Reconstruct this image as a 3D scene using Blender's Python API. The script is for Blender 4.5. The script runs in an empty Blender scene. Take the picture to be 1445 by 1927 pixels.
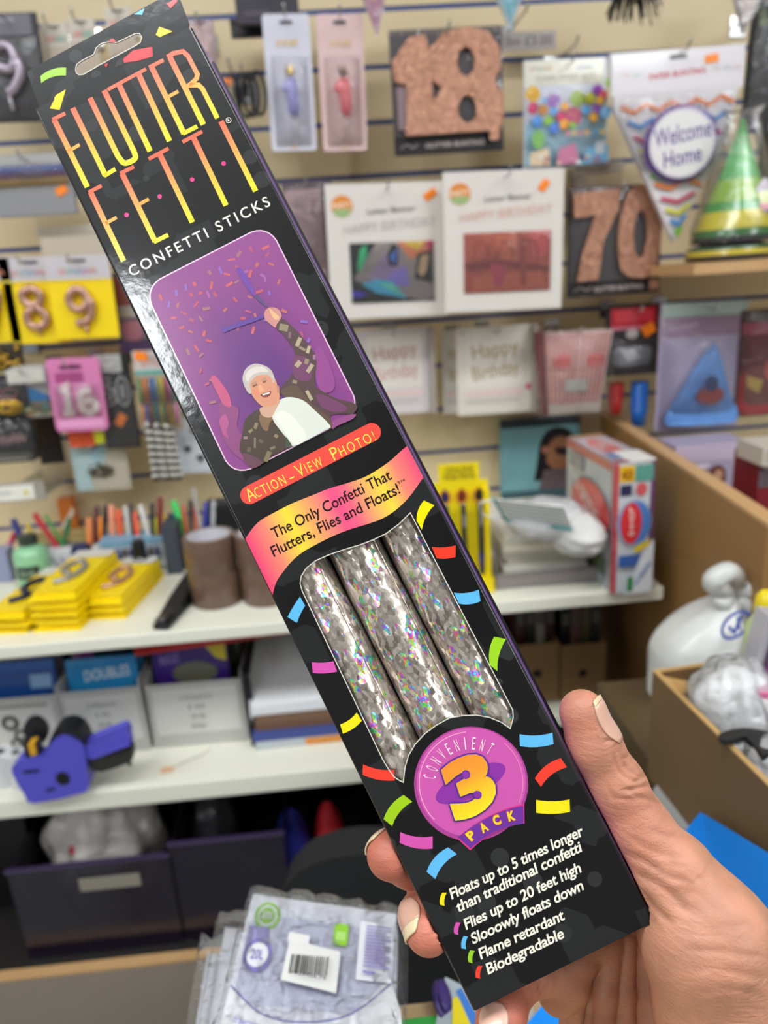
import bpy, math, random
import numpy as np
from mathutils import Vector, Matrix, geometry
random.seed(11)
S = bpy.context.scene
COL = S.collection
# ---------------------------------------------------------------- camera
F, CX, CY = 1390.0, 722.5, 963.5
XA = np.array([0.99529443, -0.083, 0.05]); YA = np.array([-0.07246326, -0.295, 0.95274555])
DA = np.cross(YA, XA)
M = np.stack([XA, YA, -DA])            # camera axes (right, down, forward) -> world (X along wall, Y to wall, Z up)
EYE = np.array([0.0, 0.0, 1.45])
cam = bpy.data.cameras.new('camera'); camo = bpy.data.objects.new('camera', cam); COL.objects.link(camo)
R3 = np.column_stack([M[:, 0], -M[:, 1], -M[:, 2]])
mw = Matrix([list(R3[i]) + [EYE[i]] for i in range(3)] + [[0, 0, 0, 1]])
camo.matrix_world = mw
cam.sensor_fit = 'VERTICAL'; cam.sensor_height = 36.0; cam.lens = 36.0 * F / 1927.0
cam.clip_start = 0.02; cam.clip_end = 50
cam.dof.use_dof = True; cam.dof.focus_distance = 0.268; cam.dof.aperture_fstop = 8.8
S.camera = camo
# ---------------------------------------------------------------- world, exposure, ceiling lamps and added fills
S.view_settings.view_transform = 'Standard'; S.view_settings.look = 'None'
S.view_settings.gamma = 1.0; S.view_settings.use_curve_mapping = False
S.view_settings.exposure = 0.0
w = bpy.data.worlds.new('shop_light'); S.world = w; w.use_nodes = True
w.node_tree.nodes['Background'].inputs[0].default_value = (0.93, 0.96, 1.0, 1)
w.node_tree.nodes['Background'].inputs[1].default_value = 0.30
# (x, y, length along x, length along y, turn, emission)
LAMPS = [(-0.835, -0.94, 0.10, 0.48, -13, 62.0), (1.7, -1.7, 0.6, 1.6, 0, 13.0), (-0.35, 0.05, 1.2, 0.30, 0, 15.0),  # second entry is an added fill that brightens the lower wall
         (1.2, 0.05, 1.2, 0.30, 0, 15.0), (-1.9, 0.05, 1.2, 0.3, 0, 14.0), (-2.4, -2.2, 0.6, 1.6, 0, 13.0)]  # last entry is an added fill too, out of view at the rear
CEIL = 2.56
WALLY = 1.28

def c(h, a=1.0):
    h = h.lstrip('#'); o = []
    for i in (0, 2, 4):
        x = int(h[i:i+2], 16) / 255
        o.append(x / 12.92 if x <= .04045 else ((x + .055) / 1.055) ** 2.4)
    return (o[0], o[1], o[2], a)

# ---------------------------------------------------------------- pixel rays to real points
def ray(px, py): return M @ np.array([(px - CX) / F, (py - CY) / F, 1.0])
def onY(px, py, Y): d = ray(px, py); return EYE + d * Y / d[1]
def onZ(px, py, Z): d = ray(px, py); return EYE + d * (Z - 1.45) / d[2]
def atD(px, py, z): return EYE + ray(px, py) * z          # z = distance along the view axis
def camz(p): return float((M.T @ (np.array(p) - EYE))[2])
def topix(p): q = M.T @ (np.array(p) - EYE); return CX + F * q[0] / q[2], CY + F * q[1] / q[2]

# ---------------------------------------------------------------- materials
_m = {}
def newmat(name):
    m = bpy.data.materials.new(name); m.use_nodes = True
    nt = m.node_tree; return m, nt, nt.nodes, nt.links, nt.nodes['Principled BSDF']
def mat(name, col=None, rough=.5, metal=0, coat=0, bump=0, bs=300, var=0, vs=30, sss=0, ior=1.5, crough=.05, dist=.0004):
    if name in _m: return _m[name]
    m, nt, N, L, P = newmat(name)
    P.inputs['Roughness'].default_value = rough; P.inputs['Metallic'].default_value = metal
    P.inputs['Coat Weight'].default_value = coat; P.inputs['Coat Roughness'].default_value = crough
    P.inputs['IOR'].default_value = ior
    if col is None:
        a = N.new('ShaderNodeVertexColor'); a.layer_name = 'Col'; src = a.outputs[0]
        L.new(src, P.inputs['Base Color'])
    else:
        cc = c(col) if isinstance(col, str) else col
        P.inputs['Base Color'].default_value = cc
        if var:
            tc = N.new('ShaderNodeTexCoord'); nz = N.new('ShaderNodeTexNoise'); nz.inputs['Scale'].default_value = vs
            nz.inputs['Detail'].default_value = 4
            mx = N.new('ShaderNodeMix'); mx.data_type = 'RGBA'
            mx.inputs[6].default_value = tuple(v * (1 - var) for v in cc[:3]) + (1,)
            mx.inputs[7].default_value = tuple(min(1, v * (1 + var)) for v in cc[:3]) + (1,)
            L.new(tc.outputs['Object'], nz.inputs['Vector']); L.new(nz.outputs[0], mx.inputs[0]); L.new(mx.outputs[2], P.inputs['Base Color'])
    if sss:
        P.inputs['Subsurface Weight'].default_value = sss; P.inputs['Subsurface Radius'].default_value = (1, .35, .2)
        P.inputs['Subsurface Scale'].default_value = .004
    if bump:
        tc = N.new('ShaderNodeTexCoord'); nz = N.new('ShaderNodeTexNoise'); nz.inputs['Scale'].default_value = bs
        nz.inputs['Detail'].default_value = 3
        b = N.new('ShaderNodeBump'); b.inputs['Strength'].default_value = bump; b.inputs['Distance'].default_value = dist
        L.new(tc.outputs['Object'], nz.inputs['Vector']); L.new(nz.outputs[0], b.inputs['Height']); L.new(b.outputs[0], P.inputs['Normal'])
        if coat: L.new(b.outputs[0], P.inputs['Coat Normal'])
    _m[name] = m; return m
def film(name, opacity=.06, tint='#ffffff', rough=.08, bump=.6, bs=60, spec=1.0):
    "thin clear plastic: mostly see-through, glossy where it wrinkles"
    if name in _m: return _m[name]
    m, nt, N, L, P = newmat(name)
    out = N['Material Output']
    tr = N.new('ShaderNodeBsdfTransparent'); tr.inputs[0].default_value = (1, 1, 1, 1)
    P.inputs['Base Color'].default_value = c(tint); P.inputs['Roughness'].default_value = rough
    gl = N.new('ShaderNodeBsdfGlossy'); gl.inputs['Roughness'].default_value = rough
    fr = N.new('ShaderNodeFresnel'); fr.inputs[0].default_value = 1.5
    tc = N.new('ShaderNodeTexCoord'); nz = N.new('ShaderNodeTexNoise'); nz.inputs['Scale'].default_value = bs; nz.inputs['Detail'].default_value = 3
    nz.inputs['Distortion'].default_value = 1.0
    b = N.new('ShaderNodeBump'); b.inputs['Strength'].default_value = bump; b.inputs['Distance'].default_value = .01
    L.new(tc.outputs['Object'], nz.inputs['Vector']); L.new(nz.outputs[0], b.inputs['Height'])
    L.new(b.outputs[0], gl.inputs['Normal']); L.new(b.outputs[0], fr.inputs['Normal']); L.new(b.outputs[0], P.inputs['Normal'])
    mu = N.new('ShaderNodeMath'); mu.operation = 'MULTIPLY'; mu.inputs[1].default_value = spec; mu.use_clamp = True
    L.new(fr.outputs[0], mu.inputs[0])
    m1 = N.new('ShaderNodeMixShader'); m1.inputs[0].default_value = opacity
    L.new(tr.outputs[0], m1.inputs[1]); L.new(P.outputs[0], m1.inputs[2])
    m2 = N.new('ShaderNodeMixShader'); L.new(mu.outputs[0], m2.inputs[0]); L.new(m1.outputs[0], m2.inputs[1]); L.new(gl.outputs[0], m2.inputs[2])
    L.new(m2.outputs[0], out.inputs[0]); _m[name] = m; return m
def glitter(name, col, col2, rough=.35, metal=.6, sc=900):
    if name in _m: return _m[name]
    m, nt, N, L, P = newmat(name)
    tc = N.new('ShaderNodeTexCoord'); v = N.new('ShaderNodeTexVoronoi'); v.inputs['Scale'].default_value = sc
    mx = N.new('ShaderNodeMix'); mx.data_type = 'RGBA'; mx.inputs[6].default_value = c(col); mx.inputs[7].default_value = c(col2)
    L.new(tc.outputs['Object'], v.inputs['Vector']); L.new(v.outputs['Color'], mx.inputs[0]); L.new(mx.outputs[2], P.inputs['Base Color'])
    sb = N.new('ShaderNodeVectorMath'); sb.operation = 'SUBTRACT'; sb.inputs[1].default_value = (.5, .5, .5); L.new(v.outputs['Color'], sb.inputs[0])
    sc_ = N.new('ShaderNodeVectorMath'); sc_.operation = 'SCALE'; sc_.inputs['Scale'].default_value = .7; L.new(sb.outputs[0], sc_.inputs[0])
    ge = N.new('ShaderNodeNewGeometry'); ad = N.new('ShaderNodeVectorMath'); L.new(ge.outputs['Normal'], ad.inputs[0]); L.new(sc_.outputs[0], ad.inputs[1])
    no = N.new('ShaderNodeVectorMath'); no.operation = 'NORMALIZE'; L.new(ad.outputs[0], no.inputs[0]); L.new(no.outputs[0], P.inputs['Normal'])
    P.inputs['Metallic'].default_value = metal; P.inputs['Roughness'].default_value = rough
    _m[name] = m; return m
def wood(name, c1, c2, axis='X', sc=12, rough=.45):
    if name in _m: return _m[name]
    m, nt, N, L, P = newmat(name)
    tc = N.new('ShaderNodeTexCoord'); mp = N.new('ShaderNodeMapping')
    mp.inputs['Scale'].default_value = {'X': (.08, 1, 1), 'Y': (1, .08, 1), 'Z': (1, 1, .08)}[axis]
    nz = N.new('ShaderNodeTexNoise'); nz.inputs['Scale'].default_value = sc; nz.inputs['Detail'].default_value = 6; nz.inputs['Roughness'].default_value = .65
    mx = N.new('ShaderNodeMix'); mx.data_type = 'RGBA'; mx.inputs[6].default_value = c(c1); mx.inputs[7].default_value = c(c2)
    L.new(tc.outputs['Object'], mp.inputs[0]); L.new(mp.outputs[0], nz.inputs['Vector']); L.new(nz.outputs[0], mx.inputs[0]); L.new(mx.outputs[2], P.inputs['Base Color'])
    P.inputs['Roughness'].default_value = rough; _m[name] = m; return m
PR = lambda: mat('printed_card', None, .42)
PG = lambda: mat('glossy_print', None, .25, coat=.6, crough=.08)
PP = lambda: mat('coloured_plastic', None, .35)
CH = lambda: mat('chrome_wire', '#c8c8c8', .2, 1)

# ---------------------------------------------------------------- geometry collector
class G:
    def __init__(s, mp=None, lay=0., step=0.):
        s.v, s.f, s.k = [], [], []; s.mp = mp; s.lay = lay; s.step = step
    def raw(s, vs, fs, cols):
        b = len(s.v); s.v += [tuple(p) for p in vs]
        for i, f in enumerate(fs):
            s.f.append([b + j for j in f])
            s.k.append([cols[j] for j in f] if isinstance(cols, list) else [cols] * len(f))
        return s
    # 3-D pieces
    def box(s, x0, y0, z0, x1, y1, z1, col=(1, 1, 1, 1), tf=None):
        p = [(x, y, z) for z in (z0, z1) for y in (y0, y1) for x in (x0, x1)]
        if tf: p = [tf(q) for q in p]
        return s.raw(p, [(0, 2, 3, 1), (4, 5, 7, 6), (0, 1, 5, 4), (2, 6, 7, 3), (0, 4, 6, 2), (1, 3, 7, 5)], col)
    def tube(s, pts, r, col=(1, 1, 1, 1), n=10, closed=False, cap=True):
        pts = [Vector(p) for p in pts]; m = len(pts)
        rs = r if isinstance(r, (list, tuple)) else [r] * m
        vs, fs = [], []; up = None
        for i, p in enumerate(pts):
            a = pts[(i - 1) % m] if (closed or i) else p; b = pts[(i + 1) % m] if (closed or i < m - 1) else p
            t = (b - a).normalized()
            if up is None: up = Vector((0, 0, 1)) if abs(t.z) < .9 else Vector((1, 0, 0))
            u = (up - t * up.dot(t)).normalized(); up = u; v = t.cross(u)
            for j in range(n):
                q = 2 * math.pi * j / n; vs.append(p + (u * math.cos(q) + v * math.sin(q)) * rs[i])
        for i in range(m if closed else m - 1):
            for j in range(n):
                a = i * n + j; b2 = i * n + (j + 1) % n; e = ((i + 1) % m) * n
                fs.append((a, b2, e + (j + 1) % n, e + j))
        if cap and not closed: fs.append(tuple(range(n))[::-1]); fs.append(tuple((m - 1) * n + j for j in range(n)))
        return s.raw(vs, fs, col)
    def lathe(s, prof, col=(1, 1, 1, 1), n=24, o=(0, 0, 0), cols=None, cap=True):
        "prof: (radius, z) from bottom to top"
        vs = [(o[0] + r * math.cos(2 * math.pi * j / n), o[1] + r * math.sin(2 * math.pi * j / n), o[2] + z) for r, z in prof for j in range(n)]
        for i in range(len(prof) - 1):
            fs = [(i * n + j, i * n + (j + 1) % n, (i + 1) * n + (j + 1) % n, (i + 1) * n + j) for j in range(n)]
            b = len(s.v) if i == 0 else b
            if i == 0: s.v += vs
            cc = cols[i] if cols else col
            for f in fs: s.f.append([b + q for q in f]); s.k.append([cc] * 4)
        if cap:
            s.f.append([b + j for j in range(n)][::-1]); s.k.append([cols[0] if cols else col] * n)
            s.f.append([b + (len(prof) - 1) * n + j for j in range(n)]); s.k.append([cols[-1] if cols else col] * n)
        return s
    def prism(s, poly, a, b, col=(1, 1, 1, 1), holes=(), f=lambda x, y, z: (x, y, z)):
        "poly in (x,z), extruded along y from a to b"
        loops = [list(poly)] + [list(h) for h in holes]
        flat = [p for l in loops for p in l]; n = len(flat)
        tr = geometry.tessellate_polygon([[Vector((p[0], p[1], 0)) for p in l] for l in loops])
        vs = [f(p[0], a, p[1]) for p in flat] + [f(p[0], b, p[1]) for p in flat]
        fs = [tuple(t) for t in tr] + [tuple(n + i for i in t[::-1]) for t in tr]; o = 0
        for l in loops:
            m = len(l)
            for i in range(m): j = (i + 1) % m; fs.append((o + i, o + j, n + o + j, n + o + i))
            o += m
        return s.raw(vs, fs, col)
    # flat print, mapped by s.mp(a, b, lift)
    def nxt(s): s.lay += s.step; return s.lay
    def P(s, pts, col, tess=False):
        l = s.nxt(); vs = [s.mp(x, y, l) for x, y in pts]
        cc = [col(x, y) for x, y in pts] if callable(col) else col
        if len(pts) > 4:
            tr = geometry.tessellate_polygon([[Vector((x, y, 0)) for x, y in pts]]); return s.raw(vs, [tuple(t) for t in tr], cc)
        return s.raw(vs, [tuple(range(len(vs)))], cc)
    def Rc(s, x0, y0, x1, y1, col): return s.P([(x0, y0), (x1, y0), (x1, y1), (x0, y1)], col)
    def E(s, x, y, rx, ry, col, rot=0, n=20, a0=0, a1=360):
        q = math.radians(rot)
        pts = []
        for i in range(n + (a1 - a0 < 360)):
            t = math.radians(a0 + (a1 - a0) * i / n); u, v = rx * math.cos(t), ry * math.sin(t)
            pts.append((x + u * math.cos(q) - v * math.sin(q), y + u * math.sin(q) + v * math.cos(q)))
        return s.P(pts, col)
    def St(s, pts, wd, col, sub=1, closed=False, same=False):
        "stroke of width wd with mitred joints"
        if not same: s.nxt()
        l = s.lay; P = []
        for i in range(len(pts) - (0 if closed else 1)):
            a, b = pts[i], pts[(i + 1) % len(pts)]
            for k in range(sub): t = k / sub; P.append((a[0] + (b[0] - a[0]) * t, a[1] + (b[1] - a[1]) * t))
        if not closed: P.append(pts[-1])
        m = len(P); vs, cs, fs = [], [], []
        for i, p in enumerate(P):
            a = P[(i - 1) % m] if (closed or i) else p; b = P[(i + 1) % m] if (closed or i < m - 1) else p
            d1 = np.array([p[0] - a[0], p[1] - a[1]], float); d2 = np.array([b[0] - p[0], b[1] - p[1]], float)
            n1 = np.linalg.norm(d1); n2 = np.linalg.norm(d2)
            if n1 < 1e-9: d1 = d2; n1 = n2
            if n2 < 1e-9: d2 = d1; n2 = n1
            t = d1 / n1 + d2 / n2; tn = np.linalg.norm(t); t = t / tn if tn > 1e-6 else d1 / n1
            nn = np.array([-t[1], t[0]]); cs_ = abs(np.dot(nn, np.array([-d1[1], d1[0]]) / n1)); h = wd / 2 / max(.5, cs_)
            for sg in (-1, 1):
                q = (p[0] + nn[0] * h * sg, p[1] + nn[1] * h * sg); vs.append(s.mp(q[0], q[1], l)); cs.append(col(*q) if callable(col) else col)
        for i in range(m if closed else m - 1): j = (i + 1) % m; fs.append((2 * i, 2 * i + 1, 2 * j + 1, 2 * j))
        return s.raw(vs, fs, cs)
    def T(s, txt, x0, y0, x1, y1, up, col, bold=0., sp=1.0):
        "text on the baseline (x0,y0)-(x1,y1); up = vector to the cap height"
        vs, fs, mnx, mxx = glyphs(txt, bold, sp)
        if not vs: return s
        l = s.nxt(); W = mxx - mnx; out, cc = [], []
        for x, y in vs:
            t = (x - mnx) / W; q = (x0 + (x1 - x0) * t + up[0] * y, y0 + (y1 - y0) * t + up[1] * y)
            out.append(s.mp(q[0], q[1], l)); cc.append(col(*q) if callable(col) else col)
        return s.raw(out, fs, cc)
_gl = {}
def glyphs(txt, bold=0., sp=1.0):
    key = (txt, bold, sp)
    if key in _gl: return _gl[key]
    cu = bpy.data.curves.new('t', 'FONT'); cu.body = txt; cu.size = 1; cu.offset = bold; cu.space_character = sp; cu.resolution_u = 4; cu.fill_mode = 'FRONT'
    ob = bpy.data.objects.new('t', cu); me = bpy.data.meshes.new_from_object(ob)
    vs = [(v.co.x / .73, v.co.y / .73) for v in me.vertices]; fs = [tuple(p.vertices) for p in me.polygons]
    bpy.data.meshes.remove(me); bpy.data.objects.remove(ob); bpy.data.curves.remove(cu)
    xs = [v[0] for v in vs] or [0, 1]
    _gl[key] = (vs, fs, min(xs), max(xs)); return _gl[key]

def link(o, parent=None):
    COL.objects.link(o)
    if parent is not None: o.parent = parent
    return o
def obj(name, g, m, parent=None, smooth=False, bevel=0, **kw):
    me = bpy.data.meshes.new(name); me.from_pydata(g.v, [], g.f); me.update()
    at = me.color_attributes.new('Col', 'FLOAT_COLOR', 'CORNER')
    flat = np.array([x for k in g.k for cc in k for x in cc], np.float32)
    if len(flat) == len(at.data) * 4: at.data.foreach_set('color', flat)
    me.materials.append(m)
    if smooth: me.polygons.foreach_set('use_smooth', [True] * len(me.polygons))
    o = bpy.data.objects.new(name, me); link(o, parent)
    if smooth == 'auto':
        e = o.modifiers.new('es', 'EDGE_SPLIT'); e.split_angle = math.radians(40)
    if bevel:
        b = o.modifiers.new('bevel', 'BEVEL'); b.width = bevel; b.segments = 2; b.limit_method = 'ANGLE'; b.angle_limit = math.radians(50)
    for a, v in kw.items(): o[a] = v
    return o
def thing(name, cat, label, loc=(0, 0, 0), rot=(0, 0, 0), group=None):
    o = bpy.data.objects.new(name, None); link(o); o.empty_display_size = .02
    o.location = Vector([float(v) for v in loc]); o.rotation_euler = rot
    o['label'] = label; o['category'] = cat
    if group: o['group'] = group
    return o
def tag(o, cat, label, group=None):
    o['label'] = label; o['category'] = cat
    if group: o['group'] = group
    return o
def struct(name, g, m, parent=None, **k):
    o = obj(name, g, m, parent, **k); o['kind'] = 'structure'; return o

class Item:
    "a thing seen face on: centre (px,py), size w x h in photo pixels, standing in the plane Y; local x right, y away, z up"
    def __init__(s, name, cat, label, px, py, w, h, Y=1.2, t=.004, roll=0, yaw=0, pitch=0, group=None, hook=None):
        p = onY(px, py, Y); z = camz(p); u, v = (px - CX) / F, (py - CY) / F
        s.sx = z / F / (XA[0] - u * XA[2]); s.sy = z / F / (DA[1] - v * DA[2])
        s.w, s.h, s.t, s.W, s.H = w, h, t, w * s.sx, h * s.sy
        e = (math.radians(pitch), math.radians(roll), math.radians(yaw))
        from mathutils import Euler
        ax = Euler(e).to_matrix() @ Vector((0, 0, 1))
        loc = Vector([float(q) for q in p]) - ax * (s.H / 2)
        s.root = thing(name, cat, label, loc, e, group); s.Y = Y; s.top = loc + ax * s.H
        if hook:
            hk = G().tube([(0, WALLY - s.top.y - .002, .006), (0, -.035, .002), (0, -.045, .012)], .0016, n=6)
            h_ = G().box(-.012, WALLY - s.top.y - .004, -.012, .012, WALLY - s.top.y + .0, .016)
            r = thing('display_hook', 'hook', 'chrome hook carrying ' + hook, (s.top.x, s.top.y, s.top.z - .012), (0, 0, 0))
            obj('wire', hk, CH(), r, smooth=True); obj('back_plate', h_, CH(), r)
    def X(s, a): return (a - s.w / 2) * s.sx
    def Z(s, b): return (s.h - b) * s.sy
    def art(s, lift=0.): return G(lambda a, b, l: (s.X(a), -s.t - .0003 - lift - l, s.Z(b)), 0, .00025)
    def put(s, name, g, m=None, **k): return obj(name, g, m or PR(), s.root, **k)
    def slab(s, name, x0, y0, x1, y1, t=None, y=0., col='#ffffff', m=None, bevel=.001, **k):
        t = s.t if t is None else t
        cc = c(col) if isinstance(col, str) else col
        return s.put(name, G().box(s.X(x0), y - t, s.Z(y1), s.X(x1), y, s.Z(y0), cc), m, bevel=bevel, **k)
    def plate(s, name, pts, t=None, y=0., col='#ffffff', m=None, holes=(), **k):
        t = s.t if t is None else t
        cv = lambda l: [(s.X(a), s.Z(b)) for a, b in l]
        return s.put(name, G().prism(cv(pts), y - t, y, c(col) if isinstance(col, str) else col, [cv(h) for h in holes]), m, **k)
    def tubes(s, name, paths, r, y, m=None, col='#ffffff', n=8, closed=False, **k):
        g = G()
        for p in paths: g.tube([(s.X(a), y, s.Z(b)) for a, b in p], r * s.sx if not isinstance(r, list) else [q * s.sx for q in r], c(col), n=n, closed=closed)
        return s.put(name, g, m or PP(), smooth=True, **k)
def rrect(x0, y0, x1, y1, r, n=5):
    o = []
    for cx_, cy_, a in ((x1 - r, y0 + r, -90), (x1 - r, y1 - r, 0), (x0 + r, y1 - r, 90), (x0 + r, y0 + r, 180)):
        for i in range(n + 1): q = math.radians(a + 90 * i / n); o.append((cx_ + r * math.cos(q), cy_ + r * math.sin(q)))
    return o
def smooth_path(pts, n=6, closed=False):
    P = [np.array(p, float) for p in pts]; m = len(P); o = []
    rng = range(m if closed else m - 1)
    for i in rng:
        p1, p2 = P[i], P[(i + 1) % m]
        p0 = P[(i - 1) % m] if (closed or i) else p1; p3 = P[(i + 2) % m] if (closed or i < m - 2) else p2
        for k in range(n):
            t = k / n; o.append(tuple(.5 * ((2 * p1) + (-p0 + p2) * t + (2 * p0 - 5 * p1 + 4 * p2 - p3) * t * t + (-p0 + 3 * p1 - 3 * p2 + p3) * t ** 3)))
    if not closed: o.append(tuple(P[-1]))
    return o
# ================================================================ the shop
WOODL = wood('light_wood_laminate', '#a07a48', '#8a6436', 'Y', 14)
WOODE = wood('pale_wood_edge', '#d0a878', '#b88f5e', 'Y', 20)
struct('floor', G().box(-4, -4, -.05, 4, WALLY + .1, 0), mat('grey_vinyl_floor', '#8d8f8e', .5, var=.15, vs=4))
struct('ceiling', G().box(-4, -4, CEIL, 4, WALLY + .1, CEIL + .05), mat('ceiling_tile', '#a4a4a0', .8, var=.05, vs=6))
for x, y, lx, ly, tn, em in LAMPS:
    lb = {0: 'slim bright ceiling strip light nearest above the counter on the left', 1: 'unseen fill light added at the ceiling on the right to brighten the wall', 2: 'ceiling light above the middle of the slat wall',
          3: 'ceiling light above the right end of the slat wall', 4: 'ceiling light above the left end of the slat wall', 5: 'unseen fill light added at the ceiling far behind the camera'}[[l[:2] for l in LAMPS].index((x, y))]
    r = thing('ceiling_light', 'lamp', lb, (x, y, CEIL - .035), (0, 0, math.radians(tn)))
    obj('housing', G().box(-lx / 2 - .02, -ly / 2 - .02, .012, lx / 2 + .02, ly / 2 + .02, .035), mat('lamp_housing', '#e8e8e8', .4), r)
    m = _m.get('lamp_%g' % em)
    if not m:
        m, nt, N, L, P = newmat('lamp_diffuser'); P.inputs['Emission Color'].default_value = (.93, .97, 1, 1); P.inputs['Emission Strength'].default_value = em
        P.inputs['Base Color'].default_value = (.8, .8, .8, 1); _m['lamp_%g' % em] = m
    obj('diffuser', G().box(-lx / 2, -ly / 2, 0, lx / 2, ly / 2, .0125), m, r)
# slat wall: backing board, planks with recessed grooves, blue groove inserts
wb = struct('wall_back', G().box(-1.7, WALLY + .004, 0, 1.9, WALLY + .03, CEIL), mat('wall_backing', '#5c5244', .7))
SL = mat('beige_slat', '#d8c49c', .42, var=.06, vs=3)
BL = mat('blue_groove_insert', '#24407e', .35)
z0 = 1.45 + .0058; k0 = -14
for k in range(k0, 14):
    za = z0 + .0762 * k + .0035; zb = z0 + .0762 * (k + 1) - .0035
    if za < .02 or zb > CEIL: continue
    g = G()
    g.prism([(0, za), (0, zb - .0), (.004, zb - .0), (.004, za)], -1.7, 1.9, f=lambda a, t, z: (t, WALLY + a, z))
    struct('slat', g, SL, wb)
    struct('groove_insert', G().box(-1.7, WALLY + .0012, zb + .0003, 1.9, WALLY + .0036, zb + .0067), BL, wb)
# wooden divider standing out from the wall, and the side panel below it
a = onY(1130, 775, WALLY); b = onZ(1445, 985, a[2]); d = (b - a) / np.linalg.norm(b - a); n_ = np.array([-d[1], d[0], 0]); n_ /= np.linalg.norm(n_)
if n_[0] < 0: n_ = -n_
def divtf(p): q = a + d * p[0] + n_ * p[1]; return (q[0], q[1], p[2])
LDIV = .63
dv = thing('wooden_divider', 'panel', 'wooden divider panel standing out from the slat wall beside the boxed game', divtf((.3, 0, 0)))
def rel(o, fn=None):
    "move mesh data given in world coordinates under its parent's origin"
    o.matrix_parent_inverse = Matrix.Translation(-o.parent.location); return o
def divbox(t0, t1, n0, n1, za, zb, m, name, par):
    rel(obj(name, G().box(t0, n0, za, t1, n1, zb, tf=divtf), m, par))
divbox(.006, LDIV, 0, .018, 0, a[2] - .004, WOODL, 'panel', dv)
divbox(.006, LDIV, -.0005, .0185, a[2] - .004, a[2], WOODE, 'edge_strip', dv)
# white shelves
WH = mat('white_laminate', '#e8e6d4', .35, var=.02, vs=8)
def shelf(name, label, x0, x1, y0, z, t):
    r = thing(name, 'shelf', label, ((x0 + x1) / 2, WALLY, z - t))
    obj('board', G().box(x0 - (x0 + x1) / 2, y0 - WALLY, 0, x1 - (x0 + x1) / 2, -.001, t), WH, r, bevel=.002); return r
ZU, ZL = 1.04, .815
shelf('white_shelf', 'upper white shelf crowded with pens, tape and candle packs', -1.2, .408, .872, ZU, .018)
cb2 = tag(obj('dark_back_board', G().box(-1.2, WALLY - .02, .5, .40, WALLY - .003, ZL - .0285), mat('dark_carcass', '#17120f', .7)), 'panel', 'dark back board closing the space below the lower white shelf')
shelf('white_shelf', 'lower white shelf carrying the card trays and the blue price gun', -1.2, .095, .868, ZL, .028)
# dark carcass under the shelves
DK = mat('dark_carcass', '#17120f', .7)
cg = G().box(-1.2, WALLY - .02, ZL + .0005, .40, WALLY - .003, ZU - .0185)
cb = tag(obj('dark_back_board', cg, DK), 'panel', 'dark back board closing the space below the upper white shelf')
KB = mat('taupe_laminate', '#94877a', .5, var=.05)
lb = thing('low_shelf', 'shelf', 'dark low shelf with a taupe front board, under the purple bins', (-.4, .9, .0))
zf = onY(10, 1838, .86)[2]
obj('front_board', G().box(-.8, -.045, .0, .785, -.03, zf - .004), KB, lb)
obj('edge_strip', G().box(-.8, -.046, zf - .004, .785, -.029, zf), WOODE, lb)
obj('board', G().box(-.8, -.03, zf - .02, .785, .355, zf - .006), DK, lb)
ZB = zf - .006
# ================================================================ the held carton
def pose_box():
    C4 = np.array([(64, 204), (360, 50), (1234, 1736), (891, 1904)], float); W = .070
    def res(p):
        th = np.linalg.norm(p[:3]); k = p[:3] / th; K = np.array([[0, -k[2], k[1]], [k[2], 0, -k[0]], [-k[1], k[0], 0]])
        R = np.eye(3) + np.sin(th) * K + (1 - np.cos(th)) * K @ K; L = p[6]
        q = np.array([[-W/2, -L/2, 0], [W/2, -L/2, 0], [W/2, L/2, 0], [-W/2, L/2, 0]]) @ R.T + p[3:6]
        return (q[:, :2] / q[:, 2:] * F + [CX, CY] - C4).ravel(), R
    p = np.array([-.09, .04, -.47, -.022, -.009, .273, .374])
    for _ in range(12):
        r, _r = res(p); J = np.zeros((8, 7))
        for j in range(7): q = p.copy(); q[j] += 1e-6; J[:, j] = (res(q)[0] - r) / 1e-6
        p = p - np.linalg.lstsq(J, r, rcond=None)[0]
    return res(p)[1], p[3:6], p[6]
BR, BT, BL_ = pose_box(); BW, BD = .070, .022; HW, HL = BW / 2, BL_ / 2
BM = M @ BR; BO = EYE + M @ BT
bmat = Matrix([list(BM[i]) + [BO[i]] for i in range(3)] + [[0, 0, 0, 1]])
def bp(px, py, z=0.):
    "photo pixel -> carton plane at depth z behind the front (local metres: x across, y down the length)"
    d = BM.T @ ray(px, py); e = BM.T @ (EYE - BO); t = (z - e[2]) / d[2]; q = e + d * t; return q[0], q[1]
box = thing('confetti_stick_carton', 'box', 'long black carton with orange and yellow lettering and three silver sticks, held in the hand')
box.matrix_world = bmat
STEP = .000022
def bart(z=0., step=STEP):
    def mp(a, b, l): x, y = bp(a, b, z); return (x, y, z - .00004 - l)
    return G(mp, 0, step)
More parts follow.
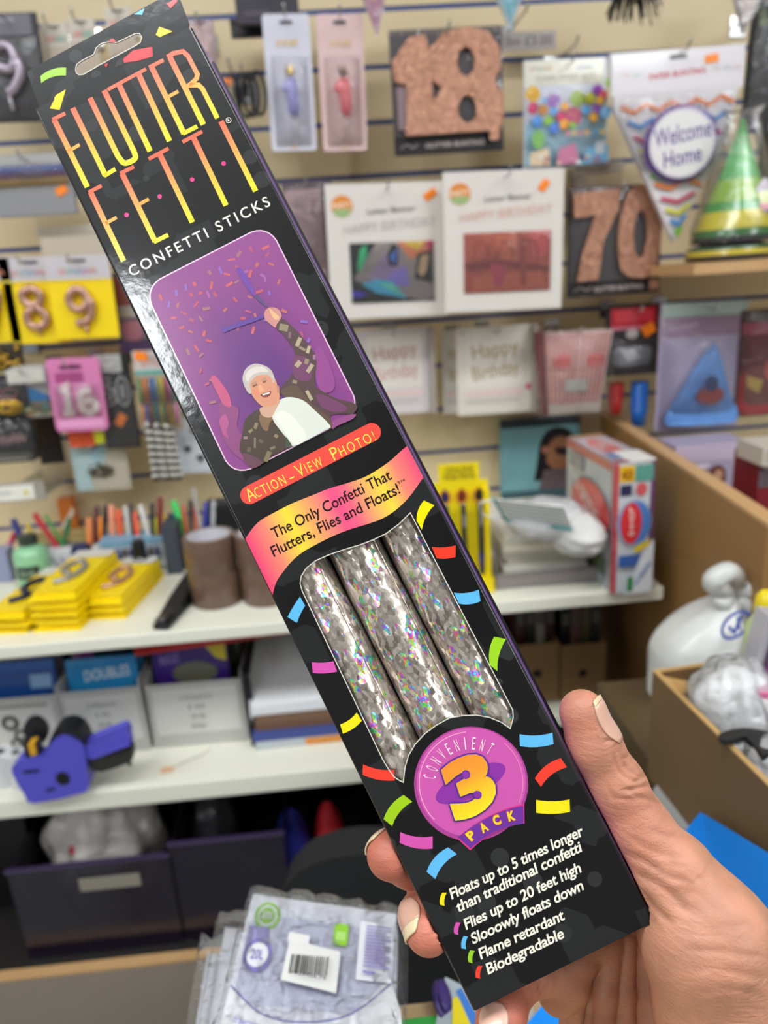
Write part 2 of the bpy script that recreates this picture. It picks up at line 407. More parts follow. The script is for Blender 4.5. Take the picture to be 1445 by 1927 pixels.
def cartonmat(name, base='#100f0f', shape='#2b2c2c', rough=.35):
    m, nt, N, L, P = newmat(name)
    tc = N.new('ShaderNodeTexCoord'); mp = N.new('ShaderNodeMapping'); mp.inputs['Scale'].default_value = (1, 1, 0)
    v = N.new('ShaderNodeTexVoronoi'); v.inputs['Scale'].default_value = 62; v.distance = 'CHEBYCHEV'
    v2 = N.new('ShaderNodeTexVoronoi'); v2.inputs['Scale'].default_value = 95; v2.feature = 'F1'
    L.new(tc.outputs['Object'], mp.inputs[0]); L.new(mp.outputs[0], v.inputs['Vector']); L.new(mp.outputs[0], v2.inputs['Vector'])
    se = N.new('ShaderNodeSeparateColor'); L.new(v.outputs['Color'], se.inputs[0])
    gt = N.new('ShaderNodeMath'); gt.operation = 'GREATER_THAN'; gt.inputs[1].default_value = .58; L.new(se.outputs[0], gt.inputs[0])
    se2 = N.new('ShaderNodeSeparateColor'); L.new(v2.outputs['Color'], se2.inputs[0])
    g2 = N.new('ShaderNodeMath'); g2.operation = 'GREATER_THAN'; g2.inputs[1].default_value = .7; L.new(se2.outputs[1], g2.inputs[0])
    lt = N.new('ShaderNodeMath'); lt.operation = 'LESS_THAN'; lt.inputs[1].default_value = .33; L.new(v2.outputs['Distance'], lt.inputs[0])
    mu = N.new('ShaderNodeMath'); mu.operation = 'MULTIPLY'; L.new(g2.outputs[0], mu.inputs[0]); L.new(lt.outputs[0], mu.inputs[1])
    ad = N.new('ShaderNodeMath'); ad.operation = 'MULTIPLY_ADD'; ad.inputs[1].default_value = .55; L.new(gt.outputs[0], ad.inputs[0]); L.new(mu.outputs[0], ad.inputs[2]); ad.use_clamp = True
    mx = N.new('ShaderNodeMix'); mx.data_type = 'RGBA'; mx.inputs[6].default_value = c(base); mx.inputs[7].default_value = c(shape)
    L.new(ad.outputs[0], mx.inputs[0]); L.new(mx.outputs[2], P.inputs['Base Color'])
    nz = N.new('ShaderNodeTexNoise'); nz.inputs['Scale'].default_value = 260; nz.inputs['Detail'].default_value = 4
    nz2 = N.new('ShaderNodeTexNoise'); nz2.inputs['Scale'].default_value = 40; nz2.inputs['Detail'].default_value = 2
    L.new(tc.outputs['Object'], nz.inputs['Vector']); L.new(tc.outputs['Object'], nz2.inputs['Vector'])
    b = N.new('ShaderNodeBump'); b.inputs['Strength'].default_value = .3; b.inputs['Distance'].default_value = .00014; L.new(nz.outputs[0], b.inputs['Height'])
    b2 = N.new('ShaderNodeBump'); b2.inputs['Strength'].default_value = .35; b2.inputs['Distance'].default_value = .0002; L.new(nz2.outputs[0], b2.inputs['Height']); L.new(b.outputs[0], b2.inputs['Normal'])
    L.new(b2.outputs[0], P.inputs['Normal']); P.inputs['Roughness'].default_value = rough
    P.inputs['Specular IOR Level'].default_value = .2; P.inputs['Coat Weight'].default_value = .5; P.inputs['Coat Roughness'].default_value = .09; L.new(b2.outputs[0], P.inputs['Coat Normal'])
    return m
CM = cartonmat('black_printed_card')
BKC, WTC, PUR = c('#141414'), c('#e8e4dc'), c('#8a4fc0')
WIN = [(772,965),(964.6,1336),(965.7,1350),(960,1371),(943,1359),(921,1350),(896,1345.5),(871,1346.6),(846,1351),(820.7,1364.6),(799,1381),(781,1400.6),(768.5,1422),(762,1444),(758.8,1472),(752,1469),(741.5,1462),(730.7,1447),(720,1429),(569,1113),(564.5,1098),(567,1084),(576,1069.5),(594,1055),(619,1044),(648,1034),(676.7,1025.6),(702,1016),(727,1003.7),(752,985)]
win = [bp(*p) for p in WIN]
r0 = .0011
g = G()
# front panel with its die-cut window: strip-wise curved towards the long edges (the card bows back there)
def bow(x, y=0.):
    e = HW - abs(x); return .0 if e > .012 else .00055 * (1 - e / .012) ** 2
outer = [(-HW + r0, -HL + .0004), (HW - r0, -HL + .0004), (HW - r0, HL - .0004), (-HW + r0, HL - .0004)]
g.prism([(x, y) for x, y in outer], 0, .0005, BKC, [win], f=lambda x, t, y: (x, y, t))
obj('front_panel', g, CM, box)
g = G()
for p, q in zip(win, win[1:] + win[:1]):     # white cut edge of the card round the window
    mx_, my_ = sum(a[0] for a in win) / len(win), sum(a[1] for a in win) / len(win)
    g.raw([(p[0], p[1], -.00012), (q[0], q[1], -.00012), (q[0], q[1], .0006), (p[0], p[1], .0006)], [(0, 1, 2, 3)], WTC)
g2 = G(lambda a, b, l: (a, b, -.00005 - l), 0, STEP); g2.St(win, .00035, WTC, closed=True)
g.raw(g2.v, g2.f, WTC)
obj('window_edge', g, mat('white_cut_card', '#d8d2c4', .7), box, label='white cut edge of the window')
# rounded long corners, sides, bottom, top, back
def side(sgn, out, name, m, col):
    g = G(); n = 6; prof = []
    for i in range(n + 1):
        q = math.pi / 2 * i / n; prof.append((sgn * (HW - r0 + r0 * math.sin(q)), r0 - r0 * math.cos(q)))
    vs = [(x, y, z) for x, z in prof for y in (-HL + .0004, HL - .0004)]
    fs = [(2 * i, 2 * i + 1, 2 * i + 3, 2 * i + 2) for i in range(n)]
    g.raw(vs, fs, BKC); obj('rounded_corner', g, CM, box, smooth=True)
    g = G(); x0, x1 = sgn * HW, sgn * (HW + out)
    g.raw([(x0, -HL, r0), (x0, HL, r0), (x1, HL, BD), (x1, -HL, BD), (x0 - sgn * .0005, -HL, r0), (x0 - sgn * .0005, HL, r0), (x1 - sgn * .0005, HL, BD), (x1 - sgn * .0005, -HL, BD)],
          [(0, 1, 2, 3), (4, 5, 6, 7), (0, 4, 7, 3), (1, 5, 6, 2)], col)
    obj(name, g, m, box)
side(1, .0019, 'side_panel', mat('purple_gloss_card', '#9a62cc', .3, coat=.5), PUR)
side(-1, -.0005, 'side_panel', CM, BKC)
obj('end_flap', G().box(-HW + .0006, HL - .0008, .0005, HW - .0006, HL, BD), CM, box)
obj('end_flap', G().box(-HW + .0006, -HL, .0005, HW - .0006, -HL + .0008, BD), CM, box)
obj('back_panel', G().box(-HW, -HL, BD, HW + .003, HL, BD + .0005), mat('black_inside_card', '#0c0b0b', .5), box)
# hanging tab with euro slot
TZ = .0045
A = lambda x, y: (50 + x / 2.89, y / 2.89)
tabo = [A(2, 392), A(30, 372), (332, -19), (356, 44), (352, 62), (80, 215), (70, 192)]
hole = [A(*p) for p in [(267,378),(272,352),(300,330),(365,297),(378,262),(405,238),(445,228),(490,232),(520,218),(590,183),(615,183),(627,203),(618,232),(590,250),(400,352),(310,405),(285,407),(270,395)]]
g = G(); g.prism([bp(*p, TZ) for p in tabo], TZ, TZ + .0005, BKC, [[bp(*p, TZ) for p in hole]], f=lambda x, t, y: (x, y, t))
tab = obj('hanging_tab', g, CM, box)
g = G(lambda a, b, l: (bp(a, b, TZ)[0], bp(a, b, TZ)[1], TZ - .00005 - l), 0, STEP); g.St(hole, 1.6, c('#cfc6b8'), closed=True)
g.raw([(*bp(*p, TZ), z) for p in hole for z in (TZ, TZ + .0005)], [(2 * i, 2 * i + 1, (2 * i + 3) % (2 * len(hole)), (2 * i + 2) % (2 * len(hole))) for i in range(len(hole))], c('#cfc6b8'))
obj('slot_edge', g, PR(), tab)
YL, RD, GN, BU, PK, OR = c('#f6dd00'), c('#ee3b26'), c('#93c81f'), c('#5db5e6'), c('#d14fa6'), c('#f5a13c')
def ribbonbit(g, pts, col, bend=.1):
    a, b, c_, d = [np.array(p, float) for p in pts]            # a-b is one long edge, d-c the other
    o = []
    nrm = np.array([-(b - a)[1], (b - a)[0]]) * bend
    for p, q in ((a, b), (c_, d)):
        for i in range(7):
            t = i / 6; o.append(tuple(p + (q - p) * t + nrm * 4 * t * (1 - t)))
    g.P(o, col)
def tabart():
    g = G(lambda a, b, l: (bp(a, b, TZ)[0], bp(a, b, TZ)[1], TZ - .00005 - l), 0, STEP)
    ribbonbit(g, [A(75, 415), A(215, 368), A(215, 412), A(80, 453)], GN, -.1)
    g.P([A(583, 78), A(643, 45), A(628, 82)], BU); g.P([A(762, 22), A(810, -6), A(822, 8), A(785, 47)], c('#ee2f2f'))
    g.P([A(722, 147), A(795, 172), A(725, 203), A(703, 190)], YL); g.P([A(163, 518), A(213, 488), A(180, 545), A(150, 535)], YL)
    g.P([A(450, 232), A(455, 214), A(472, 212), A(487, 229)], c('#ee2f2f')); g.P([A(425, 353), A(443, 345), A(435, 368)], c('#ee2f2f'))
    g.P([A(526, 324), A(580, 276), A(678, 258), A(684, 264), A(532, 341)], c('#ee2f3a'))
    obj('confetti_print', g, PG(), tab)
tabart()
g = bart()
def bits(pts, col, bd):
    g = bart(); ribbonbit(g, pts, col, bd); obj('printed_streamer', g, PG(), box)
Q4 = lambda x, y: (640 + x / 2.89, 1320 + y / 2.89)
Q3 = lambda x, y: (540 + x / 2.779, 940 + y / 2.779)
for pts, col, bd in [([(0,125),(90,60),(118,105),(15,175)], YL, .08), ([(125,342),(292,372),(297,430),(122,398)], RD, .07), ([(345,508),(392,545),(283,678),(236,640)], c('#9cc60a'), -.0),
     ([(327,710),(503,733),(503,800),(323,768)], PK, .08), ([(587,793),(635,830),(517,966),(470,925)], BU, 0), ([(975,178),(1155,170),(1160,232),(977,243)], BU, .06),
     ([(1058,418),(1200,308),(1233,358),(1092,464)], RD, -.1), ([(1065,535),(1247,533),(1250,600),(1066,605)], YL, .05),
     ([(556,1040),(580,1040),(568,1112),(543,1105)], YL, 0), ([(632,1200),(656,1202),(643,1270),(620,1262)], PK, 0), ([(672,1275),(695,1278),(684,1347),(660,1342)], BU, 0),
     ([(707,1353),(732,1356),(720,1424),(697,1416)], GN, 0), ([(750,1437),(774,1438),(762,1507),(738,1502)], RD, 0)]:
    P = [Q4(*p) for p in pts]
    bits(P, col, bd) if bd else bits([P[1], P[2], P[3], P[0]], col, .1)
for pts, col, bd in [([(770,30),(705,158),(677,110),(717,5)], YL, .08), ([(757,248),(882,240),(882,300),(782,307)], RD, .05), ([(872,487),(1003,472),(1012,532),(900,545)], BU, .07),
     ([(1145,730),(1100,898),(1060,865),(1083,717)], c('#9ad01c'), .08), ([(95,555),(52,645),(3,615),(68,508)], BU, .03), ([(130,850),(243,845),(262,900),(135,907)], PK, .05)]:
    bits([Q3(*p) for p in pts], col, bd)
g.P([A(163, 518), A(213, 488), A(180, 597), A(127, 590)], YL); g.P([A(530, 336), A(684, 257), A(687, 308), A(605, 331), A(530, 342)], c('#ee2f3a'))
obj('confetti_print', g, PG(), box)
# FLUTTER / FETTI
def grad(y0, y1, cs):
    cs = [np.array(c(q)) for q in cs]
    def f(a, b):
        t = (bp(a, b)[1] - y0) / (y1 - y0); t = min(.9999, max(0, t)) * (len(cs) - 1); i = int(t)
        return tuple(cs[i] + (cs[i + 1] - cs[i]) * (t - i))
    return f
GR = ['#ff6a4e', '#ff8a5c', '#fbb04e', '#fbc843', '#fbe52c']
fy0 = bp(*A(150, 648))[1]; fy1 = bp(*A(331, 1018))[1]
gf = grad(fy0, fy1, GR); g = bart(step=0)
g.nxt(); g.lay = .00003
wst = 10.2
def sk(g, pts, f, w=wst): g.St([A(*p) for p in pts], w, f, sub=5, same=True)
sk(g, [(150, 650), (331, 1018)], gf); sk(g, [(143, 651), (210, 617)], gf, 7); sk(g, [(228, 823), (289, 787)], gf, 6.5)                       # F
sk(g, [(251, 588), (430, 956)], gf); sk(g, [(422, 957), (483, 920)], gf, 8)                                                                # L
sk(g, smooth_path([(345, 533), (480, 815), (507, 862), (530, 886), (560, 882), (590, 862), (588, 835), (565, 785), (422, 492)], 4), gf)     # U
sk(g, [(505, 465), (672, 823)], gf); sk(g, [(442, 488), (650, 376)], gf, 6.5)                                                               # T
sk(g, [(608, 400), (778, 768)], gf)                                                                                                        # T
sk(g, [(680, 365), (857, 728)], gf); sk(g, [(667, 367), (745, 327)], gf, 7); sk(g, [(765, 530), (825, 497)], gf, 6.5); sk(g, [(850, 727), (928, 688)], gf, 8)
sk(g, [(780, 312), (962, 678)], gf)                                                                                                        # R
sk(g, [(766, 311), (800, 290), (850, 280), (878, 305), (930, 405), (923, 430), (890, 460), (870, 472)], gf, 8.5)
sk(g, [(885, 465), (935, 462), (958, 485), (1038, 643)], gf, 9)
fy2 = bp(*A(345, 1045))[1]; fy3 = bp(*A(530, 1418))[1]; gf = grad(fy2, fy3, GR)
sk(g, [(348, 1045), (528, 1420)], gf); sk(g, [(338, 1047), (408, 1010)], gf, 7); sk(g, [(430, 1215), (490, 1183)], gf, 6.5)
sk(g, [(520, 945), (700, 1315)], gf); sk(g, [(510, 944), (584, 907)], gf, 7); sk(g, [(607, 1115), (665, 1083)], gf, 6.5); sk(g, [(692, 1317), (770, 1278)], gf, 8)
sk(g, [(725, 840), (902, 1210)], gf); sk(g, [(664, 865), (772, 808)], gf, 7)
sk(g, [(908, 750), (1085, 1118)], gf); sk(g, [(848, 773), (955, 716)], gf, 7)
sk(g, [(1057, 660), (1246, 1040)], gf)
obj('title_lettering', g, PG(), box, label='tall orange to yellow lettering')
g = bart()
for p in [(544, 1169), (724, 1069), (901, 977), (1072, 890)]: g.E(*A(*p), 4.2, 4.2, c('#ee4488'))
crm = c('#f2ecda')
g.T('CONFETTI STICKS', *A(572, 1506), *A(1330, 1117), (-9.5, -18.5), crm, .008, 1.35)
g.St([A(1099 + 14 * math.cos(t), 655 + 14 * math.sin(t)) for t in np.linspace(0, 6.28, 16)], 1.0, crm, closed=True); g.T('R', *A(1096, 662), *A(1105, 658), (-2, -4.4), crm, .02)
g.T('Floats up to 5 times longer', 850, 1692, 1098.5, 1570.9, (-5.6, -20.5), crm, .022, .97)
g.T('than traditional confetti', 861.5, 1716.9, 1095, 1601, (-5.6, -20.5), crm, .022, .97)
g.T('Flies up to 20 feet high', 877, 1749, 1094, 1640, (-5.6, -20.5), crm, .022, .97)
g.T('Slooowly floats down', 889.8, 1776, 1098.5, 1673, (-5.6, -20.5), crm, .022, .97)
g.T('Flame retardant', 904.7, 1804.4, 1062.8, 1729, (-5.6, -20.5), crm, .022, .97)
g.T('Biodegradable', 918.5, 1832.8, 1062, 1763, (-5.6, -20.5), crm, .022, .97)
obj('white_lettering', g, PG(), box, label='small cream lettering')
# red pill
g = bart(); a_, b_ = np.array([469.5, 931.5]), np.array([699.5, 813.5]); dd = (b_ - a_) / np.linalg.norm(b_ - a_); nn = np.array([-dd[1], dd[0]]); R_ = 17.3
th = math.atan2(dd[1], dd[0]); pts = []
for i in range(13): q = th + math.pi / 2 + math.pi * i / 12; pts.append((a_[0] + R_ * math.cos(q), a_[1] + R_ * math.sin(q)))
for i in range(13): q = th - math.pi / 2 + math.pi * i / 12; pts.append((b_[0] + R_ * math.cos(q), b_[1] + R_ * math.sin(q)))
g.P(pts, c('#f04a3e'))
Q2 = lambda x, y: (420 + x / 3.01, 760 + y / 3.01)
yc = c('#ffd84a')
for txt, x0, x1, h, bl in [('A', 148, 193, 27, 0), ('CTION', 193, 362, 21, 0), ('-', 384, 410, 20, 0), ('V', 430, 472, 27, 0), ('IEW', 480, 572, 21, 0), ('P', 632, 640, 27, 0), ('HOTO!', 652, 868, 21, 0)]:
    f = lambda x: 556 + (x - 148) * (205 - 556) / (868 - 148)
    if txt == 'P': x0, x1 = 630, 664
    if txt == 'HOTO!': x0 = 672
    g.T(txt, *Q2(x0, f(x0)), *Q2(x1, f(x1)), (-h * .44, -h * .86), yc, -.004, 1.3)
obj('red_label', g, PG(), box, label='red rounded label with yellow lettering')
# banner
top = [(461.5,1014),(476.5,992.6),(493,977.6),(519.7,962.7),(553,946),(586,932.8),(619,919.5),(652.6,909.5),(685.8,898),(712,883),(735.6,866),(752,851),(766.5,838.7)]
bot = [(513,1119.5),(519.7,1095.5),(533,1075.6),(549.6,1055.7),(569.5,1039),(596,1024),(626,1009),(659,996),(692,986),(719,976),(745.6,959),(772,932.8),(795.4,899.5)]
tl = [bp(*p) for p in smooth_path(top, 5)]; bl = [bp(*p) for p in smooth_path(bot, 5)]
xs = np.linspace(-HW + .0006, HW - .0006, 60)
ty = np.interp(xs, [p[0] for p in tl], [p[1] for p in tl]); by = np.interp(xs, [p[0] for p in bl], [p[1] for p in bl])
st = [(0, '#e6356e'), (.13, '#f0806a'), (.26, '#fdd335'), (.36, '#f9a55a'), (.52, '#ef4d7f'), (.6, '#f2657a'), (.72, '#fcb755'), (.78, '#fdcf3c'), (.88, '#f4806a'), (1, '#ef4474')]
def bcol(x):
    t = (x + HW) / BW
    for (a0, c0), (a1, c1) in zip(st, st[1:]):
        if t <= a1: u = (t - a0) / (a1 - a0); return tuple(np.array(c(c0)) * (1 - u) + np.array(c(c1)) * u)
    return c(st[-1][1])
g = G(); vs = [(x, y, -.00006) for x, y in zip(xs, ty)] + [(x, y, -.00006) for x, y in zip(xs, by)]
g.raw(vs, [(i, i + 1, 60 + i + 1, 60 + i) for i in range(59)], [bcol(v[0]) for v in vs])
ban = obj('banner', g, PG(), box, label='pink and yellow wavy banner')
g = bart(); g.lay = .00005
dk = c('#221016')
g.T('The Only Confetti That', 516, 1014, 738, 901, (-8.6, -19.5), dk, .012)
g.T('Flutters, Flies and Floats!', 515.5, 1048, 754, 927.5, (-8.6, -19.5), dk, .012)
g.T('TM', *Q2(990, 458), *Q2(1030, 437), (-2, -5), dk, .0)
obj('lettering', g, PG(), ban)
# photo panel
K7 = lambda x, y: (240 + x / 3.141, 420 + y / 3.141)
cor = [np.array(p, float) for p in [(268.5, 541.4), (505, 420), (682.4, 776.4), (439.5, 899.8)]]
def rpoly(cor, r):
    o = []
    for i in range(4):
        a_, b_, c_ = cor[i - 1], cor[i], cor[(i + 1) % 4]; u = (a_ - b_) / np.linalg.norm(a_ - b_); v = (c_ - b_) / np.linalg.norm(c_ - b_)
        for k in range(7):
            t = k / 6; p0, p1, p2 = b_ + u * r, b_, b_ + v * r; o.append(tuple((1 - t) ** 2 * p0 + 2 * t * (1 - t) * (p1 * .75 + (p0 + p2) * .125) + t * t * p2))
    return o
pan = rpoly(cor, 36)
g = G(); pl = [bp(*p) for p in pan]
g.prism(pl, -.00035, -.00002, c('#e8c0d8'), f=lambda x, t, y: (x, y, t))
pp = obj('photo_panel', g, PG(), box, label='purple raised photo panel of a cheering white-haired man')
g = G(lambda a, b, l: (bp(a, b)[0], bp(a, b)[1], -.00036 - l), 0, .000003)
inn = rpoly([cor[0] + (3, 1), cor[1] + (-1, 3), cor[2] + (-3, -1), cor[3] + (1, -3)], 34)
cp1, cp2, cp3 = np.array(c('#6a2672')), np.array(c('#84347a')), np.array(c('#551e6e'))
def bgc(a, b):
    u, v = bp(a, b); k = math.exp(-((u + .001) / .014) ** 2 - ((v + .045) / .024) ** 2); e = min(1, math.hypot(u / .028, (v + .045) / .05) ** 2)
    return tuple(cp1 * (1 - e) * (1 - k) + cp2 * e * (1 - k) + cp3 * k)
# fan of small quads so the printed purple can vary
cc_ = np.mean(cor, axis=0); lay = g.nxt(); n = len(inn); vs, cs = [], []
for q in (0.0, .25, .5, .75, 1.0):
    for p in inn: s_ = cc_ + (np.array(p) - cc_) * q; vs.append(g.mp(s_[0], s_[1], lay)); cs.append(bgc(*s_))
g.raw(vs, [(k * n + i, k * n + (i + 1) % n, (k + 1) * n + (i + 1) % n, (k + 1) * n + i) for k in range(4) for i in range(n)], cs)
def B(pts, col): g.P([K7(*p) for p in smooth_path(pts, 3, True)] if len(pts) > 4 else [K7(*p) for p in pts], c(col))
# confetti in the photo
rr = random.Random(3)
for i in range(130):
    u, v = ((i % 10) + rr.uniform(.1, .9)) / 10, ((i // 10) + rr.uniform(.1, .9)) / 13
    p = cor[0] + (cor[1] - cor[0]) * (.06 + .88 * u) + (cor[3] - cor[0]) * (.05 + .75 * v)
    if (v > .5 and .2 < u < .9) or (v > .3 and rr.random() < .45): continue
    an = rr.uniform(0, 3.14); l_, w_ = rr.uniform(4, 7.5), rr.uniform(1.9, 3.0)
    dx, dy = math.cos(an), math.sin(an); col = rr.choice(['#c2503c', '#cc5a3a', '#b04a50', '#9c6a5a', '#a05a98', '#7a60b0', '#b8663c'])
    g.P([(p[0] + dx * l_ * s1 - dy * w_ * s2, p[1] + dy * l_ * s1 + dx * w_ * s2) for s1, s2 in ((-1, -1), (1, -1), (1, 1), (-1, 1))], tuple(np.array(c(col)) * .75 + np.array(c('#8a2f8c')) * .25))
g.step = .000003
B([(545,1075),(570,1065),(650,1090),(660,1130),(650,1200),(690,1290),(700,1400),(640,1370),(575,1290),(545,1180)], '#84386e')          # blurred sleeve, left
B([(495,915),(520,905),(560,950),(600,1010),(615,1085),(570,1075),(540,1020),(510,960)], '#b8466f')                                     # blurred hand
B([(545,1170),(580,1130),(600,1190),(585,1230),(600,1270),(570,1250)], '#a8487c')
B([(1120,730),(1180,800),(1225,930),(1215,990),(1150,1000),(1110,900)], '#8a3a7e')                                                      # blurred sleeve, right
B([(1200,1180),(1290,1140),(1350,1130),(1330,1160),(1240,1200),(1215,1220)], '#8c4078')
B([(560,625),(600,610),(800,545),(805,565),(620,630),(570,650)], '#553088'); B([(645,270),(690,290),(760,420),(745,430),(690,360)], '#663090')
B([(755,440),(775,432),(845,510),(900,545),(890,560),(820,500)], '#4a3a66')                                                              # stick
B([(815,520),(850,500),(890,510),(912,545),(905,570),(885,600),(875,620),(840,595),(812,565)], '#c08078')                                # raised hand
B([(838,505),(880,540),(900,560),(885,575),(860,560)], '#d8a878')
B([(915,570),(950,590),(1010,650),(1070,720),(1115,790),(1115,880),(1110,960),(1160,1000),(1240,1040),(1320,1060),(1360,1085),(1330,1130),(1260,1130),(1200,1140),(1210,1200),(1180,1215),(1100,1100),(1000,1030),(900,1010),(920,960),(970,900),(990,820),(985,750),(930,670),(880,620)], '#4a3030')
for p in [[(985,790),(1060,800),(1090,860),(1080,930),(1010,930),(975,880)], [(1120,1010),(1250,1060),(1300,1100),(1240,1120),(1150,1090)]]: B(p, '#6a3058')
for x, y, w_, h_, q in [(925,620,26,20,.2),(1012,705,12,28,.4),(960,665,8,18,.1),(1080,860,12,28,.6),(1075,1020,10,32,-.5),(1105,795,8,14,0),(1035,745,20,8,.5),(1010,835,14,20,.7),(1060,820,12,16,.3),(1070,750,10,22,.3),(990,940,14,10,.2)]:
    g.P([K7(x + a1 * w_ * math.cos(q) - b1 * h_ * math.sin(q), y + a1 * w_ * math.sin(q) + b1 * h_ * math.cos(q)) for a1, b1 in ((-1, -1), (1, -1), (1, 1), (-1, 1))], c(rr.choice(['#a8987a', '#8a7a60', '#9a6a8a', '#b0a080', '#7a5068'])))
B([(700,1160),(780,1100),(850,1110),(900,1180),(930,1260),(960,1320),(840,1385),(800,1420),(700,1380),(665,1340),(680,1250)], '#3d2c1c')   # jacket left
B([(690,1360),(760,1385),(800,1420),(740,1450),(690,1400)], '#5e3344')
B([(905,1000),(990,960),(1040,1010),(1100,1080),(1190,1150),(1210,1205),(1150,1190),(1000,1080)], '#57402e')                              # lapel
B([(780,1140),(840,1090),(870,1130),(840,1190),(830,1230),(800,1215)], '#7a5a3a')
for x, y, w_, h_, q in [(760,1200,10,18,.3),(700,1270,12,8,0),(830,1380,14,32,.4),(755,1300,6,30,0),(880,1260,12,10,.6),(860,1330,16,8,-.4),(720,1340,10,14,.2),(790,1290,14,10,.5),(730,1230,8,14,.9)]:
    g.P([K7(x + a1 * w_ * math.cos(q) - b1 * h_ * math.sin(q), y + a1 * w_ * math.sin(q) + b1 * h_ * math.cos(q)) for a1, b1 in ((-1, -1), (1, -1), (1, 1), (-1, 1))], c(rr.choice(['#75684a', '#5c5038', '#8a6a70', '#847454'])))
B([(850,1080),(905,1045),(960,1030),(1040,1050),(1110,1110),(1200,1200),(1170,1225),(1080,1275),(985,1320),(965,1300),(900,1220),(860,1160)], '#cfd2c4')  # shirt
B([(870,1140),(930,1110),(1010,1180),(1060,1270),(990,1310),(920,1220)], '#dcdccd')
B([(940,1260),(975,1320),(940,1335),(935,1300)], '#3a4438')
B([(785,1095),(850,1075),(870,1040),(905,1050),(880,1100),(850,1150),(800,1140)], '#c39a80')                                               # neck
B([(722,950),(760,900),(830,885),(870,915),(895,990),(900,1040),(870,1078),(825,1090),(785,1075),(745,1030),(728,990)], '#cc8a68')          # face
B([(880,960),(897,965),(900,1000),(888,1010)], '#b87a5e')
B([(682,920),(700,865),(745,835),(800,840),(850,870),(872,925),(862,945),(840,905),(790,900),(750,918),(725,955),(735,1000),(720,1010),(695,970)], '#b8aca4')   # hair
B([(700,900),(740,858),(800,852),(835,880),(790,882),(740,900),(712,940)], '#cfc6be')
B([(790,1015),(830,1000),(850,995),(845,1020),(825,1032),(800,1030)], '#7a2a22'); B([(797,1014),(845,1000),(840,1010),(805,1021)], '#f0e4da')
B([(740,962),(765,950),(772,960),(745,972)], '#7a4a34'); B([(800,940),(822,930),(828,938),(806,950)], '#7a4a34')
B([(733,950),(765,938),(768,944),(738,957)], '#9a8070'); B([(795,928),(820,915),(824,921),(798,935)], '#9a8070')
B([(775,965),(790,960),(808,990),(800,1000),(782,998)], '#d89a74'); B([(745,985),(775,990),(785,1010),(760,1020)], '#d8805e')
obj('photo_print', g, mat('satin_print', None, .45, coat=.15, crough=.2), pp)
# badge
def Cq(x, y): return Q4(x, y)
g = bart(step=.00003)
bc = np.array(Cq(709, 444)); rb = 310 / 2.89
g.E(*(bc + (1, 1.5)), rb, rb * 1.005, c('#a83c8c'), n=48); g.E(*(bc + (1.5, -1.5)), rb * .955, rb * .955, c('#c955a4'), n=48)
g.St([(bc[0] + rb * .9 * math.cos(t), bc[1] - rb * .9 * math.sin(t)) for t in np.linspace(math.radians(95), math.radians(225), 40)], 1.4, c('#f4a8cc'))
g.St([(bc[0] + rb * .92 * math.cos(t), bc[1] - rb * .92 * math.sin(t)) for t in np.linspace(math.radians(-22), math.radians(50), 24)], 1.2, c('#e888bc'))
g.E(*(bc + (0, 0)), 72, 26, c('#8a2d9c'), rot=-26, n=32)
bd = obj('badge', g, PG(), box, label='round pink badge')
g = bart(step=.00003); g.lay = .00018
for i, ch in enumerate('CONVENIENT'):
    a1 = math.radians(170 - i * (110 / 9)); u = np.array([math.cos(a1), -math.sin(a1)]); tn = np.array([-u[1], u[0]]) if False else np.array([math.sin(a1), math.cos(a1)])
    r1 = 188 / 2.89; p = bc + (-1.5, 1) + u * r1; hw = (3.0 if ch != 'I' else .9)
    p0, p1 = p - tn * hw, p + tn * hw; g.T(ch, *p0, *p1, tuple(u * 25), c('#f8dce6'), -.002)
obj('lettering', g, PG(), bd)
g = bart(step=.00003); g.lay = .00018
ga = grad(bp(*Cq(680, 290))[1], bp(*Cq(760, 620))[1], ['#f28c28', '#f59a26', '#fbc41e', '#fde01c'])
p3 = smooth_path([(590,442),(600,395),(635,350),(690,320),(745,322),(775,352),(765,395),(730,430),(700,450)], 5); p4 = smooth_path([(700,450),(760,440),(815,455),(832,500),(800,565),(740,592),(690,590),(650,565)], 5)
for w_, cl in ((31, c('#5a2a96')), (24.5, ga)):
    g.nxt()
    for ox, oy in ([(0, 0)] if w_ < 30 else [(3.0 * math.cos(t), 3.0 * math.sin(t)) for t in np.linspace(0, 6.283, 13)[:-1]]): g.T('3', 856 + ox, 1542.5 + oy, 940 + ox, 1502.5 + oy, (-31, -97), cl, .055)
g.nxt(); g.E(*Cq(683, 395), 8.4, 8.4, c('#5a2a96')); g.E(*Cq(683, 395), 6.2, 6.2, c('#8a2d9c')); g.E(*Cq(745, 505), 8.2, 8.2, c('#5a2a96')); g.E(*Cq(745, 505), 6, 6, c('#8a2d9c'))
obj('numeral', g, PG(), bd, label='orange to yellow numeral')
def arc3(a, m_, b, n=9):
    a, m_, b = np.array(a, float), np.array(m_, float), np.array(b, float); k = 2 * m_ - (a + b) / 2
    return [tuple((1 - t) ** 2 * a + 2 * t * (1 - t) * k + t * t * b) for t in np.linspace(0, 1, n)]
tp, bt = arc3((635, 742), (815, 618), (1000, 556)), arc3((1002, 662), (845, 708), (707, 808))
g = bart(step=.00003); g.lay = .0003
g.P([Cq(*p) for p in tp + bt], c('#e0307c')); ctr = np.array([830, 670.])
g.P([Cq(*(ctr + (np.array(p) - ctr) * (.975, .93))) for p in tp + bt], c('#6a2c94'))
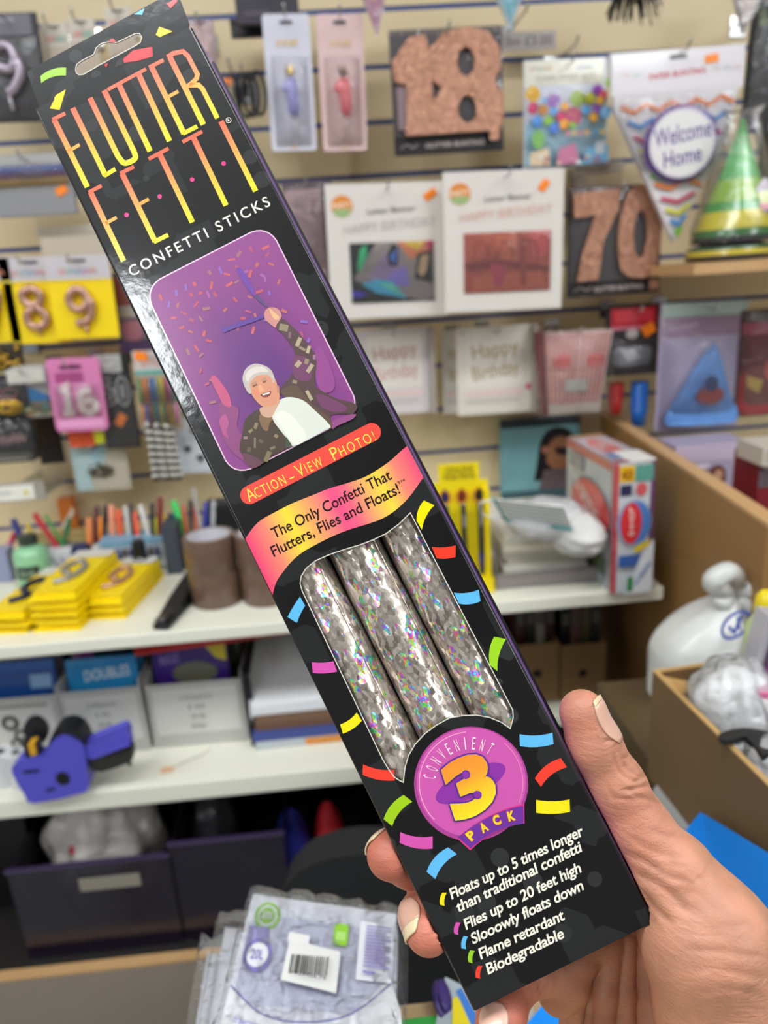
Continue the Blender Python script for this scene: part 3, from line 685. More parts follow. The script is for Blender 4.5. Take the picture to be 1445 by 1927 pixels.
for ch, (x, y), q in [('P', (725, 742), -42), ('A', (790, 700), -31), ('C', (858, 662), -22), ('K', (935, 640), -14)]:
    t = math.radians(q); tn = np.array([math.cos(t), math.sin(t)]); u = np.array([math.sin(t), -math.cos(t)]); m0 = np.array(Cq(x, y)) - u * 1
    g.T(ch, *(m0 - tn * 7.5), *(m0 + tn * 7.5), tuple(u * 18), c('#f2641e'), .07); g.T(ch, *(m0 - tn * 6.6), *(m0 + tn * 6.6), tuple(u * 17.4), c('#ffd42a'), .035)
obj('ribbon', g, PG(), bd, label='purple ribbon with yellow lettering')
# clear window film and the three sticks
# sticks: silver prismatic film
def holo():
    m, nt, N, L, P = newmat('holographic_silver_film')
    tc = N.new('ShaderNodeTexCoord'); mp = N.new('ShaderNodeMapping'); mp.inputs['Scale'].default_value = (1, .62, 1)
    nz = N.new('ShaderNodeTexNoise'); nz.inputs['Scale'].default_value = 160; nz.inputs['Detail'].default_value = 2
    mxv = N.new('ShaderNodeMix'); mxv.data_type = 'VECTOR'; mxv.inputs[0].default_value = .0045
    L.new(tc.outputs['Object'], mp.inputs[0]); L.new(mp.outputs[0], nz.inputs['Vector']); L.new(mp.outputs[0], mxv.inputs[4]); L.new(nz.outputs['Color'], mxv.inputs[5])
    v = N.new('ShaderNodeTexVoronoi'); v.inputs['Scale'].default_value = 360; v.distance = 'MANHATTAN'; L.new(mxv.outputs[1], v.inputs['Vector'])
    ve = N.new('ShaderNodeTexVoronoi'); ve.inputs['Scale'].default_value = 700; L.new(mp.outputs[0], ve.inputs['Vector'])
    def mth(op, a=None, b=None, va=None, vb=None, clamp=False):
        n_ = N.new('ShaderNodeMath'); n_.operation = op; n_.use_clamp = clamp
        if a is not None: L.new(a, n_.inputs[0])
        elif va is not None: n_.inputs[0].default_value = va
        if b is not None: L.new(b, n_.inputs[1])
        elif vb is not None: n_.inputs[1].default_value = vb
        return n_.outputs[0]
    s = N.new('ShaderNodeSeparateColor'); L.new(v.outputs['Color'], s.inputs[0])
    s2 = N.new('ShaderNodeSeparateColor'); L.new(ve.outputs['Color'], s2.inputs[0])
    # diffraction: hue runs with the facet and with the angle to the viewer
    lw = N.new('ShaderNodeLayerWeight'); lw.inputs[0].default_value = .5
    h = mth('FRACT', mth('ADD', mth('ADD', s2.outputs[0], mth('MULTIPLY', lw.outputs['Facing'], vb=2.2)), mth('MULTIPLY', v.outputs['Distance'], vb=.9)))
    hs = N.new('ShaderNodeCombineColor'); hs.mode = 'HSV'; L.new(h, hs.inputs[0]); hs.inputs[1].default_value = .8; hs.inputs[2].default_value = 1.0
    vc = N.new('ShaderNodeTexVoronoi'); vc.inputs['Scale'].default_value = 430; L.new(mxv.outputs[1], vc.inputs['Vector']); s3 = N.new('ShaderNodeSeparateColor'); L.new(vc.outputs['Color'], s3.inputs[0])
    band = mth('LESS_THAN', mth('ABSOLUTE', mth('SUBTRACT', mth('FRACT', mth('ADD', s3.outputs[2], mth('MULTIPLY', lw.outputs['Facing'], vb=1.3))), vb=.5)), vb=.26)
    pick = mth('MULTIPLY', mth('GREATER_THAN', s3.outputs[1], vb=.66), band)
    br = mth('ADD', mth('MULTIPLY', s2.outputs[1], vb=.6), mth('MULTIPLY', s.outputs[2], vb=.4))
    gcol = N.new('ShaderNodeMix'); gcol.data_type = 'RGBA'; gcol.inputs[6].default_value = c('#7a6c60'); gcol.inputs[7].default_value = c('#fff2e4'); L.new(br, gcol.inputs[0])
    mx = N.new('ShaderNodeMix'); mx.data_type = 'RGBA'; L.new(pick, mx.inputs[0]); L.new(gcol.outputs[2], mx.inputs[6]); L.new(hs.outputs[0], mx.inputs[7])
    L.new(mx.outputs[2], P.inputs['Base Color'])
    nrm = N.new('ShaderNodeNewGeometry')
    def off(col, k):
        sb = N.new('ShaderNodeVectorMath'); sb.operation = 'SUBTRACT'; sb.inputs[1].default_value = (.5, .5, .5); L.new(col, sb.inputs[0])
        sc = N.new('ShaderNodeVectorMath'); sc.operation = 'SCALE'; sc.inputs['Scale'].default_value = k; L.new(sb.outputs[0], sc.inputs[0]); return sc.outputs[0]
    a1 = N.new('ShaderNodeVectorMath'); L.new(nrm.outputs['Normal'], a1.inputs[0]); L.new(off(v.outputs['Color'], .16), a1.inputs[1])
    a2 = N.new('ShaderNodeVectorMath'); L.new(a1.outputs[0], a2.inputs[0]); L.new(off(ve.outputs['Color'], .14), a2.inputs[1])
    no = N.new('ShaderNodeVectorMath'); no.operation = 'NORMALIZE'; a3 = N.new('ShaderNodeVectorMath'); L.new(a2.outputs[0], a3.inputs[0]); tlt = N.new('ShaderNodeVectorMath'); tlt.operation = 'SCALE'; L.new(off(vc.outputs['Color'], .5), tlt.inputs[0]); L.new(pick, tlt.inputs['Scale']); L.new(tlt.outputs[0], a3.inputs[1]); L.new(a3.outputs[0], no.inputs[0]); L.new(no.outputs[0], P.inputs['Normal'])
    P.inputs['Metallic'].default_value = .72; P.inputs['Roughness'].default_value = .24
    return m
HM = holo()
g1 = bp(658.7, 1141.5)[0]; g2_ = bp(748.7, 1084)[0]
rad = min(.0102, (g2_ - g1) / 2); print('stick gaps', g1, g2_, 'r', rad)
mid = (g1 + g2_) / 2
for k, nm in ((-1, 'left'), (0, 'middle'), (1, 'right')):
    x = mid + k * (rad * 2 + .0004); y0 = bp(660, 1000)[1] - .03; y1 = bp(860, 1500)[1] + .012
    lbl = {'left': 'left silver prismatic confetti stick seen through the carton window', 'middle': 'middle silver prismatic confetti stick between two others in the carton window', 'right': 'right silver prismatic confetti stick seen through the carton window'}[nm]
    loc = BO + BM @ np.array([x, y1, .0014 + rad])
    st_ = thing('confetti_stick', 'stick', lbl, loc); st_.matrix_world = Matrix([list(BM[i]) + [loc[i]] for i in range(3)] + [[0, 0, 0, 1]])
    g = G(); n = 40; L_ = y1 - y0; rows = 24; vs, fs = [], []
    for i in range(rows + 1):
        for j in range(n):
            q = 2 * math.pi * j / n; wob = 1 + .012 * math.sin(3 * q + i * .7 + k) + .008 * math.sin(i * 1.9 + q)
            vs.append((rad * wob * math.cos(q), -L_ * i / rows, rad * wob * math.sin(q)))
    for i in range(rows):
        for j in range(n): fs.append((i * n + j, i * n + (j + 1) % n, (i + 1) * n + (j + 1) % n, (i + 1) * n + j))
    g.raw(vs, fs, c('#cccccc')); obj('foil_tube', g, HM, st_, smooth=True)
    g = G(); g.tube([(0, .0002, 0), (0, -.004, 0)], rad * .96, n=24); obj('end_cap', g, mat('dark_grey_plastic', '#3a3634', .5), st_)
    g = G()   # overlap seam of the film
    q = math.radians(-52 if k else -40); g.tube([(rad * 1.02 * math.cos(q), -.004, rad * 1.02 * math.sin(q)), (rad * 1.03 * math.cos(q), -L_ + .004, rad * 1.03 * math.sin(q))], .00025, n=6)
    obj('film_seam', g, HM, st_)
# ================================================================ the hand
def hp(px, py, z): return M @ (np.array([(px - CX) / F, (py - CY) / F, 1.0]) * z / 1000.0)      # eye-relative metres
def chain(pts): return [(hp(x, y, z), r / 1000.0) for x, y, z, r in pts]
THUMB = chain([(1096,1341,268,8.3), (1119,1405,268,9.2), (1156,1478,269,10.6), (1200,1560,268,11.6), (1262,1650,263,14.5), (1328,1765,258,22.5), (1388,1900,266,29), (1440,2100,290,31)])
THUMB2 = chain([(1262,1650,270,15.5), (1335,1738,274,18), (1405,1855,280,25), (1500,2050,300,32)])
INDEX = chain([(736,1609,270,8.9), (775,1622,279,9.0), (860,1645,287.5,8.6), (1000,1680,289,9.4), (1120,1715,290,10)])
MIDDLE = chain([(806,1752,264,8.3), (799,1722,272,8.7), (815,1700,282,8.6), (880,1700,287,8.8), (1010,1735,289,9.6), (1130,1765,292,10)])
LITTLE = chain([(940,1940,262,9.0), (944,1905,267,8.6), (970,1858,276,7.4), (1008,1834,282,7.4), (1050,1826,286,8.2), (1063,1850,287,9.0), (1052,1868,287,8.4)])
RING = chain([(1130,1740,293,10), (1075,1800,290,9.5), (1058,1842,288,9.0)])
FOLD = [chain(q) for q in ([(1112,1770,288,4.3), (1083,1860,286,4.3), (1068,1970,287,4.7)], [(1130,1770,290,3.8), (1108,1870,289.5,3.8), (1092,1980,290,4.2)], [(1155,1770,288,4.6), (1138,1870,286,4.8), (1130,1980,287,5.2)],
        [(1180,1770,287.5,3.8), (1174,1870,286.5,4.2), (1176,1980,287,4.8)], [(1196,1770,290,4.6), (1198,1870,290,5), (1214,1980,290,6)], [(1216,1770,288,4), (1226,1870,287,4.4), (1244,1980,288,6)])]
BACK = chain([(1125,1760,303,9), (1150,1870,304,11), (1180,2000,306,14)])
PALM = chain([(1120,1745,306,13), (1180,1790,311,16), (1270,1850,318,24), (1350,2010,322,30)])
PALM2 = chain([(1115,1830,305,10), (1140,1960,312,15), (1260,2080,322,26)])
def sd_chain(P, ch, k):
    acc = None
    for (a, ra), (b, rb) in zip(ch, ch[1:]):
        ab = (b - a).astype(np.float32); pa = P - a.astype(np.float32)
        t = np.clip((pa @ ab) / float(ab @ ab), 0, 1)
        d = np.sqrt(((pa - t[:, None] * ab) ** 2).sum(1)) - (ra + t * (rb - ra))
        acc = d if acc is None else smin(acc, d, k)
    return acc.astype(np.float32)
def smin(a, b, k):
    h = np.clip(.5 + .5 * (b - a) / k, 0, 1); return b + (a - b) * h - k * h * (1 - h)
BMf, BOe = BM, BO - EYE
def sd_box(P):
    q = (P - BOe) @ BMf
    d = np.stack([np.maximum(-HW - q[:, 0] , q[:, 0] - (HW + .0032 * np.clip(q[:, 2] / BD, 0, 1))), np.abs(q[:, 1]) - HL, np.abs(q[:, 2] - BD / 2) - BD / 2 - .0006], 1)
    return np.sqrt((np.maximum(d, 0) ** 2).sum(1)) + np.minimum(d.max(1), 0)
def sdf(P):
    th = smin(sd_chain(P, THUMB, .004), sd_chain(P, THUMB2, .006), .006)
    pm = smin(sd_chain(P, PALM, .006), sd_chain(P, PALM2, .006), .006)
    pm = smin(pm, sd_chain(P, BACK, .003), .003)
    for f in FOLD: pm = smin(pm, sd_chain(P, f, .003), .0006)
    rg = smin(sd_chain(P, RING, .004), sd_chain(P, LITTLE, .0024), .0016)
    d = smin(pm, th, .0022); d = smin(d, rg, .0010)
    d = smin(d, sd_chain(P, INDEX, .004), .0016); d = smin(d, sd_chain(P, MIDDLE, .003), .0012)
    return np.maximum(d, -(sd_box(P) - .00035))
def surface_nets(lo, hi, h):
    n = [int(math.ceil((hi[i] - lo[i]) / h)) + 1 for i in range(3)]
    ax = [lo[i] + h * np.arange(n[i]) for i in range(3)]
    V = np.empty(n, np.float32)
    for i in range(n[0]):
        Y, Z = np.meshgrid(ax[1], ax[2], indexing='ij'); Pn = np.stack([np.full(Y.size, ax[0][i]), Y.ravel(), Z.ravel()], 1).astype(np.float32)
        V[i] = sdf(Pn).reshape(n[1], n[2])
    sgn = V < 0; c8 = np.zeros([m - 1 for m in n], np.int8)
    for dx in (0, 1):
        for dy in (0, 1):
            for dz in (0, 1): c8 += sgn[dx:n[0] - 1 + dx, dy:n[1] - 1 + dy, dz:n[2] - 1 + dz]
    act = (c8 > 0) & (c8 < 8); idx = -np.ones(act.shape, np.int32); ijk = np.argwhere(act); idx[act] = np.arange(len(ijk))
    acc = np.zeros((len(ijk), 3)); cnt = np.zeros(len(ijk))
    cor = [(x, y, z) for x in (0, 1) for y in (0, 1) for z in (0, 1)]
    for a in cor:
        for d in range(3):
            if a[d]: continue
            b = list(a); b[d] = 1
            va = V[ijk[:, 0] + a[0], ijk[:, 1] + a[1], ijk[:, 2] + a[2]]; vb = V[ijk[:, 0] + b[0], ijk[:, 1] + b[1], ijk[:, 2] + b[2]]
            m = (va < 0) != (vb < 0); t = np.where(m, va / np.where(va == vb, 1, va - vb), 0)
            p = np.tile(np.array(a, float), (len(ijk), 1)); p[:, d] += t; acc[m] += p[m]; cnt[m] += 1
    verts = np.array(lo) + h * (ijk + acc / cnt[:, None])
    faces = []
    for d in range(3):
        e1, e2 = (d + 1) % 3, (d + 2) % 3
        sl0 = [slice(None)] * 3; sl1 = [slice(None)] * 3; sl0[d] = slice(0, -1); sl1[d] = slice(1, None)
        cr = sgn[tuple(sl0)] != sgn[tuple(sl1)]; q = np.argwhere(cr)
        q = q[(q[:, e1] > 0) & (q[:, e2] > 0) & (q[:, e1] < n[e1] - 1) & (q[:, e2] < n[e2] - 1)]
        s0 = sgn[q[:, 0], q[:, 1], q[:, 2]]; fs = []
        for o1, o2 in ((-1, -1), (0, -1), (0, 0), (-1, 0)):
            r = q.copy(); r[:, e1] += o1; r[:, e2] += o2; fs.append(idx[r[:, 0], r[:, 1], r[:, 2]])
        f = np.stack(fs, 1); f = f[(f >= 0).all(1)] if not (f >= 0).all() else f
        if len(f) == len(s0): f[~s0] = f[~s0][:, ::-1]
        faces.append(f)
    return verts, np.concatenate(faces)
allp = [p for ch in (THUMB[:-1], INDEX, MIDDLE, LITTLE, PALM[:-1], PALM2[:-1]) for p in ch]
lo = np.min([p - r for p, r in allp], 0) - .003; hi = np.max([p + r for p, r in allp], 0) + .003
lo[2] = max(lo[2], hp(1200, 2110, 280)[2])
HV, HF = surface_nets(lo, hi, .0009)
def grad_sdf(P, e=.0003):
    o = np.empty_like(P)
    for i in range(3): dv = np.zeros(3); dv[i] = e; o[:, i] = (sdf((P + dv).astype(np.float32)) - sdf((P - dv).astype(np.float32))) / (2 * e)
    return o / np.maximum(np.linalg.norm(o, axis=1, keepdims=True), 1e-9)
for _ in range(2):
    nrm_ = grad_sdf(HV); HV = HV - nrm_ * sdf(HV.astype(np.float32))[:, None] * .8
# one Catmull-Clark-like refinement by mid points
def refine(V, Fq):
    e = np.concatenate([Fq[:, [0, 1]], Fq[:, [1, 2]], Fq[:, [2, 3]], Fq[:, [3, 0]]]); es = np.sort(e, 1)
    key = es[:, 0].astype(np.int64) * len(V) + es[:, 1]; u, inv = np.unique(key, return_inverse=True)
    a, b = u // len(V), u % len(V); mid = (V[a] + V[b]) / 2; m = len(Fq); ei = inv.reshape(4, m) + len(V)
    cen = V[Fq].mean(1); ci = np.arange(m) + len(V) + len(u)
    nV = np.concatenate([V, mid, cen]); q = []
    for k in range(4): q.append(np.stack([Fq[:, k], ei[k], ci, ei[(k - 1) % 4]], 1))
    return nV, np.concatenate(q)
HV, HF = refine(HV, HF); nrm_ = grad_sdf(HV)
# skin folds: (polyline in the photograph, depth mm, width mm); only the skin that faces the eye takes them
C5 = lambda x, y: (960 + x / 2.889, 1260 + y / 2.889)
FOLDS = [([(650,600),(690,605),(715,590),(735,560),(742,548)], .75, 1.0), ([(590,650),(640,655),(700,640),(745,628),(775,605),(790,600)], .7, 1.1), ([(610,500),(640,540),(690,570),(705,585)], .5, .9),
         ([(560,455),(580,520),(600,560),(640,600)], .45, .9), ([(520,610),(560,690),(600,700),(680,705),(760,700)], .4, 1.2), ([(620,640),(700,690),(780,710),(850,740)], .4, 1.1), ([(655,430),(640,470),(600,480)], .3, .8), ([(690,500),(700,530),(740,545)], .35, .8),
         ([(600,975),(660,1010),(760,1060),(860,1120),(960,1145),(1010,1180)], .8, 1.8), ([(650,1060),(720,1120),(820,1170),(900,1240),(960,1300),(1060,1350)], .9, 2.2), ([(690,1180),(735,1240),(800,1310),(900,1400)], .8, 1.6), ([(735,1240),(760,1320),(790,1400)], .4, 1.2),
         ([(760,870),(860,900),(960,905),(1060,950)], .35, 1.6), ([(640,900),(760,980),(880,1010),(990,1010)], .4, 1.6), ([(850,1050),(960,1080),(1080,1180)], .4, 1.8), ([(900,1180),(1040,1230),(1150,1320)], .35, 2.0),
         ([(930,1530),(1080,1525),(1240,1545),(1400,1560)], .3, 1.4), ([(960,1640),(1120,1625),(1300,1660),(1400,1680)], .3, 1.6), ([(900,1420),(1050,1440),(1200,1450)], .25, 1.4), ([(1000,1760),(1200,1740),(1400,1790)], .3, 1.6), ([(870,1330),(1000,1390),(1200,1400),(1330,1360)], .3, 1.8),
         ([(165,1690),(160,1720),(150,1745)], .6, .9), ([(200,1700),(175,1745),(160,1765)], .6, .8), ([(505,390),(545,385),(552,378)], .5, .8)]
cam3 = HV @ M; pxv = np.stack([CX + F * cam3[:, 0] / cam3[:, 2], CY + F * cam3[:, 1] / cam3[:, 2]], 1)
facing = np.clip(-(nrm_ * (HV / np.linalg.norm(HV, axis=1, keepdims=True))).sum(1), 0, 1)
disp = np.zeros(len(HV)); crs = np.zeros(len(HV))
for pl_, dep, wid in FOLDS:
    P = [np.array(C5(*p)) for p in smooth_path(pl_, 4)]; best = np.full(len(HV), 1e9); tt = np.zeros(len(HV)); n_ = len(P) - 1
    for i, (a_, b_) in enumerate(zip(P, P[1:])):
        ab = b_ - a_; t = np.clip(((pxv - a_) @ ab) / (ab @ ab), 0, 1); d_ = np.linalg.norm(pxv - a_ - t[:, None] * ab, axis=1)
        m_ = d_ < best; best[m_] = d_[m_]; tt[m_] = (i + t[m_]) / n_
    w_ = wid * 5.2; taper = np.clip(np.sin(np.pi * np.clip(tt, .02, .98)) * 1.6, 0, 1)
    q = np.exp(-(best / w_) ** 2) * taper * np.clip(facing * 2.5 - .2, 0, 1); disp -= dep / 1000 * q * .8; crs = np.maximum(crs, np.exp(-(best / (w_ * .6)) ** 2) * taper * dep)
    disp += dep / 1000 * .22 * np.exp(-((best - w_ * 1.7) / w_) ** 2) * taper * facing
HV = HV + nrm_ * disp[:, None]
sb = sdf(HV.astype(np.float32))
# colour of the skin: redder towards finger ends, redder and darker in folds; shade painted on the palm
base, pinkc, palm_shade = np.array(c('#c48b6f')), np.array(c('#bd6553')), np.array(c('#a97050'))
def near(pt, rr): return np.exp(-(np.linalg.norm(HV - pt, axis=1) / rr) ** 2)
wp_ = np.clip(near(INDEX[0][0], .016) + near(MIDDLE[0][0], .012) + near(LITTLE[0][0], .020) + .35 * near(hp(1085, 1370, 262), .014) + .3 * near(hp(1170, 1560, 262), .018), 0, .85)
wt_ = np.clip(.9 * near(hp(1120, 1850, 288), .024), 0, .7)  # palm folds below the carton: their shade is put into the skin colour
sk_ = base * (1 - wp_)[:, None] + pinkc * wp_[:, None]; sk_ = sk_ * (1 - wt_)[:, None] + palm_shade * wt_[:, None]
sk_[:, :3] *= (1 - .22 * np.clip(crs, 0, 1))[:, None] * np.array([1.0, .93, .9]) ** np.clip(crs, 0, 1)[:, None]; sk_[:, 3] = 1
me = bpy.data.meshes.new('hand'); org = hp(1200, 1800, 285)
me.vertices.add(len(HV)); me.vertices.foreach_set('co', (HV - org).astype(np.float32).ravel())
me.loops.add(len(HF) * 4); me.loops.foreach_set('vertex_index', HF.astype(np.int32).ravel()); me.polygons.add(len(HF))
me.polygons.foreach_set('loop_start', (np.arange(len(HF)) * 4).astype(np.int32)); me.polygons.foreach_set('use_smooth', np.ones(len(HF), bool)); me.update(calc_edges=True); me.validate()
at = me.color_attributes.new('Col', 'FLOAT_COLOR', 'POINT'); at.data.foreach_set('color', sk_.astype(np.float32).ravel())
def skinmat():
    m, nt, N, L, P = newmat('skin')
    a = N.new('ShaderNodeVertexColor'); a.layer_name = 'Col'; tc = N.new('ShaderNodeTexCoord')
    n1 = N.new('ShaderNodeTexNoise'); n1.inputs['Scale'].default_value = 90; n1.inputs['Detail'].default_value = 4; L.new(tc.outputs['Object'], n1.inputs['Vector'])
    rp = N.new('ShaderNodeMapRange'); rp.inputs[1].default_value = .3; rp.inputs[2].default_value = .7; rp.inputs[3].default_value = .84; rp.inputs[4].default_value = 1.1; L.new(n1.outputs[0], rp.inputs[0])
    mx = N.new('ShaderNodeMix'); mx.data_type = 'RGBA'; mx.blend_type = 'MULTIPLY'; mx.inputs[0].default_value = 1; L.new(a.outputs[0], mx.inputs[6]); L.new(rp.outputs[0], mx.inputs[7]); L.new(mx.outputs[2], P.inputs['Base Color'])
    v = N.new('ShaderNodeTexVoronoi'); v.inputs['Scale'].default_value = 900; v.feature = 'DISTANCE_TO_EDGE'; L.new(tc.outputs['Object'], v.inputs['Vector'])
    mp = N.new('ShaderNodeMapping'); mp.inputs['Scale'].default_value = (1, 1, 2.6); mp.inputs['Rotation'].default_value = (.3, .5, .2); L.new(tc.outputs['Object'], mp.inputs[0])
    n2 = N.new('ShaderNodeTexNoise'); n2.inputs['Scale'].default_value = 260; n2.inputs['Detail'].default_value = 5; n2.inputs['Distortion'].default_value = .6; L.new(mp.outputs[0], n2.inputs['Vector'])
    b1 = N.new('ShaderNodeBump'); b1.inputs['Strength'].default_value = .35; b1.inputs['Distance'].default_value = .0003; L.new(v.outputs[0], b1.inputs['Height'])
    b2 = N.new('ShaderNodeBump'); b2.inputs['Strength'].default_value = .6; b2.inputs['Distance'].default_value = .0007; L.new(n2.outputs[0], b2.inputs['Height']); L.new(b1.outputs[0], b2.inputs['Normal']); L.new(b2.outputs[0], P.inputs['Normal'])
    P.inputs['Roughness'].default_value = .48; P.inputs['Subsurface Weight'].default_value = .35; P.inputs['Subsurface Radius'].default_value = (1, .3, .15); P.inputs['Subsurface Scale'].default_value = .0035
    return m
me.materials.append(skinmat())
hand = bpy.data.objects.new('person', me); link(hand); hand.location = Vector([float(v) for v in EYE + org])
tag(hand, 'person', 'right hand gripping the black carton, thumb on its edge, fingertips curled behind')
# nails: curved plates lying on the finger ends
NAILM = mat('fingernail', '#dba893', .28, coat=.3, sss=.2); NTIP = mat('nail_free_edge', '#dcc9a2', .35)
def nail(p_cut, p_tip, nrm, half, rad, thick=.0005, tip=.16, lift=0.):
    "plate from the cuticle to the tip, curved across with radius rad around the finger axis"
    a_, b_ = np.array(p_cut), np.array(p_tip); ax = b_ - a_; Ln = np.linalg.norm(ax); ax = ax / Ln; n0 = np.array(nrm) - ax * np.dot(nrm, ax); n0 /= np.linalg.norm(n0); sd = np.cross(ax, n0)
    def grid(t0, t1, ex, nt=12, ns=14):
        vs, fs = [], []
        for lay_ in (0, 1):
            for i in range(nt + 1):
                t = t0 + (t1 - t0) * i / nt; u = t * 2 - 1
                wd = half * (1 - abs(u) ** 3.2 * (.55 if u < 0 else .35)) * (1 - .12 * max(0, -u))
                for j in range(ns + 1):
                    q = (j / ns * 2 - 1) * wd; endb = .10 * (q / half) ** 2 * (1 if u > 0 else -1) * abs(u)
                    p = a_ + ax * (Ln * (t - endb)) + sd * rad * math.sin(q) + n0 * (rad * math.cos(q) + lift - .0010 * u * u + (ex - thick * lay_)); vs.append(tuple(p - org))
        m = (nt + 1) * (ns + 1); V_ = np.array(vs) + org
        for _k in range(6):
            n3 = grad_sdf(V_); d3 = sdf(V_.astype(np.float32)); V_ = V_ - n3 * np.clip(d3 - .00005, -.004, .004)[:, None] * .9
        n3 = grad_sdf(V_); up_ = np.where(np.arange(2 * m) < m, .00055 + ex, .0)
        V_ = V_ + n3 * up_[:, None]
        if t1 > .99: V_[[k for k in range(2 * m) if (k % m) // (ns + 1) >= nt - 1]] += ax * .0007
        vs = [tuple(p - org) for p in V_]
        for i in range(nt):
            for j in range(ns): k = i * (ns + 1) + j; fs += [(k, k + 1, k + ns + 2, k + ns + 1), (m + k, m + k + ns + 1, m + k + ns + 2, m + k + 1)]
        for i in range(nt): k = i * (ns + 1); fs += [(k, k + ns + 1, m + k + ns + 1, m + k), (k + ns, m + k + ns, m + k + 2 * ns + 1, k + 2 * ns + 1)]
        for j in range(ns): k = nt * (ns + 1) + j; fs += [(k, k + 1, m + k + 1, m + k), (j, m + j, m + j + 1, j + 1)]
        return G().raw(vs, fs, (1, 1, 1, 1))
    nl = obj('fingernail', grid(0, 1 - tip, 0), NAILM, hand, smooth=True); obj('nail_edge', grid(1 - tip, 1, .00012, 4), NTIP, nl, smooth=True)
_unused = 0
def camv(x, y, z): return M @ np.array([x, y, z])
nail(hp(1134,1396,268), hp(1098,1312,268), camv(.66, -.30, -.68), .74, .0089, tip=.06, lift=.0)
nail(hp(748,1590,276), hp(722,1618,268), camv(-.90, -.25, -.30), .80, .0086, tip=.2)
nail(hp(800,1702,273), hp(806,1768,263), camv(-.72, .10, -.68), .85, .0081, tip=.22)
nail(hp(941,1906,266), hp(932,1960,259), camv(-.42, -.05, -.9), .70, .0084, tip=.12, lift=.0008)
# ================================================================ goods on the slat wall
FILM = lambda: film('clear_film', .03, '#f4f2f6', .1, .5, 45, .75)
FILML = lambda: film('clear_film_smooth', .04, '#ffffff', .06, .35, 30, .9)
def sticker(it, a, b, w=22, h=14, rot=-20, col='#ff8a1e', yy=0):
    q = math.radians(rot); pts = [(a + x * w / 2 * math.cos(q) - y * h / 2 * math.sin(q), b + x * w / 2 * math.sin(q) + y * h / 2 * math.cos(q)) for x, y in ((-1, -1), (1, -1), (1, 1), (-1, 1))]
    it.plate('price_sticker', pts, t=.0006, y=-it.t - .0012 - yy, col=col, m=PP())
def filmfront(it, x0, y0, x1, y1, bulge=.006, name='clear_wrapper', m=None):
    n = 6; g = G(); vs = []
    for i in range(n + 1):
        for j in range(n + 1):
            u, v = i / n, j / n; e = (4 * u * (1 - u)) ** .5 * (4 * v * (1 - v)) ** .5
            vs.append((it.X(x0 + (x1 - x0) * u), -it.t - .002 - bulge * e, it.Z(y0 + (y1 - y0) * v)))
    g.raw(vs, [(i * (n + 1) + j, i * (n + 1) + j + 1, (i + 1) * (n + 1) + j + 1, (i + 1) * (n + 1) + j) for i in range(n) for j in range(n)], (1, 1, 1, 1))
    it.put(name, g, m or FILM(), smooth=True)
def squiggle(g, x0, x1, y, h, col, wd=1.4, n=9, seed=1):
    r = random.Random(seed); pts = [(x0 + (x1 - x0) * i / n, y + (h / 2) * (1 if i % 2 else -1) * r.uniform(.5, 1)) for i in range(n + 1)]; g.St(smooth_path(pts, 3), wd, col)
# --- left cluster
it = Item('number_candle_pack', 'candle pack', 'dark pack with silver number nine candle at the top left of the wall', 30, 130, 112, 205, 1.2, roll=1, hook='the silver number nine candle')
it.slab('card', 0, 0, 112, 205, col='#171318'); g = it.art(); g.Rc(3, 3, 100, 42, c('#6b6670')); g.Rc(10, 8, 70, 18, c('#8d8892')); g.Rc(2, 46, 104, 52, c('#3a3128')); it.put('print', g)
g = G(); g.tube([(it.X(a), -it.t - .008, it.Z(b)) for a, b in smooth_path([(64, 92), (58, 68), (40, 62), (26, 80), (32, 102), (52, 106), (66, 90), (68, 116), (54, 140), (40, 152)], 4)], 9 * it.sx, c('#b3a6b4'), n=8)
g.tube([(it.X(40), -it.t - .008, it.Z(150)), (it.X(44), -it.t - .008, it.Z(185))], 3 * it.sx, c('#cfc6cf')); it.put('candle', g, mat('silver_balloon', None, .25, .4), smooth=True); filmfront(it, 4, 46, 106, 198)
for k, (x, y, h, nm) in enumerate([(112, 110, 130, 'left'), (163, 104, 136, 'middle'), (228, 60, 90, 'right')]):
    it = Item('candle_pack', 'candle pack', {'left': 'white headed candle pack hanging just right of the silver number nine', 'middle': 'white headed candle pack hanging above the carton slot, second of three', 'right': 'pale candle pack hidden mostly behind the carton tab'}[nm], x, y, 50, h, 1.22, hook='the %s white headed candle pack' % nm)
    it.slab('card', 0, 0, 50, h, col='#cfc4b4'); g = it.art(); g.Rc(14, 6, 36, 11, c('#5a5048')); squiggle(g, 8, 26, 30, 14, c('#d98a80'), 2, 6, k); squiggle(g, 24, 44, 31, 14, c('#84b8a4'), 2, 6, k + 4); g.Rc(4, 46, 46, h - 4, c('#b9a894')); it.put('print', g)
it = Item('candle_pack', 'candle pack', 'pale pink pack hanging just right of the carton top corner', 386, 110, 46, 140, 1.2, hook='the pale pink pack')
it.slab('card', 0, 0, 46, 140, col='#b79a98'); g = it.art(); g.Rc(8, 8, 38, 60, c('#caaaa6')); g.Rc(14, 4, 32, 9, c('#4a3838')); it.put('print', g); filmfront(it, 2, 2, 44, 136)
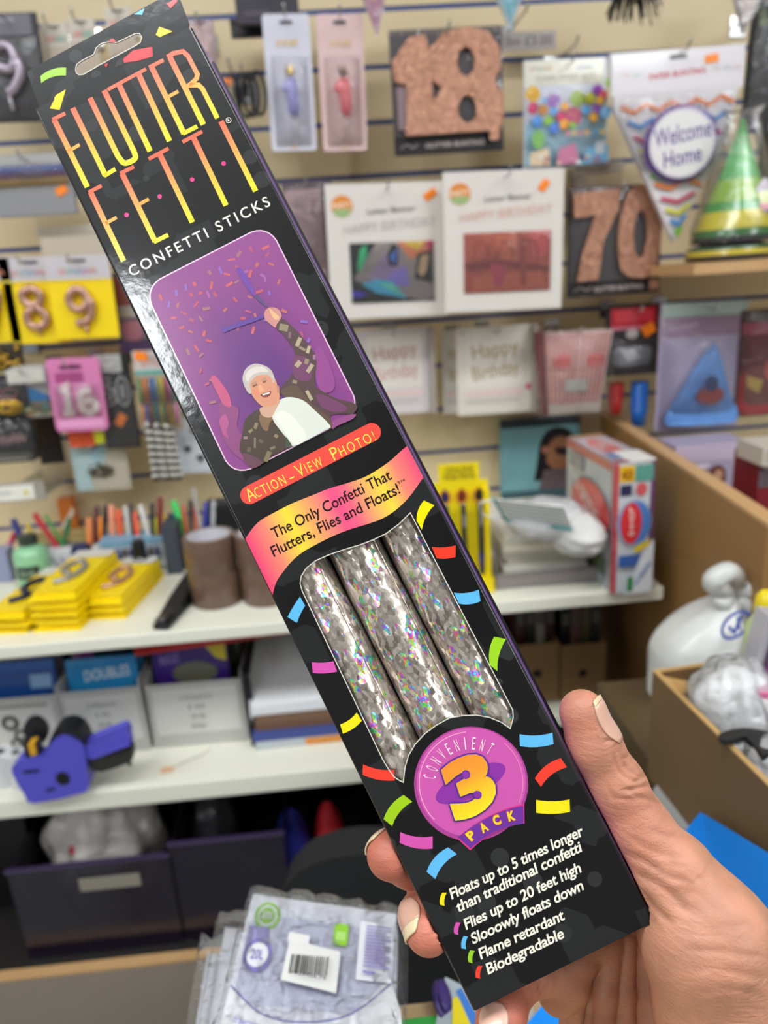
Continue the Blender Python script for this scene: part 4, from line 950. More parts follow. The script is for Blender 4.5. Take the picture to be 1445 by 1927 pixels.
# box of dipped cake candles
it = Item('cake_candle_box', 'candle box', 'grey flat box of blue, purple and gold dipped cake candles left of the carton', 66, 350, 150, 116, 1.19, t=.012, hook='the box of dipped cake candles')
it.slab('card', 0, 0, 150, 116, col='#8d8c8e'); g = it.art(); g.Rc(2, 2, 148, 20, c('#a9a7a4')); g.Rc(4, 22, 146, 60, c('#7d7474')); g.Rc(2, 62, 148, 64, c('#bfb8b0')); it.put('print', g)
for k in range(15):
    g = G(); x = it.X(8 + k * 9.4)
    for z0_, z1_, cl in ((24, 36, '#4a6ab8'), (36, 46, '#6a3a6a'), (46, 60, '#b08a3a')): g.tube([(x, -it.t - .003, it.Z(z0_)), (x, -it.t - .003, it.Z(z1_))], 2.6 * it.sx, c(cl), n=6)
    it.put('candle', g, PP(), smooth=True)
filmfront(it, 2, 20, 148, 62, .003); sticker(it, 128, 72, 22, 15, -25)
# rose gold balloon number candles on yellow card
def yellowpack(label, px, py, num, w=112, h=160, y=1.19, roll=1.5):
    it = Item('number_candle_pack', 'candle pack', label, px, py, w, h, y, t=.005, roll=roll, hook=label.split(' hanging')[0])
    it.slab('card', 0, 0, w, h, col='#fbd800'); g = it.art(); g.Rc(0, 0, w, 44, c('#c9c2c6')); g.P(rrect(w / 2 - 18, 7, w / 2 + 18, 13, 3), c('#4a443e'))
    for k, (cl) in enumerate(['#d88878', '#8fb8b0', '#88a8c8', '#c888b0', '#d88868']): squiggle(g, w / 2 - 34 + k * 14, w / 2 - 22 + k * 14, 29, 12, c(cl), 2, 3, k)
    g.Rc(0, 44, w, 46, c('#f2dc50')); it.put('print', g)
    g = G(); P = {'9': [(68, 82), (60, 64), (44, 60), (32, 76), (38, 94), (56, 96), (70, 80), (72, 98), (62, 118), (40, 124)], '8': [(56, 88), (38, 80), (36, 64), (52, 56), (68, 64), (66, 80), (54, 90), (38, 104), (40, 122), (56, 128), (72, 118), (70, 102), (56, 90)], '7': [(34, 62), (72, 62), (52, 126)]}[num]
    g.tube([(it.X(a + w / 2 - 54), -it.t - .0065, it.Z(b + 2)) for a, b in smooth_path(P, 4)], 7.4 * it.sx, c('#b99080'), n=10)
    g.tube([(it.X(w / 2 + 2), -it.t - .0065, it.Z(130)), (it.X(w / 2 + 4), -it.t - .0065, it.Z(146))], [3.6 * it.sx, 2.4 * it.sx], c('#d8c0b0'), n=8)
    it.put('balloon_number', g, mat('rose_gold_balloon', '#c79a86', .22, .55), smooth=True); return it
yellowpack('yellow pack with rose gold balloon number cut by the left picture edge', -14, 566, '7', 90)
yellowpack('yellow pack with rose gold number eight balloon candle', 68, 566, '8', 112, 162)
yellowpack('yellow pack with rose gold number nine balloon candle', 156, 560, '9', 120, 156, 1.18)
it = Item('shelf_box', 'box', 'plain pale carton above the yellow number nine pack', 150, 462, 120, 66, 1.24, t=.03); it.slab('card', 0, 0, 120, 66, col='#c2b7a4'); it.slab('lid', -1, -1, 121, 12, .0315, col='#cfc6b6')
it = Item('candle_pack', 'candle pack', 'purple and red hanging pack with pink twist, behind the carton edge', 250, 588, 64, 150, 1.21, hook='the purple and red pack')
it.slab('card', 0, 0, 64, 150, col='#4a2a52'); g = it.art(); g.Rc(6, 8, 58, 62, c('#8f3434')); g.Rc(8, 62, 58, 84, c('#b9b0a4')); g.Rc(4, 88, 60, 126, c('#8d6a80')); g.P(rrect(10, 90, 46, 128, 12), c('#c87a88')); g.Rc(2, 130, 62, 148, c('#582a70')); it.put('print', g); filmfront(it, 3, 4, 61, 146)
# small novelty row
it = Item('bead_pack', 'garland pack', 'pack of gold beads at the left edge under the yellow packs', 14, 672, 62, 52, 1.18, hook='the gold bead pack'); it.slab('card', 0, 0, 62, 52, col='#3a3226'); g = G()
for k in range(26): r = random.Random(k); g.lathe([(.0005, -.004), (.0035, -.002), (.004, 0), (.0035, .002), (.0005, .004)], c('#b49448'), 8, (it.X(r.uniform(4, 58)), -.008, it.Z(r.uniform(6, 46))))
it.put('beads', g, mat('gold_bead', '#b8943e', .25, .8), smooth=True, kind='stuff')
it = Item('badge_pack', 'badge pack', 'black oval pack with pink script under the gold beads', 12, 745, 92, 80, 1.17, t=.008, hook='the black oval pack')
it.plate('card', rrect(0, 0, 92, 80, 26), col='#17130f'); g = it.art(); g.E(46, 42, 30, 14, c('#9a5a60'), -25); g.E(46, 42, 26, 11, c('#241a18'), -25); squiggle(g, 26, 66, 42, 14, c('#d8a0a4'), 2, 8, 3); it.put('print', g); filmfront(it, 4, 4, 88, 76, .01)
it = Item('bead_garland', 'garland', 'coil of gold beads below the black oval pack', 20, 765, 66, 40, 1.15, t=.004); g = G()
for k in range(4): g.tube([(it.X(33 + (24 - 4 * k) * math.cos(t)), -.006 - .003 * k, it.Z(20 + (12 - 2 * k) * math.sin(t))) for t in np.linspace(0, 6.28, 22)[:-1]], 2.6 * it.sx, c('#a8873c'), n=6, closed=True)
it.put('string', g, mat('gold_bead', '#b8943e', .25, .8), smooth=True)
it = Item('badge_pack', 'badge pack', 'black rounded blister pack with slanted pink lettering at the far left', 24, 826, 96, 84, 1.17, t=.010, hook='the rounded blister pack')
it.plate('card', rrect(0, 0, 96, 84, 16), col='#14110f'); g = it.art(); squiggle(g, 16, 78, 40, 18, c('#b08a8a'), 3, 12, 5); g.P(rrect(8, 66, 84, 80, 6), c('#6a6860')); g.Rc(20, 76, 74, 79, c('#d8d4c4')); it.put('print', g); filmfront(it, 3, 3, 93, 81, .01)
it = Item('hanging_pack', 'pack', 'dark brown pack hanging behind the pink sixteen candle', 92, 822, 46, 100, 1.235); it.slab('card', 0, 0, 46, 100, col='#2a1f18'); g = it.art(); g.Rc(6, 10, 40, 60, c('#3a2a20')); it.put('print', g)
it = Item('confetti_tub', 'tub', 'clear tub of table confetti with a blue swoosh label', 66, 735, 76, 96, 1.175, t=.012, hook='the confetti tub')
it.plate('tub', rrect(0, 0, 76, 96, 16), col='#b9b4ae'); g = it.art(); g.P([(2, 36), (20, 34), (50, 46), (74, 62), (74, 70), (2, 66)], c('#1f7fc4')); g.P(rrect(3, 66, 73, 92, 8), c('#7f8a6a'))
for k in range(46): r = random.Random(k + 9); g.E(r.uniform(6, 70), r.uniform(70, 90), 2.4, 2, c(r.choice(['#c8a848', '#5a9a5a', '#c05a50', '#e8e4d0', '#4a7ab0', '#3a3a30'])), n=6)
g.Rc(4, 4, 72, 30, c('#c9c4bc')); it.put('print', g); filmfront(it, 3, 3, 73, 93, .008)
it = Item('number_candle_pack', 'candle pack', 'pink blister pack with white number sixteen candles', 148, 742, 98, 136, 1.165, t=.008, roll=1.5, hook='the pink sixteen pack')
it.plate('card', rrect(0, 0, 98, 136, 9), col='#d87fb0'); g = it.art(); g.P(rrect(24, 12, 66, 20, 4), c('#6a3454')); g.Rc(14, 26, 66, 44, c('#a8487e')); g.Rc(10, 48, 90, 50, c('#e8a0c8')); g.Rc(6, 112, 92, 130, c('#e69cc8')); it.put('print', g)
g = G(lambda a, b, l: (it.X(a), -it.t - .004 - l, it.Z(b)), 0, .0004)
for w_, cl in ((15, '#e6d4d0'), (9.5, '#c89aa0'), (5.5, '#f2e8e4')):
    g.St([(22, 62), (32, 54), (32, 98)], w_, c(cl)); g.St([(22, 98), (42, 98)], w_, c(cl), same=True); g.St(smooth_path([(78, 60), (62, 62), (56, 78), (58, 94), (70, 100), (82, 90), (76, 78), (62, 80)], 4), w_, c(cl), same=True)
it.put('numerals', g, PP()); filmfront(it, 6, 46, 92, 110, .007)
it = Item('number_candle_pack', 'candle pack', 'black and white pack with number fifty balloons and an orange sticker', 222, 755, 64, 176, 1.18, t=.005, roll=1, hook='the black fifty pack')
it.slab('card', 0, 0, 64, 176, col='#1c1b1a'); g = it.art(); g.Rc(1, 1, 50, 34, c('#a9a8a4')); g.E(24, 17, 13, 8, c('#c9c6c0'), -8)
for w_, cl in ((12, '#c6c6c2'), (7, '#3a3a3a')):
    g.St([(26, 48), (10, 50), (12, 66), (24, 68), (28, 84), (10, 92)], w_, c(cl)); g.St(smooth_path([(46, 48), (54, 70), (46, 90), (37, 72)], 4, True), w_, c(cl), closed=True, same=True)
it.put('print', g); filmfront(it, 2, 38, 62, 172, .005); sticker(it, 34, 122, 24, 16, -55)
it = Item('candle_pack', 'candle pack', 'pack of many coloured slim candles with a teal and white header', 298, 735, 78, 150, 1.18, t=.006, roll=1.5, hook='the coloured slim candles')
it.slab('card', 0, 0, 78, 150, col='#b8a890'); g = it.art(); g.Rc(2, 2, 76, 44, c('#c9c0bc')); g.Rc(2, 36, 76, 44, c('#5fa8a0')); squiggle(g, 14, 60, 22, 14, c('#c87868'), 2, 7, 2); it.put('print', g)
cols = ['#4f8a4a', '#c8783a', '#c8783a', '#3f6aa0', '#4a7fc0', '#a8a040', '#c8b838', '#a83858', '#c06a9a', '#3a8a6a']
for k in range(10):
    g = G(); x = 8 + k * 6.9; g.tube([(it.X(x), -.010, it.Z(50)), (it.X(x), -.010, it.Z(95))], 2.6 * it.sx, c(cols[k]), n=6); g.tube([(it.X(x), -.010, it.Z(98)), (it.X(x), -.010, it.Z(138))], 2.6 * it.sx, c(cols[(k * 3 + 1) % 10]), n=6); it.put('candle', g, PP(), smooth=True)
filmfront(it, 2, 46, 76, 148, .006); sticker(it, 18, 10, 24, 16, 5)
for k in range(6):      # zig-zag paper straws
    x0_, x1_ = 276 + k * 9, 292 + k * 9.5; a_ = onY(x0_, 795 + k, 1.17 + .006 * (k % 2)); b_ = onY(x1_, 905 - k * .5, 1.16 + .006 * (k % 2)); L_ = np.linalg.norm(b_ - a_)
    r = tag(thing('paper_straw', 'straw', 'x', b_), 'straw', 'black and white zigzag paper straw hanging in the bundle left of the carton', 'zigzag straws in the hanging bundle'); dv_ = (a_ - b_) / L_; g = G(); n = 16
    for i in range(n): g.tube([dv_ * L_ * i / n + np.array([.0012 * (1 if i % 2 else -1), 0, 0]), dv_ * L_ * (i + 1) / n + np.array([-.0012 * (1 if i % 2 else -1), 0, 0])], .0036, c('#e0dcd2' if i % 2 else '#1f1e1c'), n=7)
    obj('tube', g, PP(), r, smooth=True)
it = Item('sticker_sheet', 'pack', 'white sheet with small black hearts tucked behind the carton', 380, 815, 100, 150, 1.21, roll=1, hook='the white heart sheet')
it.slab('card', 0, 0, 100, 150, .002, col='#ccd0d6'); g = it.art()
for x, y in ((22, 34), (34, 66), (18, 100), (40, 118), (60, 50)): g.E(x, y, 4, 4, c('#2a2c34'), n=8); g.E(x + 6, y, 4, 4, c('#2a2c34'), n=8); g.P([(x - 4, y + 1), (x + 10, y + 1), (x + 3, y + 9)], c('#2a2c34'))
squiggle(g, 10, 50, 82, 6, c('#8a94a8'), 1.2, 9, 2); it.put('print', g)
it = Item('net_pack', 'pack', 'orange net pack with a neon yellow corner under the pink sixteen pack', 165, 822, 68, 34, 1.185, t=.006); it.slab('card', 0, 0, 48, 34, col='#e0562a', m=mat('orange_net', None, .6, bump=.8, bs=500)); it.slab('corner', 48, 2, 66, 30, .007, col='#dce22a', m=PP())
it = Item('bead_pack', 'garland pack', 'pale blue and cream card with a heap of dark beads', 190, 876, 104, 94, 1.2, roll=1, hook='the dark bead card'); it.slab('card', 0, 0, 104, 94, .003, col='#b4ab98'); g = it.art(); g.P([(0, 0), (70, 0), (62, 40), (30, 60), (34, 92), (4, 92)], c('#a5bcbc')); g.P([(36, 4), (68, 4), (60, 34), (40, 34)], c('#8fb0bc')); it.put('print', g); g = G()
for k in range(60): r = random.Random(k + 50); q, t = r.uniform(0, 6.28), r.random() ** .5; g.lathe([(.0004, -.002), (.002, -.001), (.0023, 0), (.002, .001), (.0004, .002)], c('#4a4438'), 6, (it.X(52 + 25 * t * math.cos(q)), -.0065, it.Z(54 + 13 * t * math.sin(q))))
it.put('beads', g, mat('dark_bead', '#5a5244', .3, .5), smooth=True, kind='stuff')
it = Item('price_label_holder', 'label holder', 'clear price label holder with a white ticket at the lower left of the wall', 38, 925, 96, 36, 1.1, t=.006); it.slab('holder', 0, 0, 96, 36, .003, col='#9a948a', m=PP()); it.slab('ticket', 4, 5, 76, 33, .002, y=-.003, col='#e4e2da'); g = it.art(-.0005); g.lay += .001; g.E(62, 19, 5, 5, c('#d8c86a'), n=8); g.Rc(12, 16, 34, 18, c('#8a8a8a')); it.put('print', g)
it.put('arm', G().box(-.03, 0, .002, .03, .17, .012), FILML())
# --- middle top
it = Item('dark_pack', 'pack', 'dark purple pack hanging at the top beside the lilac candle card', 503, 12, 118, 74, 1.19, t=.01, hook='the dark purple pack'); it.slab('card', 0, 0, 118, 74, col='#251c2a'); g = it.art(); g.Rc(8, 8, 110, 30, c('#342a3a')); g.Rc(14, 50, 60, 58, c('#4a3c50')); it.put('print', g)
it = Item('dark_pack', 'pack', 'small black pack under the dark purple one', 470, 56, 70, 34, 1.22, t=.01); it.slab('card', 0, 0, 70, 34, col='#130f12'); it.slab('lid', 0, 0, 70, 8, .012, col='#1e181c')
it = Item('hair_tie_bundle', 'bands', 'bundle of black elastic bands hanging by the carton edge', 464, 182, 84, 96, 1.19, t=.004, hook='the black elastic bands')
for k, (x, rx, q) in enumerate(((18, 12, 0), (40, 16, 8), (52, 15, -6), (66, 13, 4))):
    it.tubes('band', [[(x + rx * math.cos(t), 50 + 40 * math.sin(t)) for t in np.linspace(0, 6.283, 25)[:-1]]], 3.4, -.006 - .005 * k, mat('black_elastic', '#15131a', .6), closed=True)
it.slab('label', 4, 22, 22, 34, .001, y=-.03, col='#d8763a')
def onecard(label, px, cardc, bodyc, crown, w, hook):
    it = Item('number_candle_pack', 'candle pack', label, px, 160, w, 256, 1.185, t=.006, roll=1.5, hook=hook)
    it.plate('card', rrect(0, 0, w, 256, 6), col=cardc); g = it.art(); g.P(rrect(w / 2 - 12, 12, w / 2 + 12, 19, 3), c('#4a4650'))
    for k, x in enumerate((-16, -5, 6, 14)): g.P([(w / 2 + x - 3, 48), (w / 2 + x + 5, 46), (w / 2 + x + 2, 60), (w / 2 + x - 4, 58)], c('#d8b890'))
    r = random.Random(px)
    for k in range(14): x, y = r.uniform(12, w - 14), r.uniform(90, 240); g.P([(x, y), (x + 4, y - 2), (x + 5, y + 2)], c('#dcc8a8'))
    g.E(w / 2, 250, 6, 2.5, c('#d8b080'), n=8); it.put('print', g)
    y = -.016; g = G(); X_, Z_ = it.X, it.Z; cx_ = w / 2
    for p, r_ in (([(cx_ + 3, 122), (cx_ + 5, 190)], 11), ([(cx_ + 2, 124), (cx_ - 12, 146)], 8.5)): g.tube([(X_(a), y, Z_(b)) for a, b in smooth_path([p[0], ((p[0][0] + p[1][0]) / 2, (p[0][1] + p[1][1]) / 2), p[1]], 3)], [r_ * it.sx * q for q in ((.7, .95, 1, 1, 1, .95, .7))], c(bodyc), n=12)
    it.put('candle', g, mat('wax_' + bodyc[1:], bodyc, .35, sss=.1), smooth=True)
    g = G()
    for q in range(5): a = q * 1.257; g.prism([(-.003, 0), (.003, 0), (0, .012)], -.0005, .0005, c(crown), f=lambda x_, t, z_, a=a: (X_(cx_ + 1) + .006 * math.cos(a) - x_ * math.sin(a), y + .006 * math.sin(a) + x_ * math.cos(a) + t, Z_(112) + z_))
    g.lathe([(.0062, 0), (.0066, .005)], c(crown), 14, (X_(cx_ + 1), y, Z_(114))); it.put('crown', g, mat('crown_' + crown[1:], crown, .25, .7))
    it.tubes('stick', [[(cx_ + 5, 198), (cx_ + 7, 240)]], 1.8, -.012, col='#e8e0dc'); filmfront(it, 10, 76, w - 8, 246, .018, 'clear_blister', film('blister', .04, '#ffffff', .1, .5, 60, .8)); return it
onecard('lilac number one candle with gold crown on a white card', 546, '#d2d0dc', '#9f9ad6', '#b89a48', 86, 'the lilac number one candle')
onecard('coral number one candle with bronze crown on a pale pink card', 644, '#dcbcba', '#ea6a72', '#6a4a3a', 84, 'the coral number one candle')
# bunting points
def pennant(label, pts, Y, col, col2, extra=None):
    xs_, ys_ = [p[0] for p in pts], [p[1] for p in pts]; x0_, y0_, x1_, y1_ = min(xs_), min(ys_), max(xs_), max(ys_)
    it = Item('bunting_pack', 'bunting', label, (x0_ + x1_) / 2, (y0_ + y1_) / 2, x1_ - x0_, y1_ - y0_, Y, t=.008)
    q = [(a - x0_, b - y0_) for a, b in pts]; it.plate('pennant', q, col=col); cx_, cy_ = sum(a for a, b in q) / len(q), sum(b for a, b in q) / len(q)
    g = it.art(); g.P([(cx_ + (a - cx_) * .82, cy_ + (b - cy_) * .82) for a, b in q], c(col2))
    if extra: extra(g, cx_, cy_)
    it.put('print', g); it.plate('clear_sleeve', [(cx_ + (a - cx_) * 1.12, cy_ + (b - cy_) * 1.12) for a, b in q], t=.0004, y=-.0095, m=FILM()); return it
pennant('pink bunting point with gold print hanging at the top', [(664, -60), (738, -60), (706, 72)], 1.17, '#c490a4', '#b98296', lambda g, x, y: g.E(x, y + 16, 7, 5, c('#e0b070'), n=8))
pennant('sparkling blue bunting point at the top beside the number eighteen', [(912, -60), (1000, -60), (958, 60)], 1.17, '#aac4cc', '#62b4c4', lambda g, x, y: [g.E(x + random.Random(k).uniform(-12, 12), y + random.Random(k + 5).uniform(-25, 30), 2, 2, c('#d8f0f4'), n=6) for k in range(12)])
pennant('pale spotted bunting point at the top right corner', [(1362, -60), (1452, -60), (1398, 66)], 1.17, '#a89894', '#d6c4bc', lambda g, x, y: [g.E(x + u * 12, y + v * 12, 5, 5, c('#d88a80'), n=8) for u, v in ((-1, 0), (1, 1), (0, -2))])
# foil tassels
it = Item('tassel_bundle', 'tassels', 'bundle of black foil tassels hanging at the top right', 1186, 2, 116, 100, 1.17)
g = G()
for k in range(70): r = random.Random(k); x = r.uniform(8, 104); g.tube([(it.X(58 + (x - 58) * .3), -r.uniform(0, .03), it.Z(0)), (it.X(x), -r.uniform(0, .04), it.Z(r.uniform(50, 100)))], .0011, c('#1a1718'), n=4)
it.put('strands', g, mat('black_foil', '#1c1918', .3, .5), kind='stuff'); filmfront(it, 60, 30, 114, 98, .03)
# number boards
def numberbox(label, px, py, w, h, Y, draw, hook, tcol, foot, yaw=0):
    it = Item('number_bunting_pack', 'banner pack', label, px, py, w, h, Y, t=.012, hook=hook, yaw=yaw)
    it.slab('box', 0, 0, w, h, col='#4a3f44'); g = it.art(); g.Rc(0, h - foot, w, h, c('#1d1718')); g.Rc(2, 2, w - 2, 10, c('#6a5c58')); g.T(tcol, w * .28, h - foot * .32, w * .82, h - foot * .36, (0, -9), c('#c8b8b0'), .01); g.St([(10, h - 12), (22, h - 20), (34, h - 12), (44, h - 20)], 1.3, c('#b8aca4')); it.put('print', g)
    draw(it); filmfront(it, 2, 4, w - 2, h - foot, .004, 'clear_front', FILML()); return it
GL = glitter('rose_gold_glitter', '#8e5c46', '#c9987f')
def d18(it):
    it.plate('numerals', [(2, 60), (34, 18), (64, 14), (70, 40), (96, 12), (140, 4), (178, 14), (198, 44), (200, 80), (188, 104), (204, 130), (204, 180), (196, 196), (20, 198), (26, 104), (4, 96)], t=.010, y=-.0125, m=GL,
             holes=[[(136 + 16 * math.cos(t), 66 + 26 * math.sin(t)) for t in np.linspace(0, 6.28, 19)[:-1]], [(136 + 17 * math.cos(t), 154 + 26 * math.sin(t)) for t in np.linspace(0, 6.28, 19)[:-1]], [(72, 96), (90, 112), (74, 136)]])
    it.slab('side_card', 8, 104, 28, 186, .006, y=-.012, col='#8a7478')
    it.plate('badge', rrect(176, 190, 194, 216, 4), t=.001, y=-.024, col='#c8745a', m=GL)
numberbox('large rose gold glitter number eighteen in a dark display box', 840, 176, 206, 232, 1.16, d18, 'the number eighteen box', 'GLITTER BUNTING', 34)
def d70(it):
    it.plate('seven', [(4, 12), (88, 6), (86, 46), (60, 100), (52, 172), (12, 174), (22, 120), (44, 52), (6, 56)], t=.010, y=-.0125, m=GL)
    it.plate('zero', smooth_path([(132, 2), (160, 24), (166, 90), (156, 160), (132, 174), (96, 160), (86, 100), (94, 40), (108, 10)], 3, True), t=.011, y=-.0125, m=GL, holes=[[(127 + 13 * math.cos(t), 92 + 44 * math.sin(t)) for t in np.linspace(0, 6.28, 19)[:-1]]])
    it.plate('badge', rrect(146, 178, 164, 198, 4), t=.001, y=-.024, col='#c8745a', m=GL)
numberbox('rose gold glitter number seventy in a dark display box', 1152, 455, 172, 204, 1.15, d70, 'the number seventy box', 'GLITTER BUNTING', 28)
it = Item('clear_bag', 'bag', 'clear header bag above the number seventy box', 1125, 336, 90, 60, 1.18, t=.005, hook='the clear header bag'); it.slab('header', 0, 0, 90, 22, col='#c0b4a4'); it.slab('sleeve', 2, 22, 88, 60, .003, m=FILM())
it = Item('glitter_pack', 'banner pack', 'mauve glitter pack half hidden by the carton edge', 585, 440, 92, 190, 1.19, t=.012, hook='the mauve glitter pack'); it.slab('box', 0, 0, 92, 190, col='#5a4c50'); it.slab('glitter_panel', 4, 14, 72, 180, .004, y=-.012, m=glitter('mauve_glitter', '#8a7074', '#b49a9e')); filmfront(it, 2, 4, 90, 186, .004)
# shelf edge price strip
it = Item('price_ticket', 'price ticket', 'clear price strip printed with a length and price, beside the number eighteen', 990, 78, 112, 36, 1.24, t=.002); it.slab('strip', 0, 0, 112, 36, col='#b4aaa4'); g = it.art(); g.T('10m £3.00', 8, 27, 104, 27, (0, -19), c('#4a4448'), 0); it.put('print', g)
# balloon garland kit
it = Item('balloon_garland_pack', 'garland pack', 'flat pack picturing a bright balloon garland, right of the number eighteen', 1062, 217, 156, 204, 1.17, t=.005, hook='the balloon garland pack', roll=.5)
it.slab('card', 0, 0, 156, 204, col='#d2d6de'); g = it.art(); g.Rc(0, 0, 148, 46, c('#e4dfce'))
for x0_, cl in ((10, '#c86a8a'), (24, '#7aa85a'), (38, '#c88a4a'), (98, '#7a9ad0'), (112, '#88b0c8')): squiggle(g, x0_, x0_ + 13, 16, 7, c(cl), 1.6, 3, x0_)
g.T('GARLAND KIT', 22, 38, 132, 36, (0, -9), c('#a8a49a')); g.Rc(2, 48, 154, 118, c('#d9dbe6')); g.P([(2, 118), (154, 108), (154, 200), (2, 200)], c('#a9d0e0'))
r = random.Random(5); bal = [(16, 62, 14, '#eebb18'), (54, 76, 13, '#a66ac0'), (98, 74, 14, '#a8c828'), (90, 108, 17, '#e0306e'), (16, 88, 10, '#d0366a'), (34, 92, 9, '#eea21c'), (120, 76, 10, '#c8ca30'), (134, 60, 9, '#8a3aa8'), (144, 70, 8, '#e0506a'), (22, 114, 10, '#5090d8'), (44, 114, 9, '#8abf3a'), (66, 106, 9, '#d83a70'), (54, 128, 10, '#4a7cd0'), (72, 122, 9, '#f0a420'), (112, 98, 8, '#58a8e0'), (126, 112, 8, '#f0b030'), (132, 96, 8, '#8a4ab0'), (148, 104, 11, '#80b8e4'), (52, 98, 7, '#60a4e0'), (72, 90, 7, '#f0a830'), (136, 82, 7, '#f0b424'), (152, 50, 7, '#a0c838'), (34, 78, 5, '#7ab4e0'), (86, 126, 6, '#90c040')]
for x, y, q, cl in bal: g.E(x, y, q, q * 1.08, c(cl), n=14); g.E(x - q * .3, y - q * .35, q * .25, q * .2, tuple(min(1, v * 1.0 + .25) for v in c(cl)[:3]) + (1,), n=8)
for k, (x, cl) in enumerate([(72, '#e890a0'), (84, '#e8c060'), (96, '#d87888'), (108, '#f0b850'), (124, '#60a8d0'), (136, '#e0c050')]): g.P([(x, 138), (x + 10, 136), (x + 5, 150)], c(cl))
g.E(22, 150, 12, 18, c('#82b864')); g.P([(60, 170), (90, 160), (100, 200), (56, 200)], c('#c87a9a')); g.P([(6, 176), (40, 166), (44, 200), (6, 200)], c('#e0c8a8')); g.P([(112, 172), (152, 164), (154, 200), (104, 200)], c('#6aaed4')); g.Rc(128, 160, 146, 182, c('#c8ccd0'))
for k in range(14): g.E(r.uniform(8, 148), r.uniform(185, 200), 4, 3, c(r.choice(['#e8eef0', '#c05a6a', '#4a8ac0', '#e8d8b0'])), n=6)
it.put('print', g, PG()); filmfront(it, 1, 46, 155, 202, .006)
# welcome banner
it = Item('bunting_pack', 'bunting', 'zigzag striped pennant pack reading welcome home on a round badge', 1266, 282, 246, 368, 1.115, t=.010, roll=-1.2, hook='the welcome home bunting')
it.plate('card', [(0, 4), (244, 4), (234, 84), (216, 170), (124, 366), (8, 100)], col='#d8d2d4')
g = it.art(); g.Rc(2, 6, 242, 80, c('#ded8dc')); g.P(rrect(106, 14, 138, 22, 4), c('#5a544e')); g.T('PAPER BUNTING', 70, 56, 172, 50, (0, -11), c('#d04a54'), .02)
for x, cl in ((22, '#d8b4b0'), (40, '#b8c8b0'), (184, '#d8bcb0'), (204, '#b4bccc'), (222, '#d8b0b0')): squiggle(g, x, x + 13, 44, 10, c(cl), 1.5, 3, x)
TRI = lambda y: (12 + (y - 90) * .43, 232 - (y - 90) * .38)
for y, cl in [(106, '#e07a38'), (134, '#3f8ad0'), (162, '#cf4a6a'), (188, '#d8d030'), (212, '#7a4aa8'), (236, '#7ac040'), (254, '#e07a38'), (282, '#c84a6c'), (304, '#d8d23a'), (326, '#3f8ad0'), (346, '#7ac040')]:
    a_, b_ = TRI(y); n = max(2, int((b_ - a_) / 23)); pts = [(a_ + (b_ - a_) * i / n, y + (7 if i % 2 else -6) - (i / n) * 6) for i in range(n + 1)]
    if b_ - a_ > 8: g.St(pts, 7.5, c(cl))
g.E(125, 178, 66, 70, c('#7a5a9c'), n=40)
for k in range(40): t = k * 6.283 / 40; g.E(125 + 66 * math.cos(t), 178 + 70 * math.sin(t), 4, 4, c('#7a5a9c'), n=6)
g.E(125, 178, 61, 65, c('#cfc6d8'), n=40); g.E(125, 178, 57, 61, c('#e6e2e0'), n=40)
g.T('Welcome', 74, 182, 178, 168, (-2, -34), c('#6a5298'), .01); g.T('Home', 92, 222, 162, 212, (-2, -32), c('#6a5298'), .01); it.put('print', g, PG()); sticker(it, 182, 26, 24, 15, -6)
filmfront(it, 10, 86, 228, 220, .01)
# cone hats on a ledge
ZLG = onY(1340, 494, 1.04)[2]
lg = thing('ledge', 'shelf', 'short pale wood ledge under the party hats', (onY(1345, 500, 1.15)[0], WALLY, ZLG - .014)); obj('board', G().box(-.11, -.29, 0, .42, -.001, .014), WOODE, lg)
for k, (x, y, rr_, hh, lab) in enumerate([(1380, 470, 74, 205, 'green printed party hat standing on top of the hat stack'), (1372, 486, 78, 70, 'lowest party hat of the stack, only its yellow and black rim showing')]):
    p = onY(x, y, 1.06); sc_ = camz(p) / F; p[2] = ZLG + (.0015 if k else .024); R1, H1 = rr_ * sc_, hh * sc_ * 1.02
    t = thing('party_hat', 'party hat', lab, p)
    if k == 0:
        pr = [(R1, 0), (R1, .008), (R1 * .96, .018), (R1 * .80, H1 * .26), (R1 * .72, H1 * .34), (R1 * .5, H1 * .52), (R1 * .3, H1 * .72), (R1 * .14, H1 * .88), (.002, H1)]
        cl = [c(q) for q in ('#2c2a2a', '#3a7a34', '#e0cf3a', '#4aa04a', '#9ac04a', '#5fb45f', '#7cc07a', '#6ab86a')]
        obj('cone', G().lathe(pr, n=28, o=(0, 0, 0), cols=cl), PG(), t, smooth=True)
        g = G(lambda a, b, l: ((.02 + a) , -R1 * (1 - b / H1) - .001 - l, b), 0, .0004); g.P([(-.026, .035), (.03, .035), (.026, .062), (.0, .08), (-.02, .06)], c('#6a2a50')); g.E(.002, .054, .016, .009, c('#c8d23a'), 0, 12); g.P([(-.02, .040), (.024, .038), (.024, .046), (-.018, .048)], c('#d8506a')); obj('print', g, PG(), t)
        obj('clear_bag', G().lathe([(R1 * 1.06, .0), (R1 * 1.06, .02), (R1 * .92, H1 * .3), (R1 * .6, H1 * .7), (R1 * .35, H1 * 1.02), (R1 * .5, H1 * 1.1)], n=20, cap=False), FILM(), t, smooth=True)
    else: obj('cone', G().lathe([(R1, 0), (R1, .007), (R1 * .98, .0135), (R1 * .97, .018), (R1 * .6, .0232), (.002, .0236)], n=28, cols=[c('#262626'), c('#c8b23a'), c('#3a5a3a'), c('#2c2c2c'), c('#2c2c2c')]), PG(), t, smooth=True)
